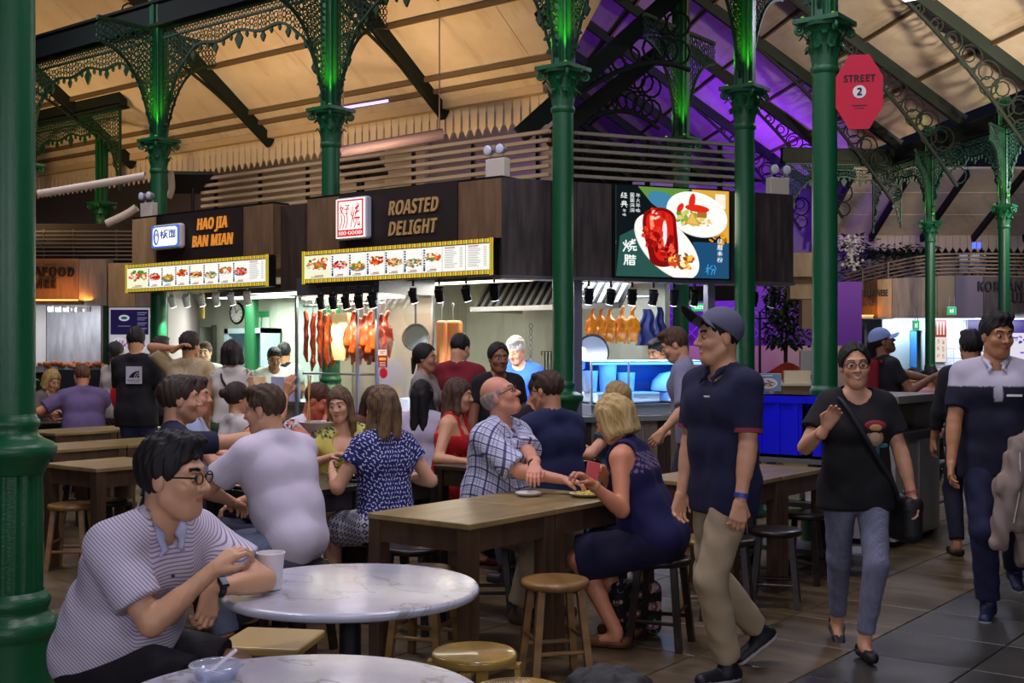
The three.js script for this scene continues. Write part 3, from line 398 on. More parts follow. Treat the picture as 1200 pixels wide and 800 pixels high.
// ---- cast iron columns
const CAPH = 4.05;
function fluted(r, y0, y1, n, dep) { const g = new THREE.CylinderGeometry(r, r, y1 - y0, n * 4, 1, true), p = g.attributes.position; for (let i = 0; i < p.count; i++) { const a = Math.atan2(p.getZ(i), p.getX(i)), k = 1 - dep * Math.pow(Math.abs(Math.sin(a * n / 2)), .7); p.setX(i, p.getX(i) * k); p.setZ(i, p.getZ(i) * k); } g.computeVertexNormals(); g.translate(0, (y0 + y1) / 2, 0); return g; }
const colGeo = {};
{
  colGeo.base = new GB().lathe([[0, .001], [.205, .001], [.205, .06], [.176, .07], [.176, .37], [.178, .385], [.186, .4], [.187, .43], [.176, .455], [.15, .475], [.142, .49], [.152, .51], [.155, .535], [.142, .555], [.128, .57]], 32).geo();
  colGeo.flute = fluted(.125, .56, 1.07, 16, .09);
  colGeo.collar = new GB().lathe([[.124, 1.05], [.135, 1.06], [.135, 1.075], [.145, 1.085], [.15, 1.105], [.168, 1.12], [.178, 1.14], [.18, 1.165], [.165, 1.18], [.13, 1.195], [.108, 1.21], [.103, 1.24], [.112, 1.25], [.112, 1.27], [.1, 1.285], [.095, 1.3]], 32).geo();
  colGeo.shaft = new GB().lathe([[.095, 1.29], [.094, 2.3], [.092, 3.66]], 28).geo();
  const cap = new GB().lathe([[.092, 3.64], [.108, 3.66], [.108, 3.69], [.095, 3.7], [.1, 3.8], [.12, 3.92], [.15, 3.99], [.17, 4.01]], 24);
  cap.add(ub(.36, .035, .36).translate(0, 4.03, 0)).add(new THREE.CylinderGeometry(.2, .19, .03, 8).translate(0, 4.0, 0));
  const leaf = (a, y, h, out, w) => { const pts = []; const g = new THREE.PlaneGeometry(w, h, 4, 7), p = g.attributes.position; for (let i = 0; i < p.count; i++) { const t = Math.max(0, p.getY(i) / h + .5), u = p.getX(i) / w * 2; const ww = w * .5 * (.75 + .25 * Math.sin(t * 9)) * (1 - Math.max(0, t - .75) * 2.2); const z = .098 + out * Math.pow(t, 2.2) - (u * u) * .012; const yy = y + h * (t < .88 ? t : .88 - (t - .88) * 1.6); p.setXYZ(i, u * ww, yy, z); } g.rotateY(a); g.computeVertexNormals(); cap.add(g); };
  for (let i = 0; i < 8; i++) { leaf(i * Math.PI / 4, 3.7, .17, .065, .085); leaf((i + .5) * Math.PI / 4, 3.76, .22, .095, .08); }
  for (let i = 0; i < 4; i++) { const a = (i + .5) * Math.PI / 2; const t = new THREE.TorusGeometry(.03, .013, 6, 12); t.rotateY(Math.PI / 2).translate(0, 3.965, .2).rotateY(a); cap.add(t); cap.add(new THREE.SphereGeometry(.016, 6, 5).translate(0, 3.965, .2).rotateY(a)); }
  colGeo.capital = cap.geo();
  const up = new GB(); up.add(ub(.13, 2.3, .13).translate(0, 5.2, 0)); for (const [x, z] of [[1, 0], [-1, 0], [0, 1], [0, -1]]) { up.add(ub(x ? .03 : .05, 2.3, z ? .03 : .05).translate(x * .078, 5.2, z * .078)); }
  for (const [x, z] of [[1, 1], [-1, 1], [1, -1], [-1, -1]]) up.rod(V(x * .066, 4.05, z * .066), V(x * .066, 6.3, z * .066), .014, .014, 6);
  colGeo.upper = up.geo();
  colGeo.spot = new GB().lathe([[0, 0], [.012, 0], [.014, .01], [.012, .02], [0, .02]], 10).geo();
}
const uplightGlass = new THREE.MeshStandardMaterial({ color: 0x223311, emissive: 0x8fd82a, emissiveIntensity: .5, roughness: .3 });
function makeColumn() {
  const o = new THREE.Group();
  mesh('base', colGeo.base, paintGreen, o); mesh('fluted_shaft', colGeo.flute, paintGreen, o); mesh('collar', colGeo.collar, paintGreen, o); mesh('shaft', colGeo.shaft, paintGreen, o);
  mesh('capital', colGeo.capital, paintGreen, o); mesh('upper_shaft', colGeo.upper, paintGreen, o);
  return o;
}
const colProto = makeColumn();
const cols = {};
function column(key, x, b, label, uplight = 1, lx = .12, lz = .13) {
  const o = colProto.clone(); o.name = numbered('iron_column'); o.position.set(x, 0, -b); scene.add(o); tag(o, label, 'column', 'green cast iron columns'); cols[key] = o;
  if (uplight) for (const s of [1, -1]) {
    const u = mesh('uplight', colGeo.spot, uplightGlass, o); u.position.set(s * lx, 4.05, s > 0 ? lz : lz);
    const l = new THREE.SpotLight(0xc8f024, uplight * 3.4, 4, .38, .9, 2); l.position.set(x + s * lx, 4.1, -b + lz); l.target.position.set(x + s * .02, 4.9, -b + .02); l.castShadow = true; scene.add(l, l.target); l.name = 'uplight_beam';
  }
  return o;
}
column('near', -4.67, 2.63, 'thick green iron column right beside the man in the striped polo shirt', 0);
column('c660', -6.09, 8.56, 'green column standing at the corner of the roast meat stall');
column('c388', -9.02, 8.56, 'green column rising behind the roast meat sign board');
column('c185', -11.93, 8.56, 'green column rising behind the noodle stall sign board');
column('c965', -3.67, 8.56, 'green column that carries the red octagonal street sign');
column('cL', -14.85, 8.56, 'green column of the colonnade beyond the noodle stall', 0);
column('c873', -5.2, 10.27, 'green column standing at the far end of the roast stall side counter', 1);
column('c798', -7.03, 12.26, 'green column inside the back of the roast stall kitchen', 1);
column('c1090', W(8.05, 23).x, -W(8.05, 23).z, 'distant green column in front of the white tiled cuisine stall', .7);
column('c1175', W(8.4, 20.4).x, -W(8.4, 20.4).z, 'distant green column in front of the purple menu of the cuisine stall', .7);
column('c120', -17.7, 11.57, 'dark green column at the corner of the seafood noodle stall', 0);
{ const k = column('c295', A(295, 10.7), 10.7, 'green column inside the noodle stall kitchen beside the wall clock', 0); for (const n of ['capital', 'upper_shaft']) k.remove(k.getObjectByName(n)); k.getObjectByName('shaft').scale.y = .65; k.getObjectByName('shaft').position.y = .45; }
// ---- lace iron arches between columns
const ringG = new THREE.TorusGeometry(.033, .008, 4, 8), ringS = new THREE.TorusGeometry(.022, .007, 4, 7);
const archY = (x) => 5.06 - .96 * Math.exp(-Math.max(0, x - .11) / .21);
function pendantGeo(h) { return plate([[-.02, .02], [.02, .02], [.012, -.01], [.035 * h / .1, -h * .4], [.02 * h / .1, -h * .7], [0, -h], [-.02 * h / .1, -h * .7], [-.035 * h / .1, -h * .4], [-.012, -.01]], -.012, .012); }
const pend = [pendantGeo(.06), pendantGeo(.11), pendantGeo(.19)];
function makeArch(L, beam = true) {
  const o = new THREE.Group(), half = L / 2, low = x => archY(half - Math.abs(x)) + .03 * Math.cos(Math.abs(x) * 9) * (Math.abs(x) < half - .5 ? 1 : 0);
  const lace = new GB(), rib = new GB(); const e = half - .09;
  const put = (g, x, y) => lace.add(g.clone().translate(x, y, 0));
  for (let x = -e; x <= e; x += .066) { const y0 = low(x); let odd = Math.round((x + e) / .066) % 2; for (let y = y0 + .05 + odd * .033; y < 5.22; y += .066) put((odd ? ringS : ringG), x, y); put(ringS, x, 5.275); put(ringS, x + .033, 5.31); }
  const N = 40, pts = []; for (let i = 0; i <= N; i++) { const x = -e + 2 * e * i / N; pts.push([x, low(x)]); }
  const poly = [...pts, ...pts.slice().reverse().map(([x, y]) => [x, y + .028])]; rib.add(plate(poly, -.02, .02));
  rib.box(-e, 5.225, -.018, e, 5.245, .018).box(-e, 5.335, -.025, e, 5.36, .025);
  for (const s of [-1, 1]) rib.box(s * e - .012, 4.07, -.02, s * e + .012, 5.36, .02);
  lace.to('lace_panel', ironGreen, o, 'stuff'); rib.to('arch_rib', ironGreen, o);
  for (let k = -9; k <= 9; k++) { const x = k * (half - .25) / 9; const g = k === 0 ? pend[2] : k % 3 === 0 ? pend[1] : pend[0]; mesh('pendant', g, ironGreen, o).position.set(x, low(x) - .005, 0); }
  for (const s of [-1, 1]) for (let k = 0; k < 5; k++) { const q = mesh('rosette', pend[0], ironGreen, o); q.position.set(s * (half - .12 - .03 * k), 4.22 + k * .12, 0); q.rotation.z = s * -1.2; }
  if (beam) { new GB().box(-half, 5.36, -.07, half, 5.66, .07).box(-half, 5.36, -.11, half, 5.39, .11).box(-half, 5.63, -.11, half, 5.66, .11).to('beam', ironDark, o); }
  return o;
}
const archA = makeArch(2.92);
function arch(proto, p, ry, label) { const c = proto.clone(); c.name = numbered('iron_arch'); c.position.copy(p); c.rotation.y = ry; scene.add(c); return tag(c, label, 'arch', 'lace iron arches between columns'); }
arch(archA, V(-7.555, 0, -8.56), 0, 'lace iron arch above the roast meat sign board');
arch(archA, V(-10.475, 0, -8.56), 0, 'lace iron arch between the roast sign and the noodle sign columns');
arch(archA, V(-13.39, 0, -8.56), 0, 'lace iron arch left of the noodle stall sign, beyond the thick near column');
const archB = makeArch(2.42); arch(archB, V(-4.88, 0, -8.56), 0, 'lace iron arch between the stall corner column and the street sign column');
const archC = makeArch(2.62, true);
{ const r = Math.atan2(-W(-.35, 2.6).z, W(-.35, 2.6).x); for (const [k, t] of [[-1, 'before the two distant columns'], [0, 'between the two distant columns'], [1, 'beyond the two distant columns']]) arch(archC, W(8.225 + k * -.35, 21.7 + k * 2.6), r, 'lace iron arch facing the cuisine stalls, ' + t); }
arch(archC, W(6.75, 24.3), turnY(1, .12), 'lace iron arch with pendants crossing over the planted balcony');
arch(archA, V(-17.7, .0, -11.0), 0, 'dark lace iron arch above the seafood noodle stall slats');
function turnY(X, d) { const r = W(X, d).normalize(); return Math.atan2(-r.z, r.x); }
// quarter brackets of the colonnade towards the hall
{
  const g = new GB(), rib = new GB(), pts = [];
  for (let i = 0; i <= 14; i++) { const x = .1 + i * .05; pts.push([x, archY(x) + .02]); }
  for (const [x, y0] of pts) for (let y = y0 + .05, k = 0; y < 5.3; y += .066, k++) g.add((k % 2 ? ringS : ringG).clone().translate(x, y, 0));
  rib.add(plate([...pts, ...pts.slice().reverse().map(([x, y]) => [x, y + .03])], -.018, .018)); rib.box(.08, 5.3, -.02, .82, 5.34, .02);
  const gl = g.geo(), gr = rib.geo();
  for (const k of ['c660', 'c388', 'c185', 'c965', 'c873', 'c798', 'c1090', 'c1175']) for (const r of [Math.PI / 2, -Math.PI / 2]) { const b = mesh('lace_bracket', gl, ironGreen, cols[k], 'stuff'); b.rotation.y = r; const q = mesh('bracket_rib', gr, ironGreen, cols[k]); q.rotation.y = r; }
}
// ---- sloping outer roof with its rafters, purlins and scalloped valance
const SL = .7, EB = 12, EY = 4.84, roofY = b => EY + (EB - b) * SL;
const ceilA = struct('ceiling', 'cream panelled roof slope with dark rafters and scalloped valance');
{
  const aEnd = b => -8.8 + 1.8 * (EB - b), bs = [12, 11.78, 11.6, 10.85, 10.1, 9.35, 8.6], ras = [-28, -24.5, -21, -17.5, -14, -10.5, -7];
  for (let i = 0; i < bs.length - 1; i++) for (let j = 0; j < ras.length; j++) {
    const b0 = bs[i] - .008, b1 = bs[i + 1] + .008; let a0 = ras[j] + .01, a1 = ras[j] + 3.49; const e0 = aEnd(b0), e1 = aEnd(b1); if (a0 >= Math.min(e0, e1)) continue;
    const halves = [[a0, a0 + 1.74], [a0 + 1.75, a1]];
    for (const [h0, h1] of halves) { if (h0 > e0) continue; const x0 = Math.min(h1, e0), x1 = Math.min(h1, e1); const lift = ((i * 3 + j * 5) % 4) * .004;
      const s = [[h0, b0], [x0, b0], [x1, b1], [h0, b1]], pos = [], uv = []; const top = s.map(([a, b]) => V(a, roofY(b) + lift, -b)), up = top.map(p => p.clone().add(V(0, .05, 0)));
      const q = (p) => { for (const k of [0, 1, 2, 0, 2, 3]) { pos.push(p[k].x, p[k].y, p[k].z); uv.push(p[k].x, -p[k].z * 1.22 + i); } }; q(top); q([up[0], up[3], up[2], up[1]]); for (let k = 0; k < 4; k++) { const n = (k + 1) % 4; q([top[k], up[k], up[n], top[n]]); }
      const g = new THREE.BufferGeometry(); g.setAttribute('position', new THREE.Float32BufferAttribute(pos, 3)); g.setAttribute('uv', new THREE.Float32BufferAttribute(uv, 2)); g.computeVertexNormals(); mesh('roof_panel', g, roofM, ceilA); }
  }
  for (const b of bs.slice(1)) new GB().bar(V(-28, roofY(b) - .03, -b), V(aEnd(b), roofY(b) - .03, -b), .05, .06).to('purlin', M(0x6b5a3c, .7), ceilA);
  new GB().bar(V(-28, EY - .02, -EB), V(-8.8, EY - .02, -EB), .12, .1).to('eave_board', roofTrim, ceilA);
  for (const a of ras.slice(1)) {
    const lo = V(a, EY - .12, -EB - .06), hi = V(a, roofY(8.6) - .12, -8.6); if (a > -8.9) lo.set(a, roofY(10.99) - .12, -10.99);
    new GB().bar(lo, hi, .09, .2).to('rafter', ironDark, ceilA);
    const br = new GB(), lc = new GB(), arc = []; for (let k = 0; k <= 10; k++) { const t = k / 10, b = 9.6 + t * 1.9; arc.push(V(a, roofY(b) - .2 - .42 * Math.pow(1 - t, 1.6) , -b)); } if (a > -8.9) continue;
    br.tube(arc, .022, 6); for (let k = 0; k < 9; k++) { const p = arc[k]; const dy = roofY(-p.z) - .2 - p.y; if (dy > .1) { const R = dy * .36; lc.add(new THREE.TorusGeometry(R, .012, 4, 10).rotateY(Math.PI / 2).translate(a, p.y + dy / 2, p.z)); } }
    br.to('arch_brace', ironDark, ceilA); lc.to('scroll_work', ironDark, ceilA, 'stuff');
  }
  const sc = plate([[0, 0], [.132, 0], [.132, -.1], [.122, -.12], [.122, -.28], [.13, -.3], [.1, -.33], [.068, -.4], [.036, -.33], [.006, -.3], [.014, -.28], [.014, -.12], [.004, -.1]], -.012, .012), vm = M(0xddd0b0, .7);
  for (let a = -26; a < -8.9; a += .142) mesh('valance_board', sc, vm, ceilA).position.set(a, EY - .06, -EB - .09);
  for (let a = -25.9; a < -9; a += .426) new GB().tube([V(a, EY + .02, -EB - .06), V(a, EY + .1, -EB - .14), V(a, EY + .06, -EB - .2)], .01, 5, 6).to('gutter_bracket', M(0x5a4a35, .6), ceilA);
}
// ---- inner roof over the cuisine stalls to the right
const ceilB = struct('ceiling_right', 'cream panelled inner roof slope with curved dark trusses', W(8.2, 21.7));
{
  const o = ceilB; turn(o, .992, .124); const Y = x => 5.85 - .68 * x;
  const xs = [0, -.9, -1.9, -2.9, -3.9, -4.9, -5.9, -7]; const zs = []; for (let z = 10.4; z > -26; z -= 2.6) zs.push(z);
  for (let i = 0; i < xs.length - 1; i++) for (let j = 0; j < zs.length - 1; j++) {
    const x0 = xs[i] - .01, x1 = xs[i + 1] + .01, z0 = zs[j] - .01, z1 = zs[j + 1] + .01; const g = ub(Math.hypot(x0 - x1, Y(x1) - Y(x0)), .05, z0 - z1); g.rotateZ(Math.atan2(Y(x0) - Y(x1), x0 - x1)); g.translate((x0 + x1) / 2, Y((x0 + x1) / 2) + .025, (z0 + z1) / 2); mesh('roof_panel', g, roofM, o);
  }
  for (const x of xs.slice(1, -1)) new GB().bar(V(x, Y(x) - .03, 10.4), V(x, Y(x) - .03, -26), .05, .06).to('purlin', M(0x6b5a3c, .7), o);
  for (const z of zs) {
    new GB().bar(V(0, Y(0) - .12, z), V(-7, Y(-7) - .12, z), .1, .22).to('rafter', ironDark, o);
    const arc = [], lc = new GB(); for (let k = 0; k <= 12; k++) { const t = k / 12, x = -.12 - t * 3.4; arc.push(V(x, Y(x) - .24 - 1.15 * Math.pow(1 - t, 2.2), z)); }
    new GB().tube(arc, .035, 6).to('arch_brace', ironDark, o);
    for (let k = 0; k < 8; k++) { const p = arc[k], dy = Y(p.x) - .24 - p.y; if (dy > .12) { const R = Math.min(.22, dy * .42); lc.add(new THREE.TorusGeometry(R, .018, 4, 12).translate(p.x, p.y + dy * .5, z)); lc.add(new THREE.TorusGeometry(R * .55, .014, 4, 9).translate(p.x - .03, p.y + dy * .55, z)); if (dy > .6) lc.add(new THREE.TorusGeometry(R * .7, .016, 4, 10).translate(p.x + .02, p.y + dy * .18, z)); } }
    lc.to('scroll_work', ironDark, o, 'stuff');
  }
}
// ---- dark trusses of the centre, seen above the side counter
for (const [x0, y0, x1, y1, d, t] of [[850, -60, 610, 158, 13.2, 'upper dark iron truss with scroll work above the side slats'], [800, 40, 640, 165, 15.5, 'lower dark iron truss with scroll work above the side slats'], [700, -40, 635, 25, 12.2, 'short dark iron raking beam beside the corner column']]) {
  const o = thing('iron_truss', t, 'truss', null, 'dark iron trusses'); const a = P(x1, y1, d), b = P(x0, y0, d + .6), n = b.clone().sub(a);
  new GB().bar(a, b, .1, .2).to('rafter', ironDark, o); if (d < 13) continue;
  const arc = [], lc = new GB(); for (let k = 0; k <= 12; k++) { const t2 = k / 12; arc.push(a.clone().addScaledVector(n, .12 + t2 * .7).add(V(0, -.12 - .9 * Math.pow(t2, 2.4), 0))); }
  new GB().tube(arc, .03, 6).to('arch_brace', ironDark, o);
  const ry = Math.atan2(-n.z, n.x);
  for (let k = 2; k < 12; k++) { const p = arc[k], top = a.clone().addScaledVector(n, .12 + k / 12 * .7).y - .1, dy = top - p.y; for (let y = .5, R = Math.min(.16, dy * .45); y * R * 2 < dy + .02 && R > .03; y++) lc.add(new THREE.TorusGeometry(R * .9, .016, 4, 10).rotateY(ry).translate(p.x, p.y + R * 2 * y, p.z)); }
  lc.to('scroll_work', ironDark, o, 'stuff');
}

// ---- outer roof slope and valance beyond the cuisine balcony
const ceilC = struct('ceiling_far', 'pale roof slope with scalloped valance beyond the balcony');
{
  const d0 = 26.5, y0 = 5.6, d1 = 29.5, y1 = 4.42, X = (p) => (p - 600) / FOC * 29.5;
  for (let i = 0; i < 6; i++) for (let j = 0; j < 3; j++) { const a = X(960 + i * 60) + .01, b = X(960 + i * 60 + 60) - .01, t0 = j / 3 + .004, t1 = (j + 1) / 3 - .004; const q = [[a, t0], [b, t0], [b, t1], [a, t1]].map(([x, t]) => W(x, d0 + (d1 - d0) * t, y0 + (y1 - y0) * t)), up = q.map(p => p.clone().add(V(0, .05, 0))), pos = [], uv = []; const f = (p) => { for (const k of [0, 1, 2, 0, 2, 3]) { pos.push(p[k].x, p[k].y, p[k].z); uv.push(p[k].x, p[k].z); } }; f(q); f([up[0], up[3], up[2], up[1]]); for (let k = 0; k < 4; k++) { const n = (k + 1) % 4; f([q[k], up[k], up[n], q[n]]); } const g = new THREE.BufferGeometry(); g.setAttribute('position', new THREE.Float32BufferAttribute(pos, 3)); g.setAttribute('uv', new THREE.Float32BufferAttribute(uv, 2)); g.computeVertexNormals(); mesh('roof_panel', g, roofM, ceilC); }
  for (let i = 0; i <= 6; i++) new GB().bar(W(X(960 + i * 60), d0, y0 - .1), W(X(960 + i * 60), d1, y1 - .1), .08, .16).to('rafter', ironDark, ceilC);
  const sc = plate([[0, 0], [.17, 0], [.17, -.3], [.15, -.34], [.085, -.44], [.02, -.34], [0, -.3]], -.012, .012), ry = turnY(1, 0); for (let x = X(965); x < X(1300); x += .178) { const m = mesh('valance_board', sc, M(0xc4b8a4, .7), ceilC); m.position.copy(W(x, d1 + .03, y1)); m.rotation.y = ry; }
  const pw = W(X(1100), 30.5, 2.6), wl = struct('wall_right', 'grey outer wall beyond the balcony plants'); const m = mesh('wall_panel', ub(16, 6, .2).translate(0, 2, 0), M(0x8d8a86, .8), wl); m.position.copy(W(X(1130), 31.5)); m.rotation.y = ry; m.position.y = 1;
}
// ---- stalls. YY: height of a picture point on the plane z = -b
const YY = (px, py, b) => { const a = A(px, b); return EYE + (411 - py) / FOC * (-ST * a + CT * b); };
const FB = 8.27, Y0 = 2.23, Y1 = 3.09, YM = 2.56;
const signDark = M(0x2a211d, .5), goldM = M(0xd0aa6c, .5, .1), frameBlack = M(0x141414, .4, .3);
function blob(x, cx, cy, r, cols, n) { for (let i = 0; i < n; i++) { const a = rnd() * 6.28, q = r * Math.sqrt(rnd()); x.fillStyle = cols[i % cols.length]; x.beginPath(); x.ellipse(cx + Math.cos(a) * q, cy + Math.sin(a) * q * .6, rr(.12, .3) * r, rr(.08, .2) * r, rnd() * 3, 0, 6.3); x.fill(); } }
const FOODC = [['#c22f12', '#e8691c', '#a81c0c', '#f0a040'], ['#d9881f', '#f2c044', '#b85a14', '#5d8a2a'], ['#cf2a1a', '#e9542c', '#f3b8a0', '#7d1408'], ['#3f8a2e', '#d1421c', '#e57a2a', '#f2e2c0'], ['#e2d2b8', '#c8a070', '#8d5c34', '#5e7f3c'], ['#b7421c', '#e0902c', '#7a2810', '#d8c090']];
function menuTex(kinds) {                                       // strip of menu panels: 'B' big picture, 'F' food, 'L' price list
  const wd = { B: 150, F: 96, L: 110 }; let tot = 0; for (const k of kinds) tot += wd[k]; const cuts = [0];
  const t = ctex(tot, 164, (x, w, h) => { let X = 0; [...kinds].forEach((k, i) => { const pw = wd[k]; x.fillStyle = k === 'B' ? '#eef2cf' : '#f6f5ee'; x.fillRect(X, 0, pw, h);
    if (k !== 'L') { if (k === 'F') { x.fillStyle = '#1d3560'; for (let r = 0; r < 7; r++) x.fillRect(X + 5, 12 + r * 17, 9, 11); x.fillStyle = '#16284c'; x.fillRect(X + 5, 128, 9, 26); }
      const cx = X + pw * .56, cy = h * (.48 + .1 * ((i * 7) % 3 - 1)), r = pw * .46; x.fillStyle = ['#ffffff', '#dfe8f2', '#3b6fb0', '#ffffff', '#cfe3c0'][i % 5]; x.beginPath(); x.ellipse(cx, cy + 6, r, r * .62, 0, 0, 6.3); x.fill(); blob(x, cx, cy, r * .95, FOODC[(i * 5 + kinds.length) % 6], 44); if (i % 2) { x.fillStyle = '#3d8f35'; x.beginPath(); x.ellipse(cx + r * .2, cy - r * .5, r * .25, r * .1, .5, 0, 6.3); x.fill(); }
      x.fillStyle = '#c62a1a'; x.fillRect(X + pw * .4, h - 22, pw * .34, 6); x.fillStyle = '#333'; x.fillRect(X + pw * .25, h - 12, pw * .5, 4); }
    else { x.fillStyle = '#8a8a86'; for (let r = 0; r < 12; r++) { x.fillRect(X + 12, 16 + r * 11, rr(40, 62), 3); x.fillRect(X + pw - 24, 16 + r * 11, 14, 3); } x.fillStyle = '#b04030'; x.fillRect(X + 12, 7, 50, 5); }
    X += pw; cuts.push(X); }); });
  return [t, cuts.map(c => c / tot)];
}
function menuBoard(name, label, x0, x1, kinds) {
  const [t, cuts] = menuTex(kinds), o = thing(name, label, 'menu board', V(0, 0, -FB + .06)), W0 = x1 - x0, f = .035, m = glowM(0, .95, t);
  new GB().box(x0, Y0, -.1, x1, YM, 0).to('light_box', frameBlack, o);
  const fr = ctex(256, 16, (x, w, h) => { for (let i = 0; i < 64; i++) { x.fillStyle = ['#c8b030', '#c2531c', '#d8d23a', '#8f9a2a'][(i * 7) % 4]; x.fillRect(i * 4, 0, 4, h); } }); fr.wrapS = THREE.RepeatWrapping;
  const fm = new THREE.MeshStandardMaterial({ map: fr, emissive: 0xffffff, emissiveMap: fr, emissiveIntensity: .55 }), g = new GB(); for (const [a, b, c, d] of [[x0, Y0 + .01, x1, Y0 + .01 + f], [x0, YM - f - .005, x1, YM - .005], [x0, Y0, x0 + f, YM], [x1 - f, Y0, x1, YM]]) g.box(a, b, 0, c, d, .012); g.to('frame', fm, o);
  for (let i = 0; i < cuts.length - 1; i++) { const a = x0 + f + (W0 - 2 * f) * cuts[i] + .006, b = x0 + f + (W0 - 2 * f) * cuts[i + 1] - .006; const s = screenBox(b - a, YM - Y0 - 2 * f - .03, .01, cuts[i], 0, cuts[i + 1], 1); s.translate((a + b) / 2, (Y0 + YM) / 2, .008); mesh('menu_panel', s, m, o); }
  const l = new THREE.RectAreaLight(0xfff2d8, 2.2, W0 - .1, .25); l.position.set((x0 + x1) / 2, (Y0 + YM) / 2, -FB + .09); l.lookAt((x0 + x1) / 2, .9, -FB + 3); l.name = 'menu_light'; scene.add(l);
}
// roast stall sign
{
  const a0 = A(360, FB), a1 = A(398, FB), a2 = A(537, FB), a3 = -6.55, o = thing('stall_sign', 'dark roast stall sign board with gold brush lettering and red seal logo', 'sign', V(0, 0, -FB));
  new GB().box(a0, YM, -.22, a1, Y1, 0).to('wood_panel', midWood, o); new GB().box(a2, YM, -.22, a3, Y1, 0).to('wood_panel', midWood, o); new GB().box(a1 + .004, YM, -.22, a2 - .004, Y1 + .01, .012).to('sign_panel', signDark, o);
  new GB().box(a0, Y1, -.22, a3, Y1 + .02, .0).to('top_rail', frameBlack, o);
  const put = (s, px, py, size, wid) => { const g = textGeo(s, size, .012, .18, wid); g.translate(A(px, FB), YY(px, py, FB), .014); mesh('lettering', g, goldM, o); };
  put('ROASTED', 485, 250, .135, .78); put('DELIGHT', 484, 274.5, .135, .78);
  const lt = ctex(200, 270, (x, w, h) => { x.fillStyle = '#f4f2ee'; x.fillRect(0, 0, w, h); x.strokeStyle = '#c81e1e'; x.lineWidth = 10; x.strokeRect(14, 14, w - 28, h - 28); x.fillStyle = '#d21f1f'; x.fillRect(14, 214, w - 28, 44); x.fillStyle = '#fff'; x.font = 'bold 34px serif'; x.textAlign = 'center'; x.fillText('SIO GOOD', w / 2, 249, w - 36); han(x, 'hao', 26, 40, 66, '#c81e1e', 6); x.save(); x.translate(100, 40); x.scale(.9, 2.3); han(x, 'shao', 4, 0, 70, '#c81e1e', 5); x.restore(); x.strokeStyle = '#c81e1e'; x.lineWidth = 6; for (const X of [36, 56, 76]) { x.beginPath(); x.moveTo(X, 112); x.quadraticCurveTo(X + 12, 150, X - 8, 200); x.stroke(); } });
  const l0 = A(402, FB), l1 = A(438, FB), yb = 2.64, yt = 3.05; const bx = new RoundedBoxGeometry(l1 - l0, yt - yb, .09, 3, .03); bx.translate((l0 + l1) / 2, (yb + yt) / 2, .06); const lb = mesh('logo_box', bx, M(0xc8ccd8, .4), o);
  const fc = screenBox(l1 - l0 - .03, yt - yb - .03, .012); fc.translate((l0 + l1) / 2, (yb + yt) / 2, .104); mesh('logo_face', fc, glowM(0, 1.15, lt), lb);
  const l = new THREE.RectAreaLight(0xdfe6ff, 2, l1 - l0, .4); l.position.set((l0 + l1) / 2, 2.85, -FB + .12); l.lookAt((l0 + l1) / 2, 2.8, 0); l.name = 'logo_light'; scene.add(l);
  menuBoard('menu_board', 'backlit roast meat menu board of food pictures below the gold lettering', a0, A(583, FB), 'BFFFFFFLL');
}
// noodle stall sign
{
  const a0 = A(155, FB), a1 = A(184, FB), a2 = A(285, FB), a3 = A(320, FB), o = thing('stall_sign', 'noodle stall sign board with orange lettering and blue lit emblem', 'sign', V(0, 0, -FB));
  new GB().box(a0, YM, -.22, a1, Y1, 0).to('wood_panel', paleWood, o); new GB().box(a2, YM, -.22, a3, Y1, 0).to('wood_panel', midWood, o); new GB().box(a1 + .004, YM, -.22, a2 - .004, Y1, .012).to('sign_panel', signDark, o); new GB().box(a0, Y1, -.22, a3, Y1 + .02, 0).to('top_rail', frameBlack, o);
  const gm = new THREE.MeshStandardMaterial({ color: 0xe09a40, emissive: 0xe08a2c, emissiveIntensity: .45, roughness: .5 }); const put = (s, px, py, size, wid) => { const g = textGeo(s, size, .012, .12, wid); g.translate(A(px, FB), YY(px, py, FB), .014); mesh('lettering', g, gm, o); };
  put('HAO JIA', 250, 268, .125, .8); put('BAN MIAN', 250, 288, .125, .8);
  const lt = ctex(256, 190, (x, w, h) => { x.fillStyle = '#3b64c8'; x.fillRect(0, 0, w, h); x.fillStyle = '#f2f6ff'; x.beginPath(); x.roundRect(12, 12, w - 24, h - 24, 26); x.fill(); x.fillStyle = '#1d2f80'; x.beginPath(); x.ellipse(44, 95, 26, 70, 0, 0, 6.3); x.fill(); x.fillStyle = '#e8eeff'; x.beginPath(); x.ellipse(46, 95, 14, 56, 0, 0, 6.3); x.fill(); han(x, 'huo', 32, 60, 30, '#1d2f80', 5); han(x, 'ban', 84, 40, 70, '#1a2a78', 9); han(x, 'mian', 164, 40, 66, '#1a2a78', 9); });
  const l0 = A(186, FB), l1 = A(220, FB), yb = 2.7, yt = 2.98, bx = new RoundedBoxGeometry(l1 - l0, yt - yb, .09, 3, .04); bx.translate((l0 + l1) / 2, (yb + yt) / 2, .06); const lb = mesh('logo_box', bx, M(0xd8d0c0, .4), o); const fc = screenBox(l1 - l0 - .04, yt - yb - .04, .012); fc.translate((l0 + l1) / 2, (yb + yt) / 2, .104); mesh('logo_face', fc, glowM(0, 1.3, lt), lb);
  menuBoard('menu_board', 'backlit noodle menu board of food pictures below the orange lettering', A(153, FB), a3, 'BFFFFFFFL');
  // recess between the two stalls
  const r = struct('wall_recess', 'dark wood panel set back between the two stall signs'); new GB().box(a3 + .004, Y0 - .04, -FB - .22, A(360, FB) - .004, Y1 - .02, -FB - .1).to('panel', dkWood, r);
}
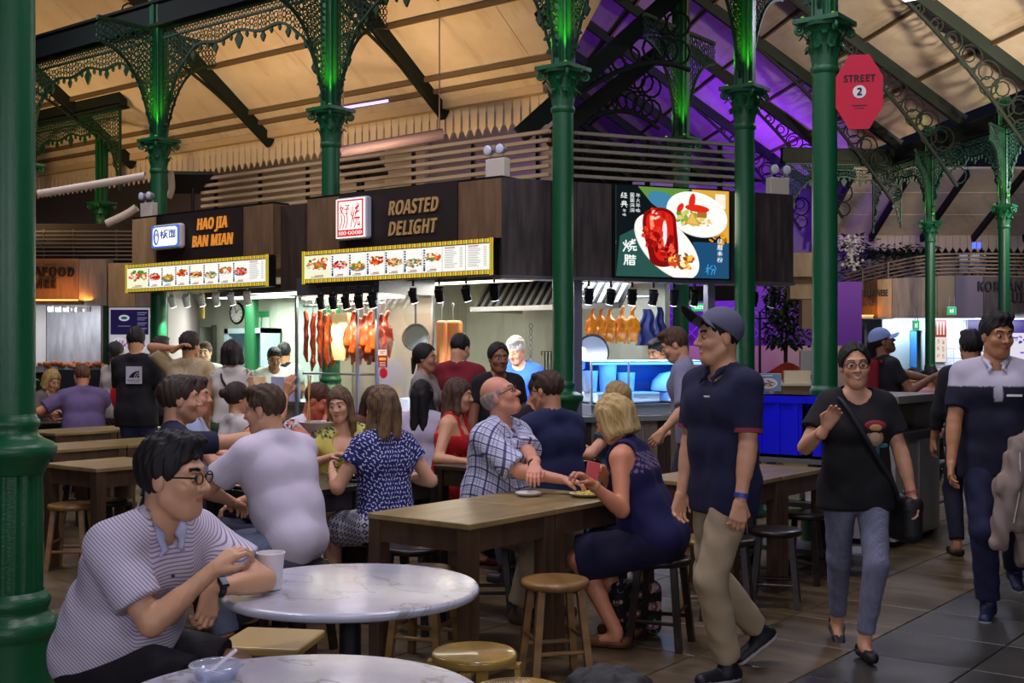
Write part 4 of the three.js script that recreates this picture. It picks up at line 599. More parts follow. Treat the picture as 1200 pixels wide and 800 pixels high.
// side face of the roast stall
const sideO = struct('wall_side', 'dark wood fascia turning the corner of the roast stall', V(-6.55, 0, -FB)); sideO.rotation.y = Math.PI / 3;
const SD = (t, y, n = 0) => V(-6.55 + .5 * t + .866 * n, y, -FB - .866 * t + .5 * n);        // along the side, n out to the hall
const sideT = px => { const t = (px - 600) / FOC; return (t * (ST * 6.55 + CT * FB) - (CT * -6.55 + ST * FB)) / ((CT * .5 + ST * .866) - t * (-ST * .5 + CT * .866)); };   // where a picture column meets the side face
{
  const L = sideT(930), ts = [0, sideT(648), sideT(676), sideT(717), sideT(852), L];
  for (let i = 0; i < 5; i++) { if (i === 3) { new GB().box(ts[3], Y0, -.22, ts[4], Y1, -.05).to('wood_panel', nightWood, sideO); continue; } new GB().box(ts[i] + .003, Y0, -.22, ts[i + 1] - .003, Y1, 0).to('wood_panel', i < 2 ? nightWood : nightWood, sideO); }
  new GB().box(0, Y0 - .03, -.24, L, Y0, .02).to('light_rail', steelDull, sideO);
  const pt = ctex(640, 540, (x, w, h) => {
    const g0 = '#0c1418'; x.fillStyle = g0; x.fillRect(0, 0, w, h); x.fillStyle = '#27504a'; x.beginPath(); x.moveTo(0, h); x.lineTo(20, 300); x.lineTo(140, 230); x.lineTo(300, 540); x.fill(); x.fillStyle = '#5f8a3c'; x.beginPath(); x.moveTo(120, 0); x.lineTo(420, 0); x.quadraticCurveTo(300, 70, 190, 90); x.fill(); x.fillStyle = '#3e7fa0'; x.beginPath(); x.ellipse(260, 80, 90, 50, .4, 0, 6.3); x.fill(); x.fillStyle = '#d9a23a'; x.beginPath(); x.moveTo(420, 0); x.lineTo(640, 0); x.lineTo(640, 330); x.lineTo(560, 250); x.fill(); x.fillStyle = '#1d4a70'; x.fillRect(430, 320, 210, 220); x.fillStyle = '#f1e8d8'; x.fillRect(560, 20, 60, 90); x.fillStyle = '#c96b18'; blob(x, 560, 290, 70, ['#d98a24', '#b85a14', '#e8b040'], 20);
    const plate = (cx, cy, rx, ry, a) => { x.save(); x.translate(cx, cy); x.rotate(a); x.fillStyle = '#d8d4cc'; x.beginPath(); x.ellipse(0, 6, rx, ry, 0, 0, 6.3); x.fill(); x.fillStyle = '#f7f4ee'; x.beginPath(); x.ellipse(0, 0, rx, ry, 0, 0, 6.3); x.fill(); x.restore(); };
    plate(285, 355, 235, 125, .85); plate(455, 150, 180, 130, .35);
    x.save(); x.translate(245, 290); x.rotate(.25); x.fillStyle = '#7a0c08'; x.beginPath(); x.moveTo(-120, -110); x.bezierCurveTo(-60, -190, 40, -180, 60, -120); x.bezierCurveTo(100, 0, 130, 60, 130, 130); x.bezierCurveTo(80, 200, 0, 190, -20, 160); x.bezierCurveTo(-60, 60, -130, -20, -120, -110); x.fill(); x.fillStyle = '#d31d12'; x.beginPath(); x.moveTo(-100, -100); x.bezierCurveTo(-50, -165, 30, -160, 45, -110); x.bezierCurveTo(80, 0, 100, 60, 100, 120); x.bezierCurveTo(60, 160, 20, 150, 0, 120); x.bezierCurveTo(-40, 40, -110, -20, -100, -100); x.fill();
    x.fillStyle = '#f3d6cc'; x.beginPath(); x.ellipse(20, -20, 14, 80, -.25, 0, 6.3); x.fill(); x.fillStyle = '#f08a6a'; x.beginPath(); x.ellipse(-52, -30, 12, 80, -.4, 0, 6.3); x.fill(); x.fillStyle = '#e9573a'; x.beginPath(); x.ellipse(74, 50, 9, 60, -.3, 0, 6.3); x.fill(); blob(x, -40, -120, 60, ['#b5140c', '#f0c0a8', '#d8301c'], 14); blob(x, -20, 20, 90, ['#b0140e', '#e23a22', '#8a0c0a', '#d8281a'], 46); blob(x, 40, 70, 60, ['#9a1410', '#e85a3a', '#6a0a0c'], 26); x.fillStyle = '#dfe2ee'; x.beginPath(); x.ellipse(22, -20, 11, 70, -.25, 0, 6.3); x.fill(); blob(x, 70, 140, 45, ['#3b1a3a', '#6a1a2a', '#8a3024'], 14); x.restore();
    blob(x, 370, 440, 70, ['#e07a24', '#f0c048', '#8a4a1c', '#d8401c', '#f6e2b8'], 60);
    blob(x, 420, 175, 80, ['#86a63a', '#b9c85a', '#5f8a2c', '#d8c878'], 40); x.fillStyle = '#c98f3a'; x.beginPath(); x.moveTo(385, 210); x.lineTo(425, 130); x.lineTo(475, 225); x.fill(); x.fillStyle = '#e2b65a'; x.beginPath(); x.moveTo(395, 206); x.lineTo(425, 142); x.lineTo(462, 216); x.fill(); x.fillStyle = '#a86b28'; x.fillRect(455, 110, 55, 60); x.fillStyle = '#d92a1a'; x.beginPath(); x.ellipse(455, 115, 70, 22, .1, 0, 6.3); x.fill(); x.beginPath(); x.ellipse(425, 75, 18, 50, .15, 0, 6.3); x.fill(); x.beginPath(); x.ellipse(358, 115, 16, 30, .5, 0, 6.3); x.fill(); blob(x, 500, 200, 40, ['#e8c878', '#d88a3a', '#f4e8c8'], 16);
    const wt = '#eef2ee'; han(x, 'jing', 26, 42, 34, wt, 4); han(x, 'dian', 26, 92, 36, wt, 4); han(x, 'nian', 36, 140, 18, wt, 2); han(x, 'wei', 36, 164, 18, wt, 2);
    ['yuan', 'yuan', 'man', 'man'].forEach((n, i) => han(x, n, 76, 42 + i * 30, 24, wt, 2.4)); ['nian', 'huo', 'nian', 'wei'].forEach((n, i) => han(x, n, 108, 42 + i * 30, 24, wt, 2.4));
    han(x, 'shao', 40, 320, 70, wt, 8); han(x, 'la', 44, 408, 62, wt, 8); ['jing', 'la', 'mi', 'fen'].forEach((n, i) => han(x, n, 572, 295 + i * 38, 30, wt, 3.5)); han(x, 'fen', 505, 455, 60, '#3f9fd8', 5);
  });
  const o = thing('picture_lightbox', 'backlit picture of red roast duck on white plates with white Chinese lettering', 'lightbox', V(-6.55, 0, -FB)); o.rotation.y = Math.PI / 3;
  const w = ts[4] - ts[3], c = (ts[3] + ts[4]) / 2; new GB().box(ts[3], Y0, -.05, ts[4], Y1, .05).to('box', frameBlack, o); const s = screenBox(w - .03, Y1 - Y0 - .03, .01); s.translate(c, (Y0 + Y1) / 2, .052); mesh('picture', s, glowM(0, 1.0, pt), o);
  const l = new THREE.RectAreaLight(0xffe8e0, 1.6, w, .8); l.position.copy(SD(c, 2.66, .07)); l.lookAt(SD(c, 2.0, 4)); l.name = 'picture_light'; scene.add(l);
}
// slats above the stalls
{
  const slat = M(0xd2b486, .6), slat2 = M(0xa09c88, .6); const c = W((645 - 600) / FOC * 11.75, 11.75), x0 = A(237, 9.5), z = -9.5;
  const oL = thing('slat_screen', 'long pale wooden slats above the two stall signs', 'slat screen'), oR = thing('slat_screen', 'grey slats above the roast picture light box', 'slat screen'); const e = V(c.x + .5 * 2.15, 0, c.z - .866 * 2.15);
  for (let i = 0; i < 8; i++) { const y = 3.72 - i * .085; new GB().bar(V(x0, y, z), V(c.x, y, z), .05, .035).to('slat', slat, oL); new GB().bar(V(c.x + .03, y, c.z - .05), V(e.x, y, e.z), .05, .03).to('slat', slat2, oR); }
  for (let i = 0; i < 7; i++) { const x = x0 + .2 + i * (c.x - x0 - .4) / 6; new GB().box(x, 2.4, z - .06, x + .04, 3.74, z - .03).to('upright', frameBlack, oL); } for (const t of [.15, .5, .9]) new GB().box(0, 0, 0, .04, 1.34, .04).to('upright', frameBlack, oR).position.set(c.x + (e.x - c.x) * t - .04, 2.4, c.z + (e.z - c.z) * t - .06);
}
// emergency lamps on the fascias
function emergency(p, label, ry = 0) { const o = thing('emergency_light', label, 'emergency light', p, 'twin head emergency lights'); o.rotation.y = ry; mesh('case', new RoundedBoxGeometry(.22, .17, .09, 2, .012).translate(0, .085, 0), M(0xd8d0bc, .5), o); for (const s of [-1, 1]) { const g = new GB(); g.rod(V(s * .07, .17, 0), V(s * .07, .2, 0), .012); g.add(new THREE.CylinderGeometry(.05, .035, .06, 12).rotateX(Math.PI / 2).translate(s * .07, .245, .03)); const h = g.to('lamp_head', M(0xb8bcc4, .25, .6), o); mesh('lens', new THREE.SphereGeometry(.046, 10, 6).scale(1, 1, .35).translate(s * .07, .245, .062), M(0xdfe8f4, .1), h); } }
emergency(V(A(577, FB) - .02, Y1 + .02, -FB - .1), 'twin head emergency light on top of the roast sign board'); emergency(V(A(166, FB), Y1 + .02, -FB - .1), 'twin head emergency light on top of the noodle sign board'); emergency(SD(sideT(918), Y1, -.1), 'twin head emergency light at the far end of the dark side fascia', Math.PI / 3);
// kitchens behind the counters
const wallPale = new THREE.MeshStandardMaterial({ map: dtex(256, 256, (u, v) => mix(hex(0xc9cfc0), hex(0xa9b2a2), fb(u, v, 6, 3, 91) * 1.1 - .2 + (fb(u, v, 20, 2, 93) > .66 ? .3 : 0)), 1.6), roughness: .45, side: THREE.DoubleSide });
const kit = struct('wall_back', 'pale kitchen back wall of the stalls'), BW = 11.0;
{
  const D0 = A(235, BW), D1 = A(253, BW), DY = YY(245, 383, BW); new GB().box(-14.5, 0, -BW - .1, D0, 2.5, -BW).to('wall_panel', wallPale, kit); new GB().box(D0, DY, -BW - .1, D1, 2.5, -BW).to('wall_panel', wallPale, kit); new GB().box(D1, 0, -BW - .1, -6.5, 2.5, -BW).to('wall_panel', wallPale, kit); new GB().box(D0 - .1, 0, -BW - 1.9, D0, 2.5, -BW - .1).to('store_wall', wallPale, kit); new GB().box(D1, 0, -BW - 1.9, D1 + .1, 2.5, -BW - .1).to('store_wall', wallPale, kit); new GB().box(D0 - .1, 0, -BW - 2, D1 + .1, 2.5, -BW - 1.9).to('store_wall', wallPale, kit); new GB().box(D0 - .1, 2.4, -BW - 1.9, D1 + .1, 2.5, -BW - .1).to('store_ceiling', wallPale, kit); new GB().box(-9.4, 0, -BW + .01, -9.25, 2.42, -8.75).to('partition', wallPale, kit);
  new GB().add(plate([[-12.1, 8.7], [-9.3, 8.7], [-9.3, 11.1], [-14.5, 11.1]].map(([x, y]) => [x, -y]).reverse(), 0, .1).rotateX(Math.PI / 2).translate(0, 2.46, 0)).to('soffit', M(0xb9a98a, .7), kit); new GB().add(plate([[-9.3, 8.49], [-6.68, 8.49], [-5.5, 10.53], [-5.5, 11.1], [-9.3, 11.1]].map(([x, y]) => [x, -y]).reverse(), 0, .1).rotateX(Math.PI / 2).translate(0, 2.46, 0).scale(1, 1, 1)).to('soffit', M(0xb9a98a, .7), kit);
  new GB().bar(V(-12.1, 1.18, -8.75), V(-14.45, 1.18, -11.03), .1, 2.36).to('end_wall', M(0xb9a8ac, .6), kit);
  // counters
  const c1 = thing('service_counter', 'noodle stall service counter with pale top', 'counter'); new GB().box(A(228, 8.7), 0, -9.1, A(372, 8.7), .98, -8.62).to('cabinet', greyWood, c1); new GB().box(A(228, 8.7) - .02, .98, -9.14, A(372, 8.7), 1.02, -8.58).to('worktop', steelDull, c1);
  const c2 = thing('service_counter', 'roast stall front counter with pale glass front', 'counter'); new GB().box(A(372, 8.6) + .02, 0, -9.1, A(588, 8.6) - .1, .82, -8.26).to('cabinet', M(0xb7c4b4, .35), c2); new GB().box(A(372, 8.6) + .02, .82, -9.14, A(588, 8.6) - .1, .86, -8.24).to('worktop', steel, c2);
  const c3 = thing('service_counter', 'side counter of grey planks with a steel ledge under the blue glass case', 'counter', V(-6.55, 0, -FB)); c3.rotation.y = Math.PI / 3; const L = sideT(850); for (let t = .42, i = 0; t < L; t += .14, i++) new GB().box(t, .02, -.3, Math.min(L, t + .135), .9, -.2).to('plank', i % 3 ? greyWood : dkWood, c3); new GB().box(.4, .9, -.85, L, .95, -.16).to('ledge', steel, c3);
}
// display case of roast meats
const glassM = new THREE.MeshPhysicalMaterial({ color: 0xf4fbff, transmission: 1, roughness: .02, ior: 1.45, thickness: 0, side: THREE.DoubleSide });
const roastA = M(0xb5471a, .3, 0, {}), roastB = M(0xc8761e, .3, 0, {}), roastDk = M(0x7d2410, .35, 0, {});
const roastTex = dtex(128, 128, (u, v) => mix(mix(hex(0xd8651a), hex(0xa8280c), fb(u, v, 5, 5, 95) * 1.5 - .2), hex(0x4c1006), Math.max(0, fb(u, v, 12, 12, 97) * 2 - 1.15)), .25);
const roastM = new THREE.MeshPhysicalMaterial({ map: roastTex, roughness: .3, clearcoat: .6 }), duckGold = new THREE.MeshPhysicalMaterial({ map: dtex(128, 128, (u, v) => mix(hex(0xf2920e), hex(0xc86408), fb(u, v, 6, 6, 99) * 1.4 - .2), .25), roughness: .35, clearcoat: .5 });
const duckG = (() => { const v = (x, y, z) => V(x, y, z), p = [{ a: v(0, -.2, 0), b: v(0, -.34, .01), ra: .06, rb: .075, k: .05 }, { a: v(0, -.34, .01), b: v(0, -.43, -.01), ra: .07, rb: .025, k: .04 }, { a: v(0, -.2, 0), b: v(0, -.08, -.01), ra: .04, rb: .018, k: .03 }, { a: v(0, -.08, -.01), b: v(.03, -.03, .0), ra: .018, rb: .02, k: .02 }]; for (const s of [1, -1]) p.push({ a: v(s * .06, -.2, .01), b: v(s * .085, -.3, .02), ra: .022, rb: .016, k: .02 }, { a: v(s * .04, -.4, .01), b: v(s * .05, -.47, .02), ra: .03, rb: .014, k: .02 }); const [lo, hi] = bounds(p, .01), g = surf(field(p), lo, hi, .011); return setUV(g, (x, y, z) => [Math.atan2(x, z) * .08, y]); })();
const hook = new GB().tube([V(0, .1, 0), V(.012, .13, 0), V(-.005, .15, 0), V(-.012, .12, 0)], .004, 5, 10).rod(V(0, .1, 0), V(0, -.03, 0), .003).geo();
function hung(name, label, p, g, m, ry, group) { const o = thing(name, label, 'roast meat', p, group); o.rotation.y = ry; mesh('meat', g, m, o); mesh('hook', hook, steel, o); return o; }
{
  const a0 = A(374, 8.6), a1 = A(470, 8.6), o = thing('display_case', 'glass display case hung with red roast meats', 'display case'), z0 = -8.29, z1 = -9.1, yt = 2.12;
  new GB().box(a0, yt, z1, a1, 2.3, z0).to('canopy', steelDull, o);
  for (const [x, z] of [[a0, z0], [a1 - .03, z0], [a0, z1], [a1 - .03, z1], [A(445, 8.6), z0]]) new GB().box(x, .86, z, x + .025, yt, z + .025).to('post', steel, o);
  new GB().box(a0, .86, z0, a1, yt, z0 + .006).to('glass_pane', glassM, o); new GB().box(a1, .86, z1, a1 + .006, yt, z0).to('glass_pane', glassM, o);
  for (const y of [2.02, 1.33]) new GB().rod(V(a0, y, -8.38), V(a1, y, -8.38), .012).to('hanging_rail', steel, o);
  new GB().box(a0, .87, z1, a1, 2.1, z1 + .01).to('back_panel', M(0xb9b6ae, .3, .3), o); new GB().box(a0 + .04, 2.085, -8.7, a1 - .04, 2.11, -8.32).to('lamp_glass', glowM(0xffe0b8, 3), o);
  const l = new THREE.RectAreaLight(0xffe8cc, 20, a1 - a0 - .1, .35); l.position.set((a0 + a1) / 2, 2.075, -8.5); l.lookAt((a0 + a1) / 2, 0, -8.4); l.name = 'case_light'; scene.add(l);
  const strip = (L, sd) => { const p = [], n = 6; for (let i = 0; i < n; i++) { const o2 = j => V(.012 * Math.sin(j * 2.3 + sd), -j * L / n, .008 * Math.cos(j * 1.7 + sd)), r = j => .024 + .009 * Math.sin(j * 3.1 + sd * 2) - (j === n ? .01 : 0); p.push({ a: o2(i), b: o2(i + 1), ra: r(i), rb: r(i + 1), k: .01 }); } const [lo, hi] = bounds(p, .01); return setUV(surf(field(p), lo, hi, .01), (x, y, z) => [Math.atan2(x, z) * .05, y]); }, sts = [strip(.5, 0), strip(.42, 1.3), strip(.56, 2.9)], slab = plate([[-.1, 0], [.1, .01], [.1, -.4], [.06, -.47], [-.08, -.46], [-.11, -.3]], -.03, .03); const w = a1 - a0;
  for (let i = 0; i < 9; i++) hung('roast_strip', 'long strip of red roast pork hanging in the display case', V(a0 + .08 + i * .05, 1.95 - (i % 4) * .02, -8.345 + (i % 2) * -.055), sts[i % 3], roastM, rr(-.4, .4), 'roast pork strips in the display case');
  hung('pork_slab', 'pale slab of crisp roast pork belly in the display case', V(a0 + .58, 1.93, -8.36), slab, M(0xe8c890, .5), .1);
  for (let i = 0; i < 11; i++) hung('roast_duck', 'glazed red roast duck hanging in the display case', V(a0 + .72 + i * (a1 - a0 - .8) / 10, 1.97 - (i % 3) * .035, -8.37 - (i % 2) * .13), duckG, roastM, rr(-.6, .6), 'red roast ducks in the display case');
  const sg = ctex(96, 128, (x, wd, h) => { x.fillStyle = '#8c1414'; x.fillRect(0, 0, wd, h); x.fillStyle = '#d9c8c0'; x.fillRect(0, 0, wd, 42); x.fillStyle = '#a02020'; x.fillRect(16, 10, 60, 5); x.fillRect(16, 22, 44, 5); x.fillStyle = '#e8b040'; x.fillRect(10, 56, 76, 22); x.fillStyle = '#f0e0d0'; for (let i = 0; i < 3; i++) x.fillRect(14, 90 + i * 12, 66, 5); }), sn = screenBox(.115, .17, .006).translate(A(449, 8.28), YY(449, 420, 8.28), -8.275); solo('notice', sn, new THREE.MeshStandardMaterial({ map: sg, roughness: .5 }), 'red and pale notice stuck on the display case glass', 'notice'); solo('round_notice', new THREE.CylinderGeometry(.05, .05, .006, 20).rotateX(Math.PI / 2).translate(A(450, 8.28), YY(450, 437, 8.28), -8.275), M(0xc81e28, .5), 'round red sticker below the notice on the display case', 'sticker');
  const tr = thing('meat_tray', 'steel tray of chopped roast meat on the counter', 'tray', V((a0 + a1) / 2 + .1, .87, -8.85)); new GB().box(-w * .45, 0, -.18, w * .45, .05, .18).to('tray', steel, tr); const g = new GB(); for (let i = 0; i < 70; i++) g.sph(rr(-.42, .42) * w, .055, rr(-.15, .15), rr(.02, .045), 1, .6, 1, 6); g.to('chopped_meat', roastM, tr, 'stuff');
}
// golden ducks and other things in the side window
for (const [px, i] of [[667, 0], [694, 1], [704, 2], [714, 3], [728, 4], [741, 5]]) { const p = P(px, 362, 12.0); hung('golden_duck', 'golden yellow roast duck hanging over the side counter', V(p.x, p.y + .04, p.z), duckG, duckGold, rr(-1, 1), 'golden ducks over the side counter').scale.set(.85, .82, .85); }
new GB().rod(P(660, 348, 12), P(765, 348, 12), .012).to(numbered('duck_rail'), steel, scene).userData = { label: 'steel rail the golden ducks hang from', category: 'rail' };
for (const [px, t] of [[518, 'narrow'], [531, 'broad']]) { const p = P(px, 372, 12.3), w = t === 'broad' ? .1 : .06; const g = new RoundedBoxGeometry(w * 2, .62, .08, 3, .035).translate(0, -.34, 0); hung('pork_side', t + ' brown side of roast pork hanging behind the front counter', p, g, M(0xb0703c, .45), .3); }
// extractor hood
{
  const o = thing('extractor_hood', 'steel extractor hood with slanted filter louvres', 'extractor hood'), x0 = A(553, 9.9), x1 = -6.35, zf = -9.9, y = 1.98;
  new GB().box(x0, y, zf, x1, y + .05, zf + .03).box(x0, y + .36, zf - .32, x1, y + .5, zf - .3).to('rim', steel, o); new GB().add(plate([[0, 0], [-.9, 0], [-.9, .48], [-.32, .48], [-.3, .38]], 0, .02).rotateY(-Math.PI / 2).translate(x0, y, zf)).to('end_plate', steel, o); new GB().bar(V((x0 + x1) / 2, y + .03, zf - .02), V((x0 + x1) / 2, y + .38, zf - .32), x1 - x0, .015).to('filter_bed', M(0x2b2b28, .5, .5), o);
  for (let x = x0 + .05; x < x1; x += .1) new GB().bar(V(x, y + .05, zf), V(x + .0, y + .37, zf - .28), .045, .03).to('louvre', steelDull, o);
  for (let i = 0; i < 5; i++) { const g = new THREE.IcosahedronGeometry(.13, 2), p = g.attributes.position; for (let k = 0; k < p.count; k++) { const s = 1 + .2 * Math.sin(p.getX(k) * 60 + p.getY(k) * 47 + i); p.setXYZ(k, p.getX(k) * 1.3 * s, p.getY(k) * .6 * s, p.getZ(k) * s); } g.computeVertexNormals(); solo('plastic_bag', g, M(i % 2 ? 0x3f9f78 : 0xc8dccf, .4), (i % 2 ? 'green' : 'whitish') + ' plastic bag bundle stored on top of the extractor hood', 'plastic bag', V(x0 + .35 + i * .27, y + .57, zf - .42), 'plastic bags on the hood'); }
  const ch = new GB(); const cp = P(622, 382, 12.9); for (let i = 0; i < 7; i++) ch.add(new THREE.TorusGeometry(.025, .006, 4, 10).rotateY(i % 2 ? 1.57 : 0).translate(cp.x, cp.y - i * .06, cp.z)); tag(ch.to(numbered('hook_chain'), steelDull, scene), 'steel hook chain hanging below the hood', 'chain');
}
// blue lit glass case on the side counter
{
  const o = thing('glass_case', 'blue lit glass counter case with white trays', 'glass case', V(-6.55, 0, -FB)); o.rotation.y = Math.PI / 3; const t0 = sideT(703) + .02, t1 = sideT(840), y0 = .955, y1 = 1.46, n0 = -.22, n1 = -.75;
  new GB().box(t0, y0, n1, t1, y0 + .1, n0).to('plinth', M(0x55585e, .4, .5), o);
  for (const [x, z] of [[t0, n0], [t1, n0], [t0, n1], [t1, n1], [t0 + (t1 - t0) * .32, n0]]) new GB().box(x - .008, y0 + .1, z - .008, x + .008, y1, z + .008).to('corner_strip', steel, o);
  new GB().box(t0, y0 + .1, n0, t1, y1, n0 + .005).to('glass_pane', glassM, o); new GB().box(t0, y1, n1, t1, y1 + .012, n0 + .01).to('glass_top', M(0x8fb0d8, .15), o); new GB().box(t0, y0 + .1, n1, t1, y1, n1 + .006).to('back_pane', M(0x2f5fa8, .3), o); new GB().box(t0 + .02, y1 - .03, n0 - .06, t1 - .02, y1 - .01, n0 - .03).to('lamp_tube', glowM(0x5fb4ff, 3), o);
  const l = new THREE.RectAreaLight(0x4a9cff, 11, t1 - t0 - .1, .12); l.position.copy(SD((t0 + t1) / 2, y1 - .04, n0 - .1)); l.lookAt(SD((t0 + t1) / 2, y0, n0 - .22)); l.name = 'case_light'; scene.add(l);
  for (let i = 0; i < 4; i++) solo('food_tray', new RoundedBoxGeometry(.3, .1, .36, 2, .02), M(0xe4ecf2, .3), 'white tray in the blue lit glass case', 'tray', SD(t0 + .25 + i * .38, y0 + .16, n0 - .26), 'white trays in the glass case').rotation.y = Math.PI / 3; const dm = new GB().lathe([[.24, 0], [.25, .02], [.23, .1], [.16, .17], [0, .2]], 24).geo(); solo('white_dome', dm, M(0xf2f2ee, .3), 'big white dome cover in the blue lit glass case', 'dome cover', SD(t0 + 1.05, y0 + .215, n0 - .26));
  for (const [i, h] of [[0, .2], [1, .26], [2, .18]]) solo('plastic_tub', new GB().lathe([[0, 0], [.075, 0], [.09, h], [.085, h], [.07, .01], [0, .01]], 16).geo(), M(0xcfe0ee, .3), 'translucent plastic tub in the blue lit glass case, ' + ['shortest', 'tallest', 'middle'][i === 2 ? 0 : i === 1 ? 1 : 2] + ' one', 'tub', SD(t0 + .12 + i * .2, y0 + .215, n0 - .3));
  for (const [px, t] of [[682, 'thick steel post between the corner column and the blue glass case'], [839, 'pale steel post at the end of the side counter']]) { const tt = sideT(px); solo('steel_post', BX(-.04, 0, -.04, .04, Y0, .04), M(0x8b8aa0, .35, .5), t, 'post', SD(tt, 0, -.12)).rotation.y = Math.PI / 3; }
  const dp = P(694, 413, 11.9), dg = thing('round_tray', 'round white tray with dark rim standing beside the steel post', 'tray', dp); turn(dg, 1, .3); mesh('disc', new THREE.CylinderGeometry(.165, .165, .02, 32).rotateX(Math.PI / 2), M(0xd8dce4, .4), dg); mesh('rim', new THREE.TorusGeometry(.168, .014, 6, 32), M(0x22262e, .4), dg);
  for (let i = 0; i < 2; i++) { const g = new GB().lathe([[0, 0], [.04, 0], [.05, .4], [.11, .44], [.12, .62], [.06, .66], [0, .66]], 14).geo(); solo('cup_stack', g, M(0xe6e4e0, .45), ['stack of white cups', 'stack of white bowls'][i] + ' beside the steel post', 'cup stack', SD(sideT(690) + i * .1, .955, -.42 - i * .12), 'white stacks by the steel post'); }
  // blue apron on a hook, yellow pipes, tiled column wall
  const ap = P(758, 362, 12.6), ag = new THREE.PlaneGeometry(.3, .62, 12, 14), q = ag.attributes.position; for (let i = 0; i < q.count; i++) { const t = .5 - q.getY(i) / .62, w = .35 + .75 * t; q.setXYZ(i, q.getX(i) * w + .02 * Math.sin(t * 9), q.getY(i), .05 * Math.sin(q.getX(i) * 40) * t + .03 * t); } ag.computeVertexNormals(); ag.translate(0, -.31, 0); const ao = thing('apron', 'dark blue coat hanging in the side kitchen', 'coat', ap); turn(ao, 1, .2); ag.scale(.9, .62, 1); mesh('cloth', ag, M(0x16235c, .8), ao); const a2 = ag.clone(); a2.scale(.8, .75, 1); a2.rotateY(.5); a2.translate(.12, .02, .05); mesh('sleeve', a2, M(0x13205a, .8), ao);
  const yp = M(0xc8a838, .4), pip = thing('gas_pipes', 'yellow gas pipes on the side kitchen wall', 'pipe'); new GB().rod(P(762, 335, 13), P(762, 395, 13), .045).to('riser', yp, pip); new GB().rod(P(748, 362, 13), P(764, 362, 13), .035).to('branch', yp, pip); new GB().rod(P(750, 373, 13), P(764, 373, 13), .03).to('branch', yp, pip); new GB().box(-.06, -.06, -.05, .06, .06, .05).to('valve', blackMetal, pip).position.copy(P(750, 368, 12.95));
  tag(solo('yellow_pipe', new GB().rod(P(237, 345, 14.4), P(237, 373, 14.4), .03).geo(), yp, 'yellow pipe hanging in the noodle stall', 'pipe'), null);
}
// spot lights on tracks
const spotG = (() => { const b = new GB(); b.rod(V(0, .12, 0), V(0, .2, 0), .014).box(-.05, .08, -.01, .05, .1, .01).box(-.055, -.03, -.01, -.045, .1, .01).box(.045, -.03, -.01, .055, .1, .01); b.add(new THREE.CylinderGeometry(.042, .05, .15, 14).rotateX(.35)); for (let i = 0; i < 3; i++) b.add(new THREE.CylinderGeometry(.052, .052, .008, 14).translate(0, .02 + i * .02, 0).rotateX(.35)); return b.geo(); })(), spotFace = new THREE.CylinderGeometry(.042, .042, .006, 14).translate(0, -.078, 0).rotateX(.35);
function track(p0, p1, n, label, lamp, col, power, aim) {
  const o = thing('track_light', label, 'track light'); new GB().bar(p0, p1, .035, .03).to('track', col === 'white' ? white : blackMetal, o); const ry = Math.atan2(-(p1.z - p0.z), p1.x - p0.x);
  for (let i = 0; i < n; i++) { const p = p0.clone().lerp(p1, n > 1 ? .06 + .88 * i / (n - 1) : .5); const s = mesh('spot_head', spotG, col === 'white' ? white : blackMetal, o); s.position.set(p.x, p.y - .165, p.z); s.scale.setScalar(.82); s.rotation.y = ry + (i % 2 ? .2 : -.15); const f = mesh('lens', spotFace, glowM(lamp, power ? 5 : .6), s); if (power) { const l = new THREE.SpotLight(lamp, power, 0, .7, .6, 2); l.position.set(p.x, p.y - .31, p.z + .03); const t = aim ? aim(p) : V(p.x, 0, p.z + .4); l.target.position.copy(t); l.castShadow = true; l.name = 'spot_beam'; scene.add(l, l.target); } }
}
track(V(A(196, 8.62), 2.3, -8.62), V(A(296, 8.62), 2.3, -8.62), 6, 'white track of six spot lights under the noodle menu board', 0xffffff, 'white', 4);
track(V(A(372, 8.2), 2.2, -8.2), V(A(440, 8.2), 2.2, -8.2), 5, 'track of five small spot lights in front of the display case', 0xfff0d8, 'black', 1.6, p => V(p.x, 1.5, -8.45));
track(V(A(478, 8.5), 2.25, -8.5), V(A(586, 8.5), 2.25, -8.5), 4, 'track of large black spot lights under the roast menu board', 0xf0f4ff, 'black', 9, p => V(p.x, .9, -9.2));
track(SD(sideT(688), 2.22, -.12), SD(sideT(830), 2.22, -.12), 6, 'track of black spot lights under the roast duck picture', 0xf0f4ff, 'black', 8, p => V(p.x - .5, .9, p.z - .3));
track(SD(sideT(890), 2.22, -.12), SD(sideT(915), 2.22, -.12), 2, 'pair of black spot lights beyond the far side column', 0xf0f4ff, 'black', 0);
// kitchen lamps, unseen behind the boards, placed to light the stall interiors
areaLamp('unseen_kitchen_lamp', 'unseen long white kitchen lamp over the noodle stall', V(-10.6, 2.26, -9.9), V(-10.6, 0, -9.9), 2.0, .5, 0xf2fff2, 15, 'unseen kitchen lamps', 3);
areaLamp('unseen_kitchen_lamp', 'unseen long white kitchen lamp beside the store room doorway', V(-12.35, 2.26, -10.3), V(-12.35, 0, -10.3), 1.2, .5, 0xf2fff2, 18, 'unseen kitchen lamps', 3);
areaLamp('unseen_kitchen_lamp', 'unseen long white kitchen lamp over the roast stall', V(-8.0, 2.26, -9.4), V(-8.0, 0, -9.4), 2, .3, 0xfff6e4, 17, 'unseen kitchen lamps', 3);
areaLamp('unseen_kitchen_lamp', 'unseen short white kitchen lamp inside the side window', V(-6.6, 2.26, -10.2), V(-6.6, 0, -10.2), .6, .6, 0xf4f8ff, 16, 'unseen kitchen lamps', 3);
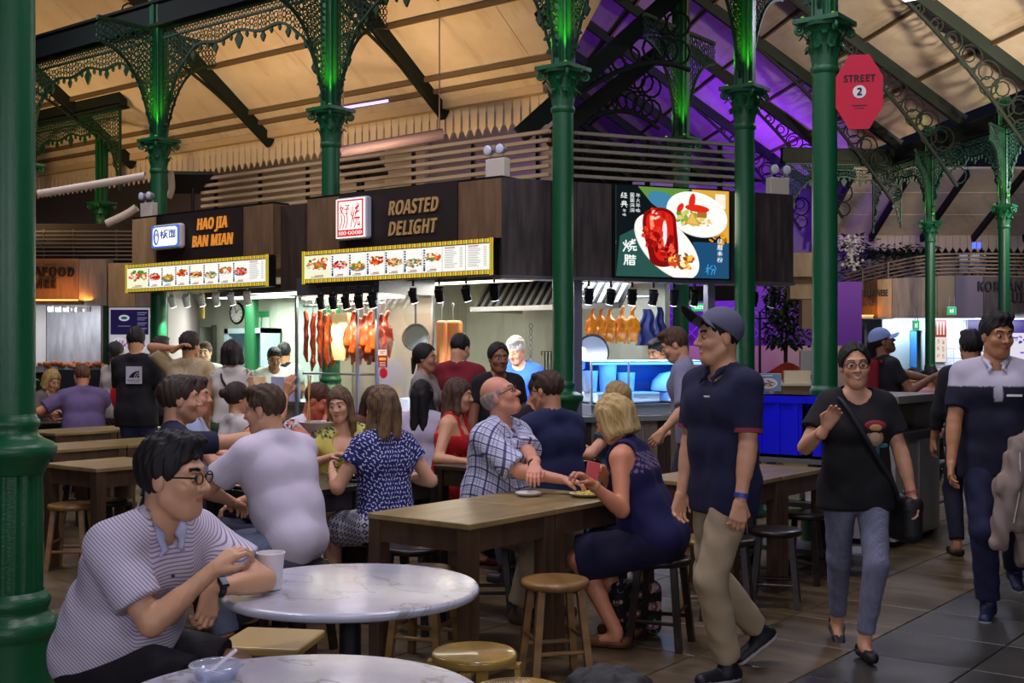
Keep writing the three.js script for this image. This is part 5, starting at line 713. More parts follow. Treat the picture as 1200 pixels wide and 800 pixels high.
// noodle stall fittings on the back wall
{
  const z = -BW + .02, ck = thing('wall_clock', 'round white wall clock in the noodle stall', 'clock', V(A(279, BW), YY(279, 367, BW), z)); mesh('rim', new THREE.TorusGeometry(.14, .016, 8, 32), blackMetal, ck); mesh('dial', new THREE.CylinderGeometry(.138, .138, .02, 32).rotateX(Math.PI / 2), white, ck); const hg = new GB(); hg.bar(V(0, 0, .015), V(.05, .05, .015), .004, .01).bar(V(0, 0, .015), V(-.03, .09, .015), .004, .008); for (let i = 0; i < 12; i++) hg.box(-.004, .1, .011, .004, .12, .014), hg.g[hg.g.length - 1].rotateZ(i * Math.PI / 6); hg.to('hands', blackMetal, ck);
  const dr = struct('door_1', 'open doorway to a store room in the noodle stall back wall'); new GB().box(A(252, BW), 0, z, A(255, BW), YY(250, 381, BW), z + .05).to('frame', M(0x4a5048, .6), dr);
  const h = thing('pass_hatch', 'steel pass-through hatch in the noodle stall kitchen', 'hatch', V(0, 0, z)); const x0 = A(284, BW), x1 = A(331, BW), y0 = 1.1, y1 = YY(300, 385, BW); new GB().box(x0, y0, 0, x0 + .08, y1, .3).box(x1 - .08, y0, 0, x1, y1, .3).box(x0, y1 - .07, 0, x1, y1, .3).box(x0, y0, 0, x1, y0 + .05, .34).to('frame', M(0xb9d4e0, .3, .5), h); new GB().box(x0, y0, 0, x1, y1, .02).to('back', M(0x8fb4c0, .4), h);
  solo('green_notice', BX(-.15, -.04, 0, .15, .04, .01), M(0x1fa060, .5), 'green sign on the noodle stall kitchen wall', 'sign', V(A(308, BW), YY(308, 368, BW), z)); for (const [i, px, c, t] of [[0, 304, 0x9fd8a8, 'pale green'], [1, 313, 0xdfe8e0, 'white']]) solo('paper_notice', BX(-.07, -.1, 0, .07, .1, .006), M(c, .6), t + ' paper notice below the green sign', 'notice', V(A(px, BW), YY(px, 380, BW), z));
  for (const [px, c, t, s] of [[318, 0xc8d820, 'yellow', .16], [303, 0x1f3fc0, 'blue', .11]]) { const g = new THREE.SphereGeometry(s, 14, 10), p = g.attributes.position; for (let i = 0; i < p.count; i++) { const k = 1 + .12 * Math.sin(p.getX(i) * 50 + p.getZ(i) * 40); p.setXYZ(i, p.getX(i) * k, Math.max(-.05, p.getY(i) * .7 * k), p.getZ(i) * .6); } g.computeVertexNormals(); solo('rubbish_bag', g, M(c, .4), t + ' plastic sack on the hatch sill', 'sack', V(A(px, BW), 1.23, -BW + .2)); }
  const fan = thing('ceiling_fan', 'clear round fan guard under the recess ceiling', 'fan', V(A(352, 8.75), 2.27, -8.85)); mesh('guard', new THREE.TorusGeometry(.15, .012, 6, 28).rotateX(1.2), white, fan); mesh('hub', new THREE.SphereGeometry(.05, 12, 8), white, fan); for (let i = 0; i < 3; i++) { const b = new THREE.BoxGeometry(.12, .004, .05).translate(.07, 0, 0).rotateX(.3).rotateY(i * 2.09).rotateX(1.2 - 1.57); mesh('blade', b, M(0xc8d0cc, .4), fan); }
  // things on the counters
  for (let i = 0; i < 3; i++) solo('menu_stand', BX(-.11, 0, -.01, .11, .26, .01), i ? M(0xbfc4e4, .5) : new THREE.MeshStandardMaterial({ map: ctex(64, 80, (x) => { x.fillStyle = '#d8b890'; x.fillRect(0, 0, 64, 80); blob(x, 32, 45, 26, FOODC[0], 40); }), roughness: .6 }), ['food picture card standing on the noodle counter', 'pale lilac counter screen beside the food picture card', 'pale lilac counter screen beside the display case'][i], 'counter card', V(A([305, 328, 345][i], 8.7), 1.02, -8.68), i ? 'counter screens' : undefined);
  solo('sieve', new GB().add(new THREE.TorusGeometry(.13, .012, 6, 24)).add(new THREE.CircleGeometry(.13, 20)).add(new THREE.BoxGeometry(.02, .4, .015).translate(0, .32, 0)).geo(), M(0x6a6f66, .5, .4), 'round wire sieve hanging beside the roast pork', 'sieve', P(487, 395, 12.0)).rotation.y = .7;
  for (const [px, w, c, t] of [[478, .07, 0xdfe4ea, 'white tub on the roast counter'], [659, .05, 0x23305a, 'small dark blue box on the roast counter']]) solo('counter_box', new RoundedBoxGeometry(w * 2, w * 3, w * 2, 2, .012).translate(0, w * 1.5, 0), M(c, .4), t, 'container', P(px, 470, 12.2).setY(.87));
  const kb = new GB(); const kw = P(645, 425, 13.2); for (let i = 0; i < 8; i++) { const q = kb.box(i * .045, 0, 0, i * .045 + .02, .22, .03); } const kn = thing('knife_rack', 'rack of knives on the roast kitchen wall', 'knife rack', V(kw.x - .3, kw.y - .1, -BW + .03)); kb.to('knives', steel, kn); mesh('rail', BX(-.03, .18, -.01, .38, .23, .02), M(0x6a5a40, .6), kn);
}
// ---- tables and stools
const topTan = new THREE.MeshStandardMaterial({ map: woodTex(0x776640, 0xab9660, 12, true, 14), roughness: .32, side: THREE.DoubleSide }), topDark = new THREE.MeshStandardMaterial({ map: woodTex(0x26201c, 0x3c332b, 13), roughness: .3, side: THREE.DoubleSide }), legBrown = new THREE.MeshStandardMaterial({ map: woodTex(0x3d2c1c, 0x5c4530, 14), roughness: .5, side: THREE.DoubleSide }), stoolTan = new THREE.MeshStandardMaterial({ map: woodTex(0x6d5230, 0xa07c48, 15, true, 16), roughness: .3 }), stoolDark = new THREE.MeshStandardMaterial({ map: woodTex(0x1a1512, 0x33281f, 16), roughness: .35 });
function table(label, x0, x1, b0, b1, top, leg, group) {
  const o = thing('wooden_table', label, 'table', V((x0 + x1) / 2, 0, -(b0 + b1) / 2), group), w = x1 - x0, d = b1 - b0, t = .074; mesh('tabletop', new RoundedBoxGeometry(w, .03, d, 1, .006).translate(0, .735, 0), top, o); setUV(o.children[0].geometry, (x, y, z) => [x, z]);
  for (const s of [-1, 1]) { new GB().box(-w / 2 + t, .61, s * (d / 2 - .03) - .012, w / 2 - t, .72, s * (d / 2 - .03) + .012).to('apron', leg, o); new GB().box(s * (w / 2 - .03) - .012, .61, -d / 2 + t, s * (w / 2 - .03) + .012, .72, d / 2 - t).to('apron', leg, o); for (const r of [-1, 1]) new GB().box(s * (w / 2 - t / 2 - .006) - t / 2, 0, r * (d / 2 - t / 2 - .006) - t / 2, s * (w / 2 - t / 2 - .006) + t / 2, .72, r * (d / 2 - t / 2 - .006) + t / 2).to('leg', leg, o); }
  return o;
}
const TG = 'square wooden hall tables';
table('tan wooden table with a bare near corner beside the plaid shirted man', -4.25, -3.58, 4.28, 4.97, topTan, legBrown, TG);
table('tan wooden table under the blonde woman\'s arms', -4.25, -3.58, 4.975, 5.665, topTan, legBrown, TG);
table('tan wooden table behind the man in the cap', -4.05, -3.36, 6.5, 7.18, topTan, legBrown, TG);
table('tan wooden table nearest the blue crates', -4.05, -3.36, 7.19, 7.87, topTan, legBrown, TG);
table('dark table in front of the man in the white T-shirt', -5.82, -5.15, 4.5, 5.17, topDark, stoolDark, TG);
table('dark table in front of the woman in the navy leaf print dress', -5.82, -5.15, 5.175, 5.85, topDark, stoolDark, TG);
table('dark table between the woman in red and the man in the navy T-shirt', -5.65, -4.98, 6.35, 7.02, topDark, stoolDark, TG);
table('dark table in front of the woman in the teal top', -5.65, -4.98, 7.025, 7.7, topDark, stoolDark, TG);
table('empty brown table next to the man in grey and navy', -7.97, -7.3, 4.73, 5.4, topTan, legBrown, TG);
table('empty brown table with dark apron, second from the near column', -9.62, -8.95, 5.4, 6.1, topTan, legBrown, TG);
table('empty brown table beyond the second one, towards the noodle queue', -9.62, -8.95, 6.105, 6.8, topTan, legBrown, TG);
table('empty tan table just in front of the man in the purple T-shirt', -11.4, -10.73, 6.5, 7.2, topTan, legBrown, TG);
table('empty tan table beside the queue, behind the man in the purple T-shirt', -11.4, -10.73, 7.205, 7.8, topTan, legBrown, TG);
table('dark table between the man in purple and the curly blonde woman', -13.0, -12.35, 7.1, 8.1, topDark, stoolDark, TG);
// marble tables
const marble = new THREE.MeshPhysicalMaterial({ map: dtex(512, 512, (u, v) => { const n = fb(u, v, 5, 5, 111, 5), w = Math.abs(fb(u, v, 4, 7, 117, 5) - .5); return mix(mix(hex(0xc2c6d2), hex(0x969cac), n * 1.3 - .3), hex(0x6b6862), Math.max(0, .5 - w * 14)); }, 1), roughness: .24, clearcoat: .35, clearcoatRoughness: .12 });
function marbleTable(label, X, d) { const o = thing('marble_table', label, 'table', W(X, d), 'round marble tables'); const g = new GB().lathe([[0, .715], [.43, .715], [.445, .722], [.448, .735], [.44, .748], [0, .75]], 56).geo(); setUV(g, (x, y, z) => [x + .5, z + .5 + y]); mesh('tabletop', g, marble, o); new GB().lathe([[.2, .695], [.2, .714], [.04, .714], [.038, .69], [.038, .04], [.2, .025], [.21, .001]], 24).to('pedestal', blackMetal, o); }
marbleTable('round grey marble table with a white cup on it', -.56, 4.13); marbleTable('round grey marble table with a clear lid on its edge', -.5, 2.76);
// stools
const stoolSeat = new GB().lathe([[0, .43], [.15, .43], [.163, .44], [.166, .455], [.16, .468], [.13, .473], [0, .47]], 28).geo(); setUV(stoolSeat, (x, y, z) => [x, z]);
function makeStool(m, s2) { const o = new THREE.Group(); mesh('seat', stoolSeat, s2 || m, o); for (const [x, z] of [[1, 1], [-1, 1], [1, -1], [-1, -1]]) new GB().bar(V(x * .135, .0, z * .135), V(x * .095, .435, z * .095), .034, .034).to('leg', m, o); for (const [x0, z0, x1, z1, y] of [[1, 1, -1, 1, .14], [1, -1, -1, -1, .14], [1, 1, 1, -1, .2], [-1, 1, -1, -1, .2]]) new GB().rod(V(x0 * .118, y, z0 * .118), V(x1 * .118, y, z1 * .118), .011).to('stretcher', m, o); return o; }
const stoolT = makeStool(stoolTan), stoolD = makeStool(stoolDark);
function stool(proto, p, label, ry = rr(0, 1.5)) { const c = proto.clone(); c.name = numbered('wooden_stool'); c.position.set(p.x, 0, p.z); c.rotation.y = ry; scene.add(c); return tag(c, label, 'stool', 'round wooden stools'); }
stool(stoolT, W(.206, 5.72), 'worn tan wooden stool standing free before the long table', .9);
stool(stoolT, W(-.44, 6.0), 'wooden stool between the marble table and the tan table corner', .3);
stool(stoolT, W(1.13, 7.0), 'brown stool behind the legs of the man in the cap', .5);
stool(stoolD, W(1.62, 7.35), 'black stool drawn out beside the table behind the man in the cap', .4); stool(stoolD, W(1.98, 8.1), 'black stool half hidden by the smiling woman', .1); stool(stoolD, W(1.5, 8.35), 'black stool on the far side of the table nearest the blue crates', .6);
stool(stoolD, W(-2.95, 8.75), 'dark stool under the empty brown table', .2); stool(stoolT, W(-3.15, 8.55), 'tan topped stool by the empty brown table leg', .7); stool(stoolD, W(-3.9, 10.9), 'dark stool by the second empty brown table', .3);
stool(stoolD, V(-4.55, 0, -4.95), 'dark stool tucked at the far side of the bare corner table', .3); stool(stoolD, V(-3.3, 0, -6.3), 'dark stool beside the patterned bag', .4);
{ // low bentwood stools in front
  const blond = M(0xa8893f, .3, 0, {}), seat = new GB().lathe([[0, .41], [.145, .41], [.158, .42], [.16, .44], [.15, .45], [0, .452]], 30).geo(); setUV(seat, (x, y, z) => [x, z]);
  const bl = (label, X, d, ry) => { const o = thing('bentwood_stool', label, 'stool', W(X, d), 'low bentwood stools'); o.rotation.y = ry; mesh('seat', seat, new THREE.MeshPhysicalMaterial({ map: woodTex(0x8a6f30, 0xc0a050, 18, true, 10), roughness: .2, clearcoat: .5 }), o); for (let i = 0; i < 4; i++) { const a = i * Math.PI / 2, g = new GB().box(.155, 0, -.022, .175, .4, .022).box(.06, .395, -.022, .175, .412, .022); const gg = g.geo().rotateY(a); const lg = mesh('leg', gg, blond, o); const bt = new GB(); for (const y of [.36, .33]) bt.add(new THREE.CylinderGeometry(.006, .006, .006, 8).rotateZ(Math.PI / 2).translate(.177, y, 0)); mesh('bolt', bt.geo().rotateY(a), blackMetal, lg); } return o; };
  bl('low bentwood stool with glossy yellow seat between the marble tables', -.14, 4.42, .5); bl('low bentwood stool with only its seat edge showing beside the near marble table', .02, 3.92, .9);
  const sq = thing('square_stool', 'square pale wooden stool beside the man in the striped polo shirt', 'stool', W(-.93, 4.62)); sq.rotation.y = .5; mesh('seat', new RoundedBoxGeometry(.33, .035, .33, 2, .012).translate(0, .435, 0), M(0xb39a5c, .35, 0, {}), sq); for (const [x, z] of [[1, 1], [-1, 1], [1, -1], [-1, -1]]) new GB().bar(V(x * .13, 0, z * .13), V(x * .12, .42, z * .12), .035, .035).to('leg', legBrown, sq); for (const s of [-1, 1]) new GB().box(-.13, .36, s * .125 - .01, .13, .415, s * .125 + .01).to('rail', legBrown, sq);
}
// things on the tables
{ const c = new GB().lathe([[0, 0], [.032, 0], [.036, .006], [.046, .118], [.049, .121], [.049, .126], [.044, .126], [.034, .008], [0, .008]], 28).geo(); solo('paper_cup', c, M(0xe9e6e6, .5), 'white foam cup on the round marble table', 'cup', W(-.82, 4.06, .7505));
  const lid = thing('clear_lid', 'clear plastic container lid with a straw on the near marble table', 'container', W(-.73, 2.95, .7505)); const cm = new THREE.MeshPhysicalMaterial({ color: 0xe8eef8, transmission: .75, roughness: .15, thickness: 0, side: THREE.DoubleSide }); new GB().lathe([[0, .004], [.05, .004], [.06, .03], [.068, .034], [.066, .038], [.056, .034], [.046, .008], [0, .008]], 26).to('bowl', cm, lid); new GB().rod(V(-.02, .012, .01), V(.05, .075, -.02), .005).to('straw', M(0xf0e8f0, .4), lid);
  const pl = (label, p, r, m, food) => { const o = thing('plate', label, 'plate', p); new GB().lathe([[0, 0], [r * .6, 0], [r, .018], [r * .98, .022], [r * .6, .006], [0, .006]], 24).to('dish', m, o); if (food) { const g = new GB(); for (let i = 0; i < 14; i++) g.sph(rr(-.5, .5) * r, .015, rr(-.5, .5) * r, rr(.012, .022), 1, .6, 1, 6); g.to('food', food, o, 'stuff'); } };
  pl('flat white plate beside the blonde woman\'s hands', V(-4.02, .751, -5.32), .075, white); pl('plate of yellow food under the blonde woman\'s hands', V(-3.75, .751, -5.5), .1, M(0xd8d89a, .5), M(0xc8b84a, .6));
  const tr = (label, x, b, c) => solo('tray', new RoundedBoxGeometry(.3, .018, .22, 2, .006).translate(0, .76, 0), M(c, .5), label, 'tray', V(x, 0, -b));
  tr('black tray on the dark table beside the woman in navy print', -5.35, 5.3, 0x161618); tr('black tray near the red dress on the dark table', -5.35, 5.68, 0x18181a); pl('pale plate with rice on the black tray', V(-5.35, .771, -5.3), .09, M(0xd8d4c4, .5), M(0xe8dcc0, .7)); pl('shallow bowl on the black tray near the red dress', V(-5.33, .771, -5.68), .07, M(0x8d8574, .5), M(0xb08a50, .7));
  const cr = new THREE.IcosahedronGeometry(.035, 1); const q = cr.attributes.position; for (let i = 0; i < q.count; i++) q.setXYZ(i, q.getX(i) * rr(.7, 1.2), q.getY(i) * .5, q.getZ(i) * rr(.7, 1.2)); cr.computeVertexNormals(); solo('napkin', cr, M(0xe8e4dc, .8), 'crumpled white napkin on the dark table', 'napkin', V(-5.24, .768, -5.5));
  pl('white plate in front of the man in grey and navy', V(-5.6, .751, -4.62), .1, white, M(0xc09050, .6)); solo('glass_tumbler', new GB().lathe([[0, 0], [.03, 0], [.036, .1], [.033, .1], [.028, .006], [0, .006]], 18).geo(), new THREE.MeshPhysicalMaterial({ color: 0xf2e0d0, transmission: .8, roughness: .05, thickness: 0, side: THREE.DoubleSide }), 'small drink glass on the table of the curly blonde woman', 'glass', V(-12.55, .751, -7.55)); pl('white plate on the table of the curly blonde woman', V(-12.75, .751, -7.75), .11, white, M(0xb88a50, .6));
}
// blue crates, tray station
{
  const o = thing('crate_trolley', 'grey metal trolley under the two deep blue crates', 'trolley'), x0 = -4.0, x1 = -3.08, z0 = -7.94, z1 = -8.31; for (const x of [x0, x1 - .05]) for (const z of [z0 - .05, z1]) new GB().box(x, .09, z, x + .05, .86, z + .05).to('post', steelDull, o); for (const y of [.12, .45, .76]) new GB().box(x0, y, z1, x1, y + .035, z0).to('shelf', steelDull, o); for (const x of [x0, x1 - .05]) for (const z of [z0 - .05, z1]) mesh('caster', new THREE.CylinderGeometry(.045, .045, .03, 14).rotateZ(Math.PI / 2).translate(x + .025, .046, z + .025), blackMetal, o);
  const blue = M(0x0c14e0, .35); for (let i = 0; i < 2; i++) { const b = thing('plastic_crate', i ? 'deep blue plastic crate on the trolley, the one beside the smiling woman' : 'deep blue plastic crate on the trolley, the one beside the man in the cap', 'crate', V(i ? -3.315 : -3.77, .797, -8.125), 'deep blue crates'); const w = .42, d = .33, h = .44, g = new GB(); g.box(-w / 2, 0, -d / 2, w / 2, .02, d / 2); for (const s of [-1, 1]) g.box(-w / 2, 0, s * (d / 2 - .01) - .01, w / 2, h, s * (d / 2 - .01) + .01).box(s * (w / 2 - .01) - .01, 0, -d / 2, s * (w / 2 - .01) + .01, h, d / 2); g.to('body', blue, b); const r = new GB(); for (const s of [-1, 1]) r.box(-w / 2 - .02, h - .05, s * d / 2 - .02, w / 2 + .02, h, s * d / 2 + .02).box(s * w / 2 - .02, h - .05, -d / 2, s * w / 2 + .02, h, d / 2); r.to('rim', blue, b); for (const x of [-.14, 0, .14]) new GB().box(x - .02, .02, d / 2, x + .02, h - .05, d / 2 + .012).to('rib', blue, b); }
  for (let i = 0; i < 3; i++) solo('paper_pack', new RoundedBoxGeometry(.16, .22, .2, 2, .01).translate(0, .11, 0), M([0xc8c0b0, 0xe4e0d8, 0xb0a890][i], .7), ['beige paper pack', 'white paper pack', 'brown paper pack'][i] + ' on the trolley shelf under the blue crates', 'pack', V(-3.3 - i * .2, .486, -8.1));
  const t = thing('tray_station', 'stainless steel tray return station behind the smiling woman', 'tray station'), a0 = -4.05, a1 = -3.4, y = 1.2, c0 = -9.3, c1 = -10.35; new GB().box(a0, .05, c1, a1, .86, c0).to('cabinet', M(0xa5a39c, .4, .2), t); new GB().box(a0 - .02, .86, c1, a1 + .02, .9, c0).to('shelf', steelDull, t); new GB().box(a0, .9, c1, a0 + .04, 1.14, c0).to('back_panel', M(0x8f8468, .35, .6), t); new GB().box(a1 - .22, .92, c1 + .06, a1 - .2, 1.1, c0 - .06).to('flap', M(0xa39470, .35, .5), t); new GB().box(a0 - .03, 1.14, c1 - .02, a1 + .03, y, c0 + .02).to('top', M(0x9c9a94, .4, .2), t); for (const z of [c0 - .04, c1]) new GB().box(a0, .9, z, a1, 1.14, z + .04).to('end_panel', M(0xa5a39c, .4, .2), t); for (const z of [c0 - .5, c0 - .02]) { new GB().box(a1, .08, z - .48, a1 + .012, .83, z - .02).to('door', M(0x9a9995, .4, .2), t); if (z < c0 - .1) break; } new GB().box(a0, 0, c1 + .04, a1 - .04, .05, c0 - .04).to('plinth', blackMetal, t);
  const rk = thing('tray_rack', 'open steel tray rack beside the tray return station', 'rack'); for (const x of [-4.0, -3.5]) for (const z of [-10.5, -11.0]) new GB().box(x, 0, z, x + .03, 1.05, z + .03).to('post', steelDull, rk); for (const yy of [.22, .55, .88, 1.05]) new GB().box(-4.0, yy, -11.0, -3.47, yy + .02, -10.47).to('shelf', steelDull, rk);
}
// street sign on the column
{
  const o = thing('street_sign', 'red octagonal street sign fixed to a green column', 'sign', V(-3.67, 0, -8.56)); turn(o, 1, -.18); const R = .2, pts = []; for (let i = 0; i < 8; i++) { const a = (i + .5) * Math.PI / 4; pts.push([Math.cos(a) * R * .92, Math.sin(a) * R * 1.5]); }
  const cy = EYE + (411 - 111) / FOC * 9, g = plate(pts, -.012, .012); g.translate(.245, cy, .06); mesh('plate', g, M(0xd01038, .45), o); const bk = M(0x1a0a0c, .5); const ins = (s, dy, sz, m) => mesh('lettering', textGeo(s, sz, .004, 0, .95).translate(.245, cy + dy, .0725), m, o); ins('STREET', .075, .052, bk); mesh('number_disc', new THREE.CylinderGeometry(.048, .048, .006, 24).rotateX(Math.PI / 2).translate(.245, cy + .0, .074), white, o); ins('2', -.026, .055, bk).position.z = .006; new GB().box(.19, cy - .105, .0725, .3, cy - .099, .0745).box(.21, cy - .125, .0725, .28, cy - .12, .0745).to('lettering', bk, o); new GB().box(.06, cy - .12, .04, .1, cy + .12, .055).to('bracket', blackMetal, o);
}
// ---- stalls and walls farther off; each board stands square to the hall at its own distance
function board(name, x0, y0, x1, y1, d, th, mat, parent, kind) { const a = P(x0, y1, d), w = (x1 - x0) / FOC * d, h = (y1 - y0) / FOC * d; const m = mesh(name, ub(w, h, th).translate(w / 2, h / 2, -th / 2), mat, parent, kind); m.position.copy(a); turn(m, 1, 0); return m; }
const gnd = (py, d) => 411 + EYE / d * FOC;                    // picture row of the floor at a distance
const creamWall = M(0xcfc2a4, .7), violetWall = M(0x6a2a9c, .6), tileWhite = new THREE.MeshStandardMaterial({ map: dtex(128, 128, (u, v) => { const e = (u * 4 % 1 < .05 || v * 4 % 1 < .05) ? .7 : 1; const n = .82 + .1 * fb(u, v, 6, 6, 131); return [n * e * .93, n * e * .97, n * e]; }, .8), roughness: .35 });
{
  const b = struct('wall_far', 'cream outer wall seen under the roof eave'); new GB().box(-36, 0, -17.3, A(636, 17), 7, -17).to('wall_panel', M(0xb5aca0, .8), b); new GB().box(A(453, 16.9), 3, -16.95, A(500, 16.9), 7, -16.85).to('pilaster_panel', M(0xe0d4b4, .7), b);
  areaLamp('unseen_wall_lamp', 'unseen warm lamp washing the cream wall under the eave', V(-17.5, 3.7, -15.4), V(-17.8, 4.6, -17), .9, .3, 0xffd8a0, 12, 'wall lamps', 3); areaLamp('unseen_wall_lamp', 'unseen violet lamp washing the wall beside the corner column', V(-12.6, 3.4, -15.2), V(-12.6, 4.8, -17), .7, .3, 0x5a34ff, 16, 'wall lamps', 3);  // both wall lamps are unseen, placed to light the far wall
  solo('violet_tube', new GB().rod(P(400, 127, 15), P(455, 118, 15), .018).geo(), glowM(0x9a7bff, 4), 'violet light tube under the eave', 'lamp'); solo('white_pipe', new GB().rod(P(400, 178, 14.5), P(520, 157, 14.5), .07).rod(P(402, 178, 14.5), P(402, -36, 14.5), .008).rod(P(515, 158, 14.5), P(515, -60, 14.5), .008).geo(), M(0x6a5f72, .6), 'mauve pipe under the scalloped valance', 'pipe'); solo('drain_pipe', new GB().tube([P(45, 227, 13.5), P(100, 218, 13.5), P(170, 206, 13.5)], .045, 8).geo(), M(0xd8c8b0, .5), 'white pipe running beside the near column', 'pipe'); solo('drain_pipe', new GB().tube([P(125, 262, 14.6), P(150, 250, 14.6), P(160, 243, 14.6)], .05, 8).geo(), M(0xd8c8a8, .5), 'short pale pipe beside the noodle sign', 'pipe'); solo('drain_pipe', new GB().tube([P(200, 200, 14.4), P(201, 222, 14.4), P(197, 232, 14.4)], .04, 8).geo(), M(0xc8b898, .5), 'white pipe bend behind the noodle sign column', 'pipe');
}
// seafood noodle stall
{
  const d = 17.2, o = thing('seafood_stall', 'wood fronted noodle stall beyond the near column with orange lit lettering', 'stall'); const warmWood = new THREE.MeshStandardMaterial({ map: woodTex(0x6a5038, 0x94714c, 21), roughness: .6 });
  board('wood_panel', -140, 303, 19.5, 355, d, .2, greyWood, o); board('sign_panel', 20, 303, 92, 355, d, .2, warmWood, o); board('wood_panel', 92.5, 304, 125, 357, d - .1, .3, greyWood, o); board('wood_panel', 127, 308, 158, 359, d - .4, .2, paleWood, o); board('wood_panel', 158.5, 330, 176, 359, d - .4, .2, greyWood, o); board('sill', -140, 352, 94, 356, d - .25, .2, dkWood, o);
  const lt = M(0x1a120c, .5); for (const [s, px, py] of [['SEAFOOD', 56, 324], ['MEE', 52, 338]]) { const g = textGeo(s, .14, .03, 0, .9), m = mesh('lettering', g, lt, o); m.position.copy(P(px, py, d - .02)); turn(m, 1, 0); }
  const lp = P(60, 352, d - .3); const l = new THREE.RectAreaLight(0xff9a40, 22, 1.1, .06); l.position.set(lp.x, lp.y + .02, lp.z); l.lookAt(P(60, 300, d - .05)); l.name = 'sign_lamp_light'; scene.add(l); const gl = board('lamp_strip', 30, 350.6, 90, 352, d - .32, .05, glowM(0xffa850, 3), o);
  board('wall_panel', 20, 357, 54, gnd(0, d) - 5, d + .3, .1, new THREE.MeshStandardMaterial({ map: ctex(64, 256, (x) => { x.fillStyle = '#f2efe8'; x.fillRect(0, 0, 64, 256); x.fillStyle = '#c02030'; x.fillRect(0, 10, 64, 18); x.fillStyle = '#4a2a90'; x.fillRect(0, 28, 64, 10); blob(x, 40, 150, 22, ['#3f9f30', '#d83020', '#e8b030'], 30); x.strokeStyle = '#2f7f30'; x.lineWidth = 3; for (let i = 0; i < 4; i++) { x.beginPath(); x.moveTo(10, 60 + i * 14); x.lineTo(60, 50 + i * 16); x.stroke(); } }), roughness: .4 }), o);
  board('wall_panel', -140, 357, 19, gnd(0, d), d + .3, .1, tileWhite, o); board('wall_panel', 55, 357, 118, gnd(0, d), d + .25, .1, new THREE.MeshStandardMaterial({ map: dtex(128, 128, (u, v) => { const n = .55 + .22 * fb(u, v, 20, 4, 133); return [n, n * 1.0, n * 1.03]; }, 1), roughness: .5 }), o);
  board('counter', -140, 436, 122, gnd(0, d), d - .6, .4, M(0x3a302a, .6), o); board('counter_top', -140, 429, 124, 436, d - .7, .6, M(0xd8d8d8, .25, .3), o); board('counter_box', 68, 433, 115, 452, d - 1.2, .4, M(0x24262a, .5), o);
  const f = new GB(); for (let i = 0; i < 60; i++) { const p = P(rr(44, 122), 428, d - .8 + rr(0, .3)); f.sph(p.x, p.y + rr(-.02, .03), p.z, rr(.03, .06), 1, .7, 1, 6); } f.to('food_heap', M(0xc07848, .6), o, 'stuff');
  for (let i = 0; i < 6; i++) board('spot_head', 56 + i * 9, 359, 60 + i * 9, 365, d - .3, .08, white, o); const l2 = new THREE.RectAreaLight(0xf2f6ff, 14, 1.2, .2); l2.position.copy(P(75, 360, d - .25)); l2.lookAt(P(75, 440, d)); l2.name = 'stall_light'; scene.add(l2);
  const s = thing('slat_screen', 'thin grey slats above the seafood noodle stall', 'slat screen'); for (let i = 0; i < 8; i++) board('slat', -140, 270 + i * 4.7, 158, 271.6 + i * 4.7, 18.2, .04, M(0x7d7468, .6), s); for (const x of [50, 85, 135]) board('upright', x, 268, x + 2, 306, 18.3, .04, M(0x5a4a3a, .6), s); const bk = thing('back_screen', 'dark screen behind the thin grey slats', 'screen'); board('panel', -140, 262, 160, 310, 18.6, .05, M(0x1d1a17, .8), bk);
  const pt = ctex(192, 288, (x, w, h) => { x.fillStyle = '#d8d4dc'; x.fillRect(0, 0, w, h); x.fillStyle = '#241a4c'; x.fillRect(4, 4, w - 8, 96); x.fillStyle = '#e8e4f0'; x.beginPath(); x.ellipse(70, 36, 26, 12, 0, 0, 6.3); x.fill(); x.fillStyle = '#3a6a50'; x.beginPath(); x.ellipse(70, 36, 16, 6, 0, 0, 6.3); x.fill(); x.fillStyle = '#8a84a8'; for (let i = 0; i < 4; i++) x.fillRect(134, 14 + i * 20, 46, 4), x.fillRect(134, 22 + i * 20, 36, 3); x.fillRect(40, 66, 60, 3); for (const [cx, cy] of [[45, 140], [140, 140], [45, 210], [140, 210]]) { x.fillStyle = '#f0ecf4'; x.beginPath(); x.ellipse(cx, cy, 36, 30, 0, 0, 6.3); x.fill(); blob(x, cx, cy, 30, ['#8a3aa0', '#b060c0', '#5a2080', '#d090d0'], 22); } });
  const ps = thing('purple_poster', 'purple food poster stand behind the man in the black T-shirt', 'poster'); board('frame', 127.5, 360, 176, 450, 15.3, .06, M(0xc8c8cc, .4), ps); const m = board('print', 128.5, 361.5, 175, 449, 15.22, .01, glowM(0, .55, pt), ps); uvBox(m.geometry, 0, 0, 1, 1); board('foot', 140, 450, 163, gnd(0, 15.3), 15.3, .06, steelDull, ps);
}
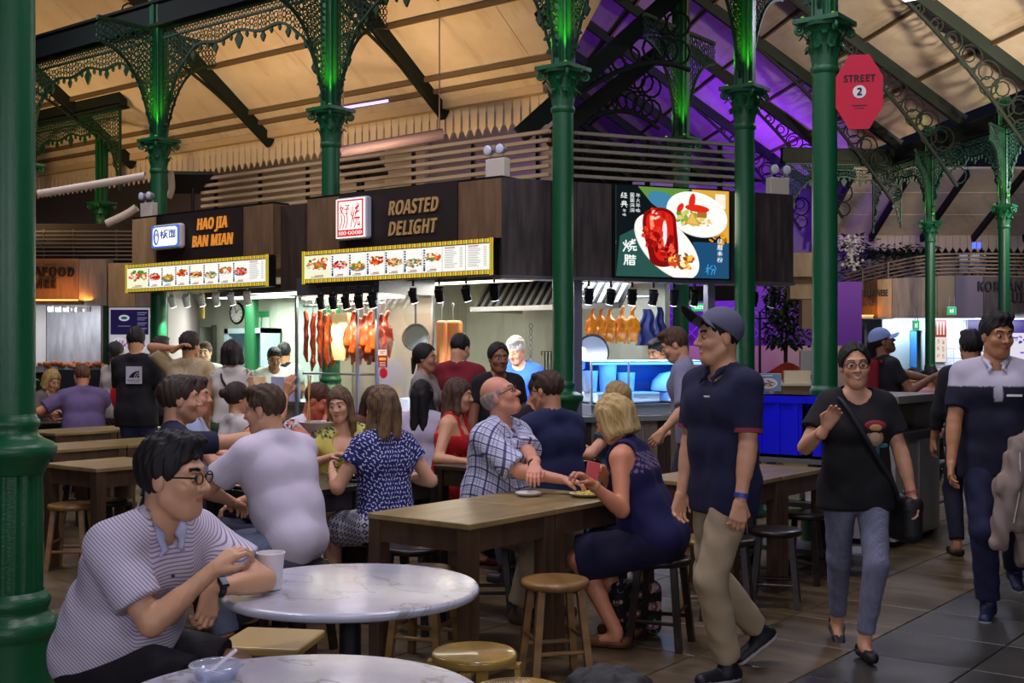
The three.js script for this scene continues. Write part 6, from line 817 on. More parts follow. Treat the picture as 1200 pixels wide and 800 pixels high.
// violet court beyond the side counter
{
  const b = struct('wall_violet', 'violet tiled wall beyond the side counter'); board('wall_panel', 690, 330, 1010, 405, 20.5, .2, violetWall, b); board('wall_panel', 690, 405, 1010, gnd(0, 20.5), 20.45, .2, M(0xc8b890, .6), b);
  const dm = new GB(); for (let k = 0; k < 9; k++) for (let j = 0; j < 3; j++) { const cx = 792 + k * 21, cy = 372 + j * 21 - (k % 2) * 10; const g = new GB(); } for (let k = -2; k < 8; k++) { dm.bar(P(760 + k * 20, 400, 20.35), P(800 + k * 20, 360, 20.35), .012, .02).bar(P(800 + k * 20, 400, 20.35), P(760 + k * 20, 360, 20.35), .012, .02); } dm.to('tile_joints', M(0x9a62c0, .5), b, 'stuff');
  areaLamp('unseen_violet_lamp', 'unseen violet flood lamp lighting the tiled court wall', V(P(840, 345, 19.2).x, P(840, 345, 19.2).y, P(840, 345, 19.2).z), P(860, 400, 20.4), 1.2, .2, 0xa83cff, 26, 'unseen violet flood lamps', 3);  // unseen lamp placed to brighten the violet wall
  board('white_column', 772, 345, 782, gnd(0, 14), 14, .3, M(0xc8c8cc, .5), struct('trim_1', 'white end of the kitchen wall'));
  const ex = (x0, y0, x1, y1, d, label, big) => { const o = thing('exit_sign', label, 'sign'); const t = ctex(128, 64, (x) => { x.fillStyle = '#12a860'; x.fillRect(0, 0, 128, 64); x.fillStyle = '#eafff4'; x.font = 'bold 42px sans-serif'; x.textAlign = 'center'; x.fillText(big ? 'EXIT' : '', 64, 47); if (!big) { x.fillRect(30, 20, 30, 28); x.fillRect(76, 14, 14, 36); } }); board('case', x0 - .7, y0 - .7, x1 + .7, y1 + .7, d + .02, .06, white, o); const m = board('face', x0, y0, x1, y1, d, .02, glowM(0, 1.3, t), o); uvBox(m.geometry, 0, 0, 1, 1); for (const x of [x0 + 1, x1 - 2]) board('hanger', x, y0 - (d < 20 ? 3 : 12), x + .8, y0 - .5, d + .03, .02, steelDull, o); }; ex(811, 356, 827, 364, 14.1, 'green EXIT sign beside the purple wall', true); board('arm', 780, 353, 826, 354.5, 14.13, .03, steelDull, scene.getObjectByName('exit_sign')); ex(1111, 360, 1120, 368, 23.9, 'small green sign under the grey cuisine fascia', false); ex(1071, 376, 1077, 386, 24.2, 'small green sign by the blue curtain doorway', false);
  const fs = thing('pale_fascia', 'beige panelled fascia beyond the dark side fascia', 'fascia'); board('panel', 929, 296, 960, 324, 16, .2, paleWood, fs); board('panel', 926, 324, 960, 350, 16.1, .2, paleWood, fs); board('panel', 940, 340, 975, 385, 17, .2, M(0xa08458, .6), fs); board('post', 955, 340, 960, gnd(0, 17), 17.1, .1, M(0x8a7048, .6), fs);
  // lamp stand, umbrella, counters
  const ls = thing('lamp_stand', 'black lamp stand before the violet wall', 'lamp stand'); board('pole', 889.5, 365, 892, 430, 15.5, .04, blackMetal, ls); board('arm', 882, 372, 899, 374, 15.5, .03, blackMetal, ls); board('arm', 882, 364, 884, 374, 15.5, .03, blackMetal, ls); board('arm', 897, 364, 899, 374, 15.5, .03, blackMetal, ls); board('foot', 885, gnd(0, 15.5) - 3, 896, gnd(0, 15.5), 15.5, .15, blackMetal, ls);board('pole', 889.5, 430, 892, gnd(0, 15.5) - 2, 15.5, .04, blackMetal, ls);
  const um = thing('red_parasol', 'low red parasol before the violet court wall', 'parasol', P(923, 424, 18).setY(0)); const uy = P(923, 424, 18).y; new GB().lathe([[0, uy], [.1, uy - .03], [.42, uy - .22], [.43, uy - .26]], 8).to('canopy', M(0xb03418, .7), um); new GB().rod(V(0, 0, 0), V(0, uy, 0), .02).to('pole', white, um);
  const kc = thing('cream_counter', 'cream coloured counter beyond the blue crates', 'counter'); board('front', 918, 452, 952, gnd(0, 14.5), 14.5, .5, M(0xb8a070, .5), kc); board('top', 916, 449, 954, 452, 14.4, .6, M(0xe0d4b8, .4), kc); const kc2 = thing('cream_screen', 'pale screen standing on the cream counter', 'screen'); board('panel', 919, 434, 950, 449, 14.6, .06, M(0xd8c8a0, .5), kc2); board('panel_side', 938, 411, 952, 434, 14.7, .06, M(0x9a948a, .5), kc2);
  const ft = ctex(128, 128, (x) => { x.fillStyle = '#7aa0b8'; x.fillRect(0, 0, 128, 128); x.fillStyle = '#f2f2f2'; x.beginPath(); x.ellipse(64, 70, 48, 40, 0, 0, 6.3); x.fill(); blob(x, 64, 70, 36, ['#c84020', '#e89040', '#f0d8c0', '#5a8a40'], 30); x.fillStyle = '#dfe8ee'; x.fillRect(8, 6, 80, 12); }); const fb2 = thing('food_picture', 'food picture board standing behind the blue crates', 'picture'); board('backing', 884.5, 437.5, 915.5, 458.5, 12.05, .03, white, fb2); const fm = board('print', 885, 438, 915, 458, 12, .01, new THREE.MeshStandardMaterial({ map: ft, roughness: .4 }), fb2); uvBox(fm.geometry, 0, 0, 1, 1); board('leg', 898, 458, 902, gnd(0, 12.05), 12.05, .03, steelDull, fb2);
}
// plants
function leafyPlant(label, base, h, spread, n, col, trunk, name = 'potted_tree', flowers) {
  const o = thing(name, label, 'plant', base, 'plants'); const g = new GB(), lf = []; const pos = [], nor = [];
  if (trunk) new GB().tube([V(0, 0, 0), V(.05, h * .3, .02), V(-.02, h * .55, 0), V(.03, h * .8, 0)], .03, 6).to('trunk', M(0x3a2c20, .8), o);
  for (let i = 0; i < n; i++) { const a = rnd() * 6.28, r = spread * Math.sqrt(rnd()), y = h * (trunk ? .62 : .1) + (h * (trunk ? .38 : .9)) * rnd(), L = trunk ? rr(.05, .1) : rr(.1, .2), dx = Math.cos(a), dz = Math.sin(a), dr = trunk ? rr(-1.5, 1.2) : rr(-.5, .3); const c = V(dx * r, y, dz * r), t = V(dx * L, dr * L, dz * L), s = V(-dz, rr(-.3, .3) * (trunk ? 3 : 1), dx).multiplyScalar(L * (trunk ? .4 : .22)); const e = c.clone().add(t), m1 = c.clone().addScaledVector(t, .45).add(s), m2 = c.clone().addScaledVector(t, .45).sub(s); for (const q of [c, m1, e, c, e, m2]) pos.push(q.x, q.y, q.z); }
  const b = new THREE.BufferGeometry(); b.setAttribute('position', new THREE.Float32BufferAttribute(pos, 3)); setUV(b, (x, y) => [x, y]); b.computeVertexNormals(); mesh('foliage', b, M(col, .6), o, 'stuff');
  if (flowers) { const f = new GB(); for (let i = 0; i < 90; i++) { const a = rnd() * 6.28, r = spread * rnd(); f.sph(Math.cos(a) * r * .5, h * rr(.3, 1), Math.sin(a) * r * .5, rr(.03, .06), 1, 1, 1, 5); } f.to('blossom', M(flowers, .6), o, 'stuff'); }
  return o;
}
leafyPlant('slender leafy tree before the violet wall', P(922, 400, 18.5).setY(0), 2.6, .34, 900, 0x1f3a18, true);
for (const [px, d, h, t, fl] of [[998, 26.5, 1.5, 'white flowering bush on the balcony over the cuisine stall', 0xd8d8d0], [1022, 26.8, 1.1, 'low dark bush on the balcony beside the white flowers'], [1048, 27, 1.3, 'broad dark bush in the middle of the balcony'], [1070, 26.4, 1.2, 'tall leafed bush on the balcony behind the distant column'], [1150, 25.5, .9, 'dark bush over the Korean cuisine fascia'], [1190, 25.5, .8, 'dark bush above the purple menu']]) { const p = P(px, 318, d); leafyPlant(t, V(p.x, 3.0, p.z), h * .75, .5, 420, 0x16301a, false, 'balcony_bush', fl); }
// cuisine stalls to the right
{
  const d = 24.4, o = thing('cuisine_stall', 'wood fronted cuisine stalls with dark lettering beyond the street', 'stall'); const gy = 372;
  const cut = (name, x0, yt0, x1, yt1, m, d0 = d, d1 = d) => { const a = P(x0, 0, d0), b = P(x1, 0, d1), h0 = P(x0, yt0, d0).y, h1 = P(x1, yt1, d1).y, yb = 2.23; const w = Math.hypot(b.x - a.x, b.z - a.z); const g = plate([[0, yb], [w, yb], [w, h1], [0, h0]], -.2, 0); setUV(g, (x, y) => [x, y]); const q = mesh(name, g, m, o); q.position.set(a.x, 0, a.z); q.rotation.y = Math.atan2(-(b.z - a.z), b.x - a.x); return q; };
  cut('wood_panel', 979, 337, 998, 334, paleWood, 25.6, 25); cut('sign_panel', 998.5, 333, 1028, 328, midWood, 25, 24.4); cut('wood_panel', 1028.5, 328, 1045, 326, paleWood); cut('wood_panel', 1045.5, 326, 1098, 324, greyWood); cut('wood_panel', 1098.5, 323, 1119, 323, M(0x7d7258, .6)); cut('wood_panel', 1119.5, 323, 1152, 324, M(0x6a6474, .6)); cut('sign_panel', 1152.5, 324, 1240, 325, nightWood);
  const lt = M(0x120e0e, .5); for (const [s, px, py, dd, sz, wid] of [['INDIAN & JAPANESE', 1014, 347, 24.5, .13, .52], ['CUISINE', 1012, 358, 24.5, .13, .6], ['KOREAN &', 1179, 341, d - .02, .2, .85], ['CUISINE', 1203, 354, d - .02, .2, .85]]) { const m = mesh('lettering', textGeo(s, sz, .04, 0, wid), lt, o); m.position.copy(P(px, py, dd)); turn(m, 1, dd < 24.45 ? 0 : -.35); }
  const lp = P(1012, 369, 24.3), l = new THREE.RectAreaLight(0xff9a40, 30, .6, .06); l.position.copy(lp); l.lookAt(P(1012, 340, 24.65)); l.name = 'sign_lamp_light'; scene.add(l); board('lamp_strip', 1000, 369, 1024, 370, 24.28, .05, glowM(0xffa850, 3), o);
  board('wall_panel', 1034, gy, 1066, gnd(0, 25.2), 25.2, .1, M(0xa8c0c4, .5), o); board('wall_panel', 1066, gy, 1081, 387, 25.2, .1, M(0xa8c0c4, .5), o); board('wall_panel', 1081, gy, 1095, gnd(0, 25.2), 25.2, .1, M(0xa8c0c4, .5), o); board('room_wall', 1060, 384, 1088, gnd(0, 26.4), 26.4, .1, M(0x8fa4a8, .6), o); for (const [a, b2, t] of [[979, 988, gy], [988, 1034, 381, 1], [1034, 1036, gy]]) board('wall_panel', a, b2 === 1034 && t === 381 ? gy : t, b2, t === 381 ? 381 : gnd(0, 26), 26, .1, M(0x8d9894, .6), o); board('room_wall', 975, 376, 1040, gnd(0, 26) - 5, 28.4, .1, M(0x6d7874, .7), o); board('room_ceiling', 979, 375, 1036, 377, 26.05, 2.4, M(0x8d9894, .7), o); board('wall_panel', 1095, gy, 1240, gnd(0, 25), 25, .1, tileWhite, o); board('soffit', 975, 370, 1240, 373, 24.5, 1.2, M(0xd8dcd8, .6), o);
   board('door_post', 1004, 383, 1009, 432, 25.8, .05, M(0x9a6a54, .6), o); board('door_post', 1013, 381, 1016, 440, 25.8, .05, M(0x6a706c, .6), o);  const cu = new GB(); for (let i = 0; i < 5; i++) cu.rod(P(1067.5 + i * 1.4, 388, 25), P(1067 + i * 1.5, 430, 25), .02); cu.to('blue_curtain', M(0x2f86c8, .7), o);
  const mt = (kind) => ctex(192, 192, (x, w, h) => { if (kind) { x.fillStyle = '#ece8f4'; x.fillRect(0, 0, w, h); x.fillStyle = '#3a1a8c'; x.fillRect(0, 0, w, 64); x.fillStyle = '#cfc4ff'; for (let i = 0; i < 5; i++) x.fillRect(24, 8 + i * 11, 70, 4), x.fillRect(120, 8 + i * 11, 50, 4); for (const [cx, cy] of [[45, 100], [110, 96], [165, 110], [60, 150], [130, 152]]) blob(x, cx, cy, 26, ['#4a2ab0', '#7a5ae0', '#2a1a60', '#c0b0f0'], 16); } else { x.fillStyle = '#f2e8e0'; x.fillRect(0, 0, w, h); x.fillStyle = '#b02018'; x.fillRect(0, 0, w, 80); x.fillStyle = '#f8e0d0'; for (let i = 0; i < 3; i++) x.fillRect(24 + i * 54, 10, 30, 60); for (let i = 0; i < 6; i++) blob(x, 50 + (i % 2) * 90, 104 + (i / 2 | 0) * 30, 20, ['#d85028', '#f0b060', '#a03018'], 12); } });
  const m1 = thing('wall_menu_board', 'purple and white menu panel on the tiled cuisine stall wall', 'menu board'), q1 = board('print', 1134, 374, 1240, 422, 24.9, .03, glowM(0, .8, mt(1)), m1); uvBox(q1.geometry, 0, 0, 1, 1); board('frame', 1133, 373, 1241, 423, 24.94, .03, steelDull, m1); const m2 = thing('wall_menu_board', 'red and white narrow menu panel beside the distant column', 'menu board'), q2 = board('print', 1096, 374, 1109, 424, 24.9, .03, glowM(0, .8, mt(0)), m2); uvBox(q2.geometry, 0, 0, 1, 1); board('frame', 1095.4, 373.4, 1109.6, 424.6, 24.94, .03, steelDull, m2);
  const l2 = new THREE.RectAreaLight(0xe4ecff, 20, 3.4, .3); l2.position.copy(P(1140, 375, 24.45)); l2.lookAt(P(1140, 440, 25)); l2.name = 'stall_light'; scene.add(l2); board('lamp_panel', 1050, 373, 1230, 374, 24.4, .2, glowM(0xe4ecff, 2), o);
  board('counter', 1040, 440, 1240, gnd(0, 24.2), 24.2, .3, M(0x4a4a50, .5), o);
  const bs = thing('balcony_rail', 'curving slatted balcony rail above the cuisine stalls', 'railing'); for (let i = 0; i < 7; i++) { const y = 298 + i * 4.4; new GB().tube([P(990, y + 24, 25.8), P(1030, y + 12.5, 25.1), P(1075, y + 3, 24.6), P(1100, y, 24.5), P(1240, y, 24.5)], .022, 5, 26).to('slat', M(0x8a7864, .6), bs); } for (const [x, y] of [[1010, 314], [1040, 306], [1072, 300], [1100, 297], [1135, 297], [1170, 297], [1205, 297]]) board('upright', x, y, x + 2, y + 30, 24.7, .04, M(0x5a5048, .6), bs);
  const chv = thing('blue_lamp', 'small blue lamp among the balcony plants', 'lamp'); for (const x of [1142, 1148]) board('bulb', x - 1.5, 284, x + 1.5, 291, 25.2, .06, glowM(0x2a3cff, 5), chv);
  board('white_chair', 1124, 296, 1155, 318, 25.2, .06, M(0xb8c0c8, .5), thing('white_banner', 'pale sheet hanging behind the balcony rail', 'banner'));
}
{ const l = areaLamp('unseen_court_lamp', 'unseen cool lamp over the street beyond the steel station', W(4.5, 13, 5.5), W(4.5, 13, 0), .7, .7, 0xdfe4ff, 60, 'square hall lamps'); poled(areaLamp('unseen_court_lamp', 'unseen cool lamp on a pole facing the cuisine stalls', W(9.6, 19.5, 4.6), W(8, 25, 3), .8, .6, 0xf0e8ff, 70, 'square hall lamps'), W(9.6, 19.5, 4.6), 0); }  // both out of view, lighting the street and the cuisine stalls
// ---- the crowd
const px = (p, d) => [(p - 600) / FOC * d, d];
const T_STRIPE = ctex(32, 64, (x) => { x.fillStyle = '#dcd8e6'; x.fillRect(0, 0, 32, 64); x.fillStyle = '#8f84a0'; for (let i = 0; i < 4; i++) x.fillRect(0, i * 16, 32, 5); }, .048);
const T_PLAID = ctex(128, 128, (x) => { x.fillStyle = '#d3d6e6'; x.fillRect(0, 0, 128, 128); x.fillStyle = 'rgba(40,44,92,.75)'; for (const p of [8, 72]) { x.fillRect(p, 0, 10, 128); x.fillRect(0, p, 128, 10); } x.fillStyle = 'rgba(90,100,150,.5)'; for (const p of [28, 44, 96, 110]) { x.fillRect(p, 0, 5, 128); x.fillRect(0, p, 128, 5); } }, .11);
const T_LEAF = ctex(256, 256, (x) => { x.fillStyle = '#1c2468'; x.fillRect(0, 0, 256, 256); x.fillStyle = '#dfe2f4'; for (let i = 0; i < 8; i++) for (let j = 0; j < 8; j++) { x.save(); x.translate(16 + i * 32 + (j % 2) * 16, 16 + j * 32); x.rotate(((i * 5 + j * 3) % 7) * .9); x.beginPath(); x.ellipse(0, -5, 4, 9, .5, 0, 6.3); x.fill(); x.beginPath(); x.ellipse(6, 6, 3.4, 7, -.8, 0, 6.3); x.fill(); x.restore(); } }, .22);
const T_GEO = ctex(128, 128, (x) => { x.fillStyle = '#cfd0dc'; x.fillRect(0, 0, 128, 128); x.fillStyle = '#23264c'; for (let i = 0; i < 4; i++) for (let j = 0; j < 4; j++) { x.beginPath(); x.moveTo(i * 32 + 16, j * 32 + 2); x.lineTo(i * 32 + 30, j * 32 + 16); x.lineTo(i * 32 + 16, j * 32 + 30); x.lineTo(i * 32 + 2, j * 32 + 16); x.fill(); } x.fillStyle = '#cfd0dc'; for (let i = 0; i < 4; i++) for (let j = 0; j < 4; j++) x.fillRect(i * 32 + 11, j * 32 + 11, 10, 10); }, .16);
const T_FLOR = ctex(256, 256, (x) => { x.fillStyle = '#d8cf62'; x.fillRect(0, 0, 256, 256); for (let i = 0; i < 24; i++) { const X = (i * 97) % 256, Y = (i * 61) % 256; blob(x, X, Y, 30, i % 2 ? ['#2f5f8a', '#3a7a5a', '#24406a'] : ['#4a7a3a', '#e8e0a0', '#2f5a34'], 10); } }, .4);
const T_RED = ctex(128, 128, (x) => { x.fillStyle = '#c3161c'; x.fillRect(0, 0, 128, 128); for (let i = 0; i < 14; i++) blob(x, (i * 53) % 128, (i * 37) % 128, 9, ['#e8a030', '#7a0c10', '#e03830'], 4); }, .2);
const T_FAINT = dtex(128, 128, (u, v) => { const n = .82 + .25 * fb(u, v, 10, 10, 141); return [n, n * .97, n * .9]; }, .35);
const T_HEATH = dtex(64, 64, (u, v) => { const n = .85 + .2 * fb(u, v, 24, 24, 145); return [n, n, n]; }, .2);
const T_DENIM = dtex(128, 128, (u, v) => { const n = .75 + .3 * fb(u, v, 40, 8, 147) + .1 * Math.sin((u + v) * 200); return [n, n, n]; }, .25);
const STUNDER = (who, dark) => 'stool under ' + who;
function seated(c, who, dark = true) { const J = person({ hip: .575, fl: [.16, .085, .3], fr: [-.16, .085, .3], ...c }); if (who !== null) { const s = stool(dark ? stoolD : stoolT, J.base.clone().add(J.F0.clone().multiplyScalar((c.off ? c.off[1] : 0) - .01)), (dark ? 'dark wooden' : 'tan wooden') + ' stool under ' + who, rnd()); } return J; }
const onTable = { hl: [.14, .84, .36], hr: [-.14, .84, .36], el: [.8, -.8, -.2], er: [-.8, -.8, -.2], pl: [0, -1, 0], pr: [0, -1, 0] };
// 1 man in the striped polo shirt
{
  const J = seated({ label: 'seated man in glasses, striped polo shirt and black shorts with a watch', at: px(124, 3.95), yaw: 80, twist: -22, lean: 32, q: 0, h: 1.67, hs: 1.04, fat: .45, head: [-2, 0, 0], hair: 0x0c0a0a, vol: .014, skin: 0xd3a27c, hip: .575, hl: P(246, 690, 3.78), hr: P(250, 668, 3.72), el: [.4, -.5, .8], er: [-.3, -1, .2], pl: [-.3, -1, -.3], pr: [.3, -1, 0], dl: [-.55, -1, .1], cl: .75, cr: .6, fl: [.14, .085, .32], fr: [-.16, .085, .36], top: { col: 0xffffff, tex: T_STRIPE, collar: 0xb4bcd8, fit: .022, sleeve: .72, loose: .012, hem: -.08, fold: .004 }, bottom: { col: 0x15131a, len: .9, fit: .032, fold: .004, name: 'shorts' }, shoe: 0x6a5a40 }, 'the man in the striped polo shirt', false);
  glasses(J, 0x0d0d10, .021); wristBand(J, 0, 0x101216, .024, J.UP.clone().addScaledVector(W(0, -1), 1.2).addScaledVector(W(1, 0), .6)); for (let i = 0; i < 3; i++) { const p = J.tp(.0, .42 - i * .055, .132); new GB().sph(p.x, p.y, p.z, .006, 1, 1, 1, 6).to('button', M(0x3a3d55, .4), J.o); }
}
// 2 man in grey and navy, and his neighbour
seated({ label: 'seated bearded man in grey shirt with navy shoulders reaching out an arm', at: px(196, 6.7), yaw: 112, lean: 6, h: 1.8, q: 1, hair: 0x2f2216, beard: .35, skin: 0xd3a07c, head: [0, 2, 0], hr: P(330, 508, 6.85), er: [-.3, -1, -.2], pr: [0, -1, 0], hl: [.15, .84, .36], top: { col: 0x9aa6b8, colf: (s, u) => u > .36 ? 0x171c3c : 0x9fabba, sleeve: .7, fit: .018 }, bottom: { col: 0x2c3040 } }, 'the man in grey and navy');
seated({ label: 'seated man in profile hidden behind the man in grey and navy', at: px(226, 8.1), yaw: 100, h: 1.72, q: 2, hair: 0x3a2a1c, skin: 0xdca080, ...onTable, top: { col: 0x9fb0d0 }, bottom: { col: 0x2a2c38 } }, 'the man hidden behind the man in grey and navy');
// 3 white T-shirt
seated({ label: 'seated man in a white T-shirt and jeans with his back turned', at: px(346, 6.2), yaw: -100, twist: -30, lean: 21, h: 1.8, q: 0, fat: .3, hair: 0x43321f, vol: .004, hairStyle: 'short', skin: 0xd3a07a, head: [-6, -6, 0], hl: P(272, 588, 6.45), hr: P(282, 588, 6.6), el: [.6, -.3, .8], er: [-.8, -.8, 0], pl: [0, -1, 0], pr: [0, -1, 0], top: { col: 0xd2cddc, fit: .022, sleeve: .66, loose: .015, hem: -.1, fold: .0015 }, bottom: { col: 0x76819c, tex: T_DENIM, fit: .02 } }, 'the man in the white T-shirt');
// 5 navy print
{ const J = seated({ label: 'seated woman in navy leaf print dress with wavy brown hair, back turned', at: px(452, 7.0), yaw: -142, lean: 4, h: 1.68, fem: 1, q: 1, hip: .56, hairStyle: 'mid', hair: 0x3a2a1a, hair2: 0x9a7a4c, vol: .014, skin: 0xd9a580, head: [6, 0, 0], hl: [.2, .84, .28], hr: [-.24, .8, .2], top: { col: 0xffffff, tex: T_LEAF, sleeve: .42, fit: .014, loose: .012, hem: -.13, name: 'dress_top' }, bottom: { col: 0xffffff, tex: T_GEO, skirt: 1, len: .75, flare: .03 }, flats: 1, shoe: 0x2a2420 }, 'the woman in the navy leaf print dress'); }
// 4 yellow dress and table mates
{ const J = seated({ label: 'woman in yellow floral dress with long hair and gold earring', at: px(398, 8.5), yaw: 22, lean: 8, h: 1.66, fem: 1, q: 0, hip: .53, hairStyle: 'long', hair: 0x4a3826, hair2: 0x8a6c48, skin: 0xdca888, head: [-32, -6, 6], ...onTable, top: { col: 0xffffff, tex: T_FLOR, sleeve: .5, deep: .098, fit: .014 }, bottom: { col: 0xcfc660, skirt: 1, len: .9 } }, 'the woman in the yellow floral dress'); const e = J.fromH(.08, -.06, 0); new GB().add(new THREE.TorusGeometry(.014, .004, 6, 14).translate(e.x, e.y, e.z)).to('earring', M(0xd0a030, .25, .9), J.o); }
{ const J = seated({ label: 'red faced man in a white vest eating noodles with raised chopsticks', at: px(350, 9.0), yaw: 55, lean: 14, h: 1.74, q: 1, hip: .53, hairStyle: 'crop', hair: 0x4a2c1c, skin: 0xcf7a5a, head: [22, -24, 0], hr: P(384, 486, 8.75), hl: P(372, 506, 8.55), el: [.6, -1, 0], er: [-.6, -1, 0], pl: [0, 1, 0], pr: [0, 0, 1], cr: .8, top: { col: 0xdfe0ea, sleeve: .12, armhole: .06, deep: .11 }, bottom: { col: 0x2c3040 } }, 'the red faced man'); const b = thing('noodle_bowl', 'white bowl of noodles held up by the red faced man', 'bowl', P(372, 507, 8.42)); new GB().lathe([[0, 0], [.06, 0], [.07, .01], [.135, .075], [.138, .08], [.128, .08], [.06, .02], [0, .02]], 26).to('bowl', M(0xcfcfd4, .35), b); const g = new GB(); for (let i = 0; i < 26; i++) { const a = rnd() * 6.28, r = rnd() * .1; g.sph(Math.cos(a) * r, .07, Math.sin(a) * r, rr(.012, .025), 1, .5, 1, 6); } g.to('noodles', M(0x9a7a4a, .6), b, 'stuff'); const c = P(383, 478, 8.7), c2 = P(361, 442, 8.72); tag(new GB().rod(P(363, 495, 8.44), P(361, 440, 8.7), .006).rod(P(360, 495, 8.44), P(364, 440, 8.7), .006).to(numbered('chopsticks'), M(0xa87838, .5), scene), 'pair of wooden chopsticks over the noodle bowl', 'chopsticks'); }
seated({ label: 'woman in a red top with brown fringe lifting her hand', at: px(302, 8.35), yaw: 60, lean: 10, h: 1.66, fem: 1, q: 1, hip: .54, hairStyle: 'tied', hair: 0x3f2c1a, hair2: 0x8a6a3c, skin: 0xd59a70, head: [15, -22, 0], hr: P(335, 462, 8.25), er: [-.6, -.6, .3], dr: [0, 1, .3], cr: .2, hl: [.12, .84, .32], top: { col: 0xc4141c, sleeve: .0, armhole: .075, deep: .1 }, bottom: { col: 0x6a6a70, skirt: 1, len: .8 } }, 'the woman in the red top');
seated({ label: 'woman with dark hair in a bun and white top', at: px(278, 9.4), yaw: 130, h: 1.64, fem: 1, q: 2, hip: .54, hairStyle: 'bun', hair: 0x2a1c14, skin: 0xd09a74, ...onTable, top: { col: 0xd8d4cc, sleeve: .2 }, bottom: { col: 0x44444a, skirt: 1, len: .9 } }, 'the woman with the hair bun');
seated({ label: 'woman bowing her head behind the woman in yellow', at: px(424, 9.9), yaw: 40, lean: 16, h: 1.64, fem: 1, q: 2, hip: .53, hairStyle: 'mid', hair: 0x3a261a, skin: 0xd08a6c, head: [-10, -28, 0], ...onTable, top: { col: 0x6a4434 }, bottom: { col: 0x3a3434, skirt: 1, len: .9 } }, 'the woman bowing her head');
// 6 red dress, 15
seated({ label: 'woman in a red patterned dress with long wavy brown hair in profile', at: px(524, 9.0), yaw: 72, lean: 8, h: 1.7, fem: 1, q: 1, hip: .56, hairStyle: 'long', hair: 0x2f2016, hair2: 0x6a4c30, skin: 0xd9a27c, head: [14, -4, 0], hr: P(548, 541, 8.6), hl: P(553, 542, 8.9), er: [-.6, -1, 0], pl: [0, -1, 0], pr: [0, -1, 0], top: { col: 0xffffff, tex: T_RED, sleeve: .0, armhole: .07, strap: .4, name: 'dress_top' }, bottom: { col: 0xffffff, tex: T_RED, skirt: 1, len: 1.0 }, flats: 1, shoe: 0x6a2018 }, 'the woman in the red dress');
seated({ label: 'black haired woman in a white T-shirt with her back turned', at: px(495, 9.75), yaw: 165, h: 1.64, fem: 1, q: 2, hip: .55, hairStyle: 'long', hair: 0x0c0a0a, skin: 0xd09a74, ...onTable, top: { col: 0xc8c4d8 }, bottom: { col: 0x2a2c38 } }, 'the black haired woman in white');
// 7 plaid man
{ const J = seated({ label: 'balding man in glasses and plaid shirt looking up, arms on the table', at: px(574, 7.12), yaw: 60, lean: 10, h: 1.8, fat: .75, q: 0, hip: .58, hairStyle: 'bald', hair: 0x8a7c70, hair2: 0xb0a498, skin: 0xd99878, head: [16, 26, 0], hr: P(660, 562, 6.75), hl: P(632, 556, 6.6), el: [.6, -.9, .3], er: [-.5, -1, .1], dl: [-.7, -.35, .3], pl: [0, -1, 0], pr: [0, -1, .2], cl: .3, cr: .5, top: { col: 0xffffff, tex: T_PLAID, collar: 0xb8bcd4, sleeve: .9, fit: .024, loose: .02, hem: -.12, fold: .004 }, bottom: { col: 0x9a8a6c, fit: .03 }, shoe: 0x4a3828 }, 'the man in the plaid shirt'); glasses(J, 0x15151a, .021); wristBand(J, 0, 0x14161c, .018); }
// 8, 20, 10
{ const J = seated({ label: 'man in a plain navy T-shirt and glasses seen from behind', at: px(652, 7.85), yaw: -140, lean: 6, h: 1.84, fat: .45, q: 1, hair: 0x3a281a, vol: .004, skin: 0xd09a76, head: [6, -8, 0], ...onTable, top: { col: 0x151d48, fit: .022, sleeve: .7, loose: .012, fold: .003 }, bottom: { col: 0x3a3c48 } }, 'the man in the navy T-shirt'); glasses(J, 0x222226); }
seated({ label: 'dark haired man in black bending forward behind the plaid shirted man', at: px(606, 9.75), yaw: 60, lean: 18, h: 1.76, q: 2, hair: 0x2a1c12, skin: 0xc98a66, head: [-10, -22, 0], ...onTable, top: { col: 0x14161c }, bottom: { col: 0x22242c } }, 'the man in black bending forward');
seated({ label: 'woman in a teal top with tied fair hair in profile', at: px(727, 8.6), yaw: -105, lean: 4, h: 1.68, fem: 1, q: 1, hip: .55, hairStyle: 'tied', hair: 0x8a7444, hair2: 0xc0aa70, skin: 0xd9a07c, head: [0, 4, 0], hl: [.18, .84, .34], hr: [-.12, .86, .32], el: [.9, -.5, 0], top: { col: 0x3f6a78, sleeve: .5, loose: .02, fit: .018 }, bottom: { col: 0x2a2a30 } }, 'the woman in the teal top');
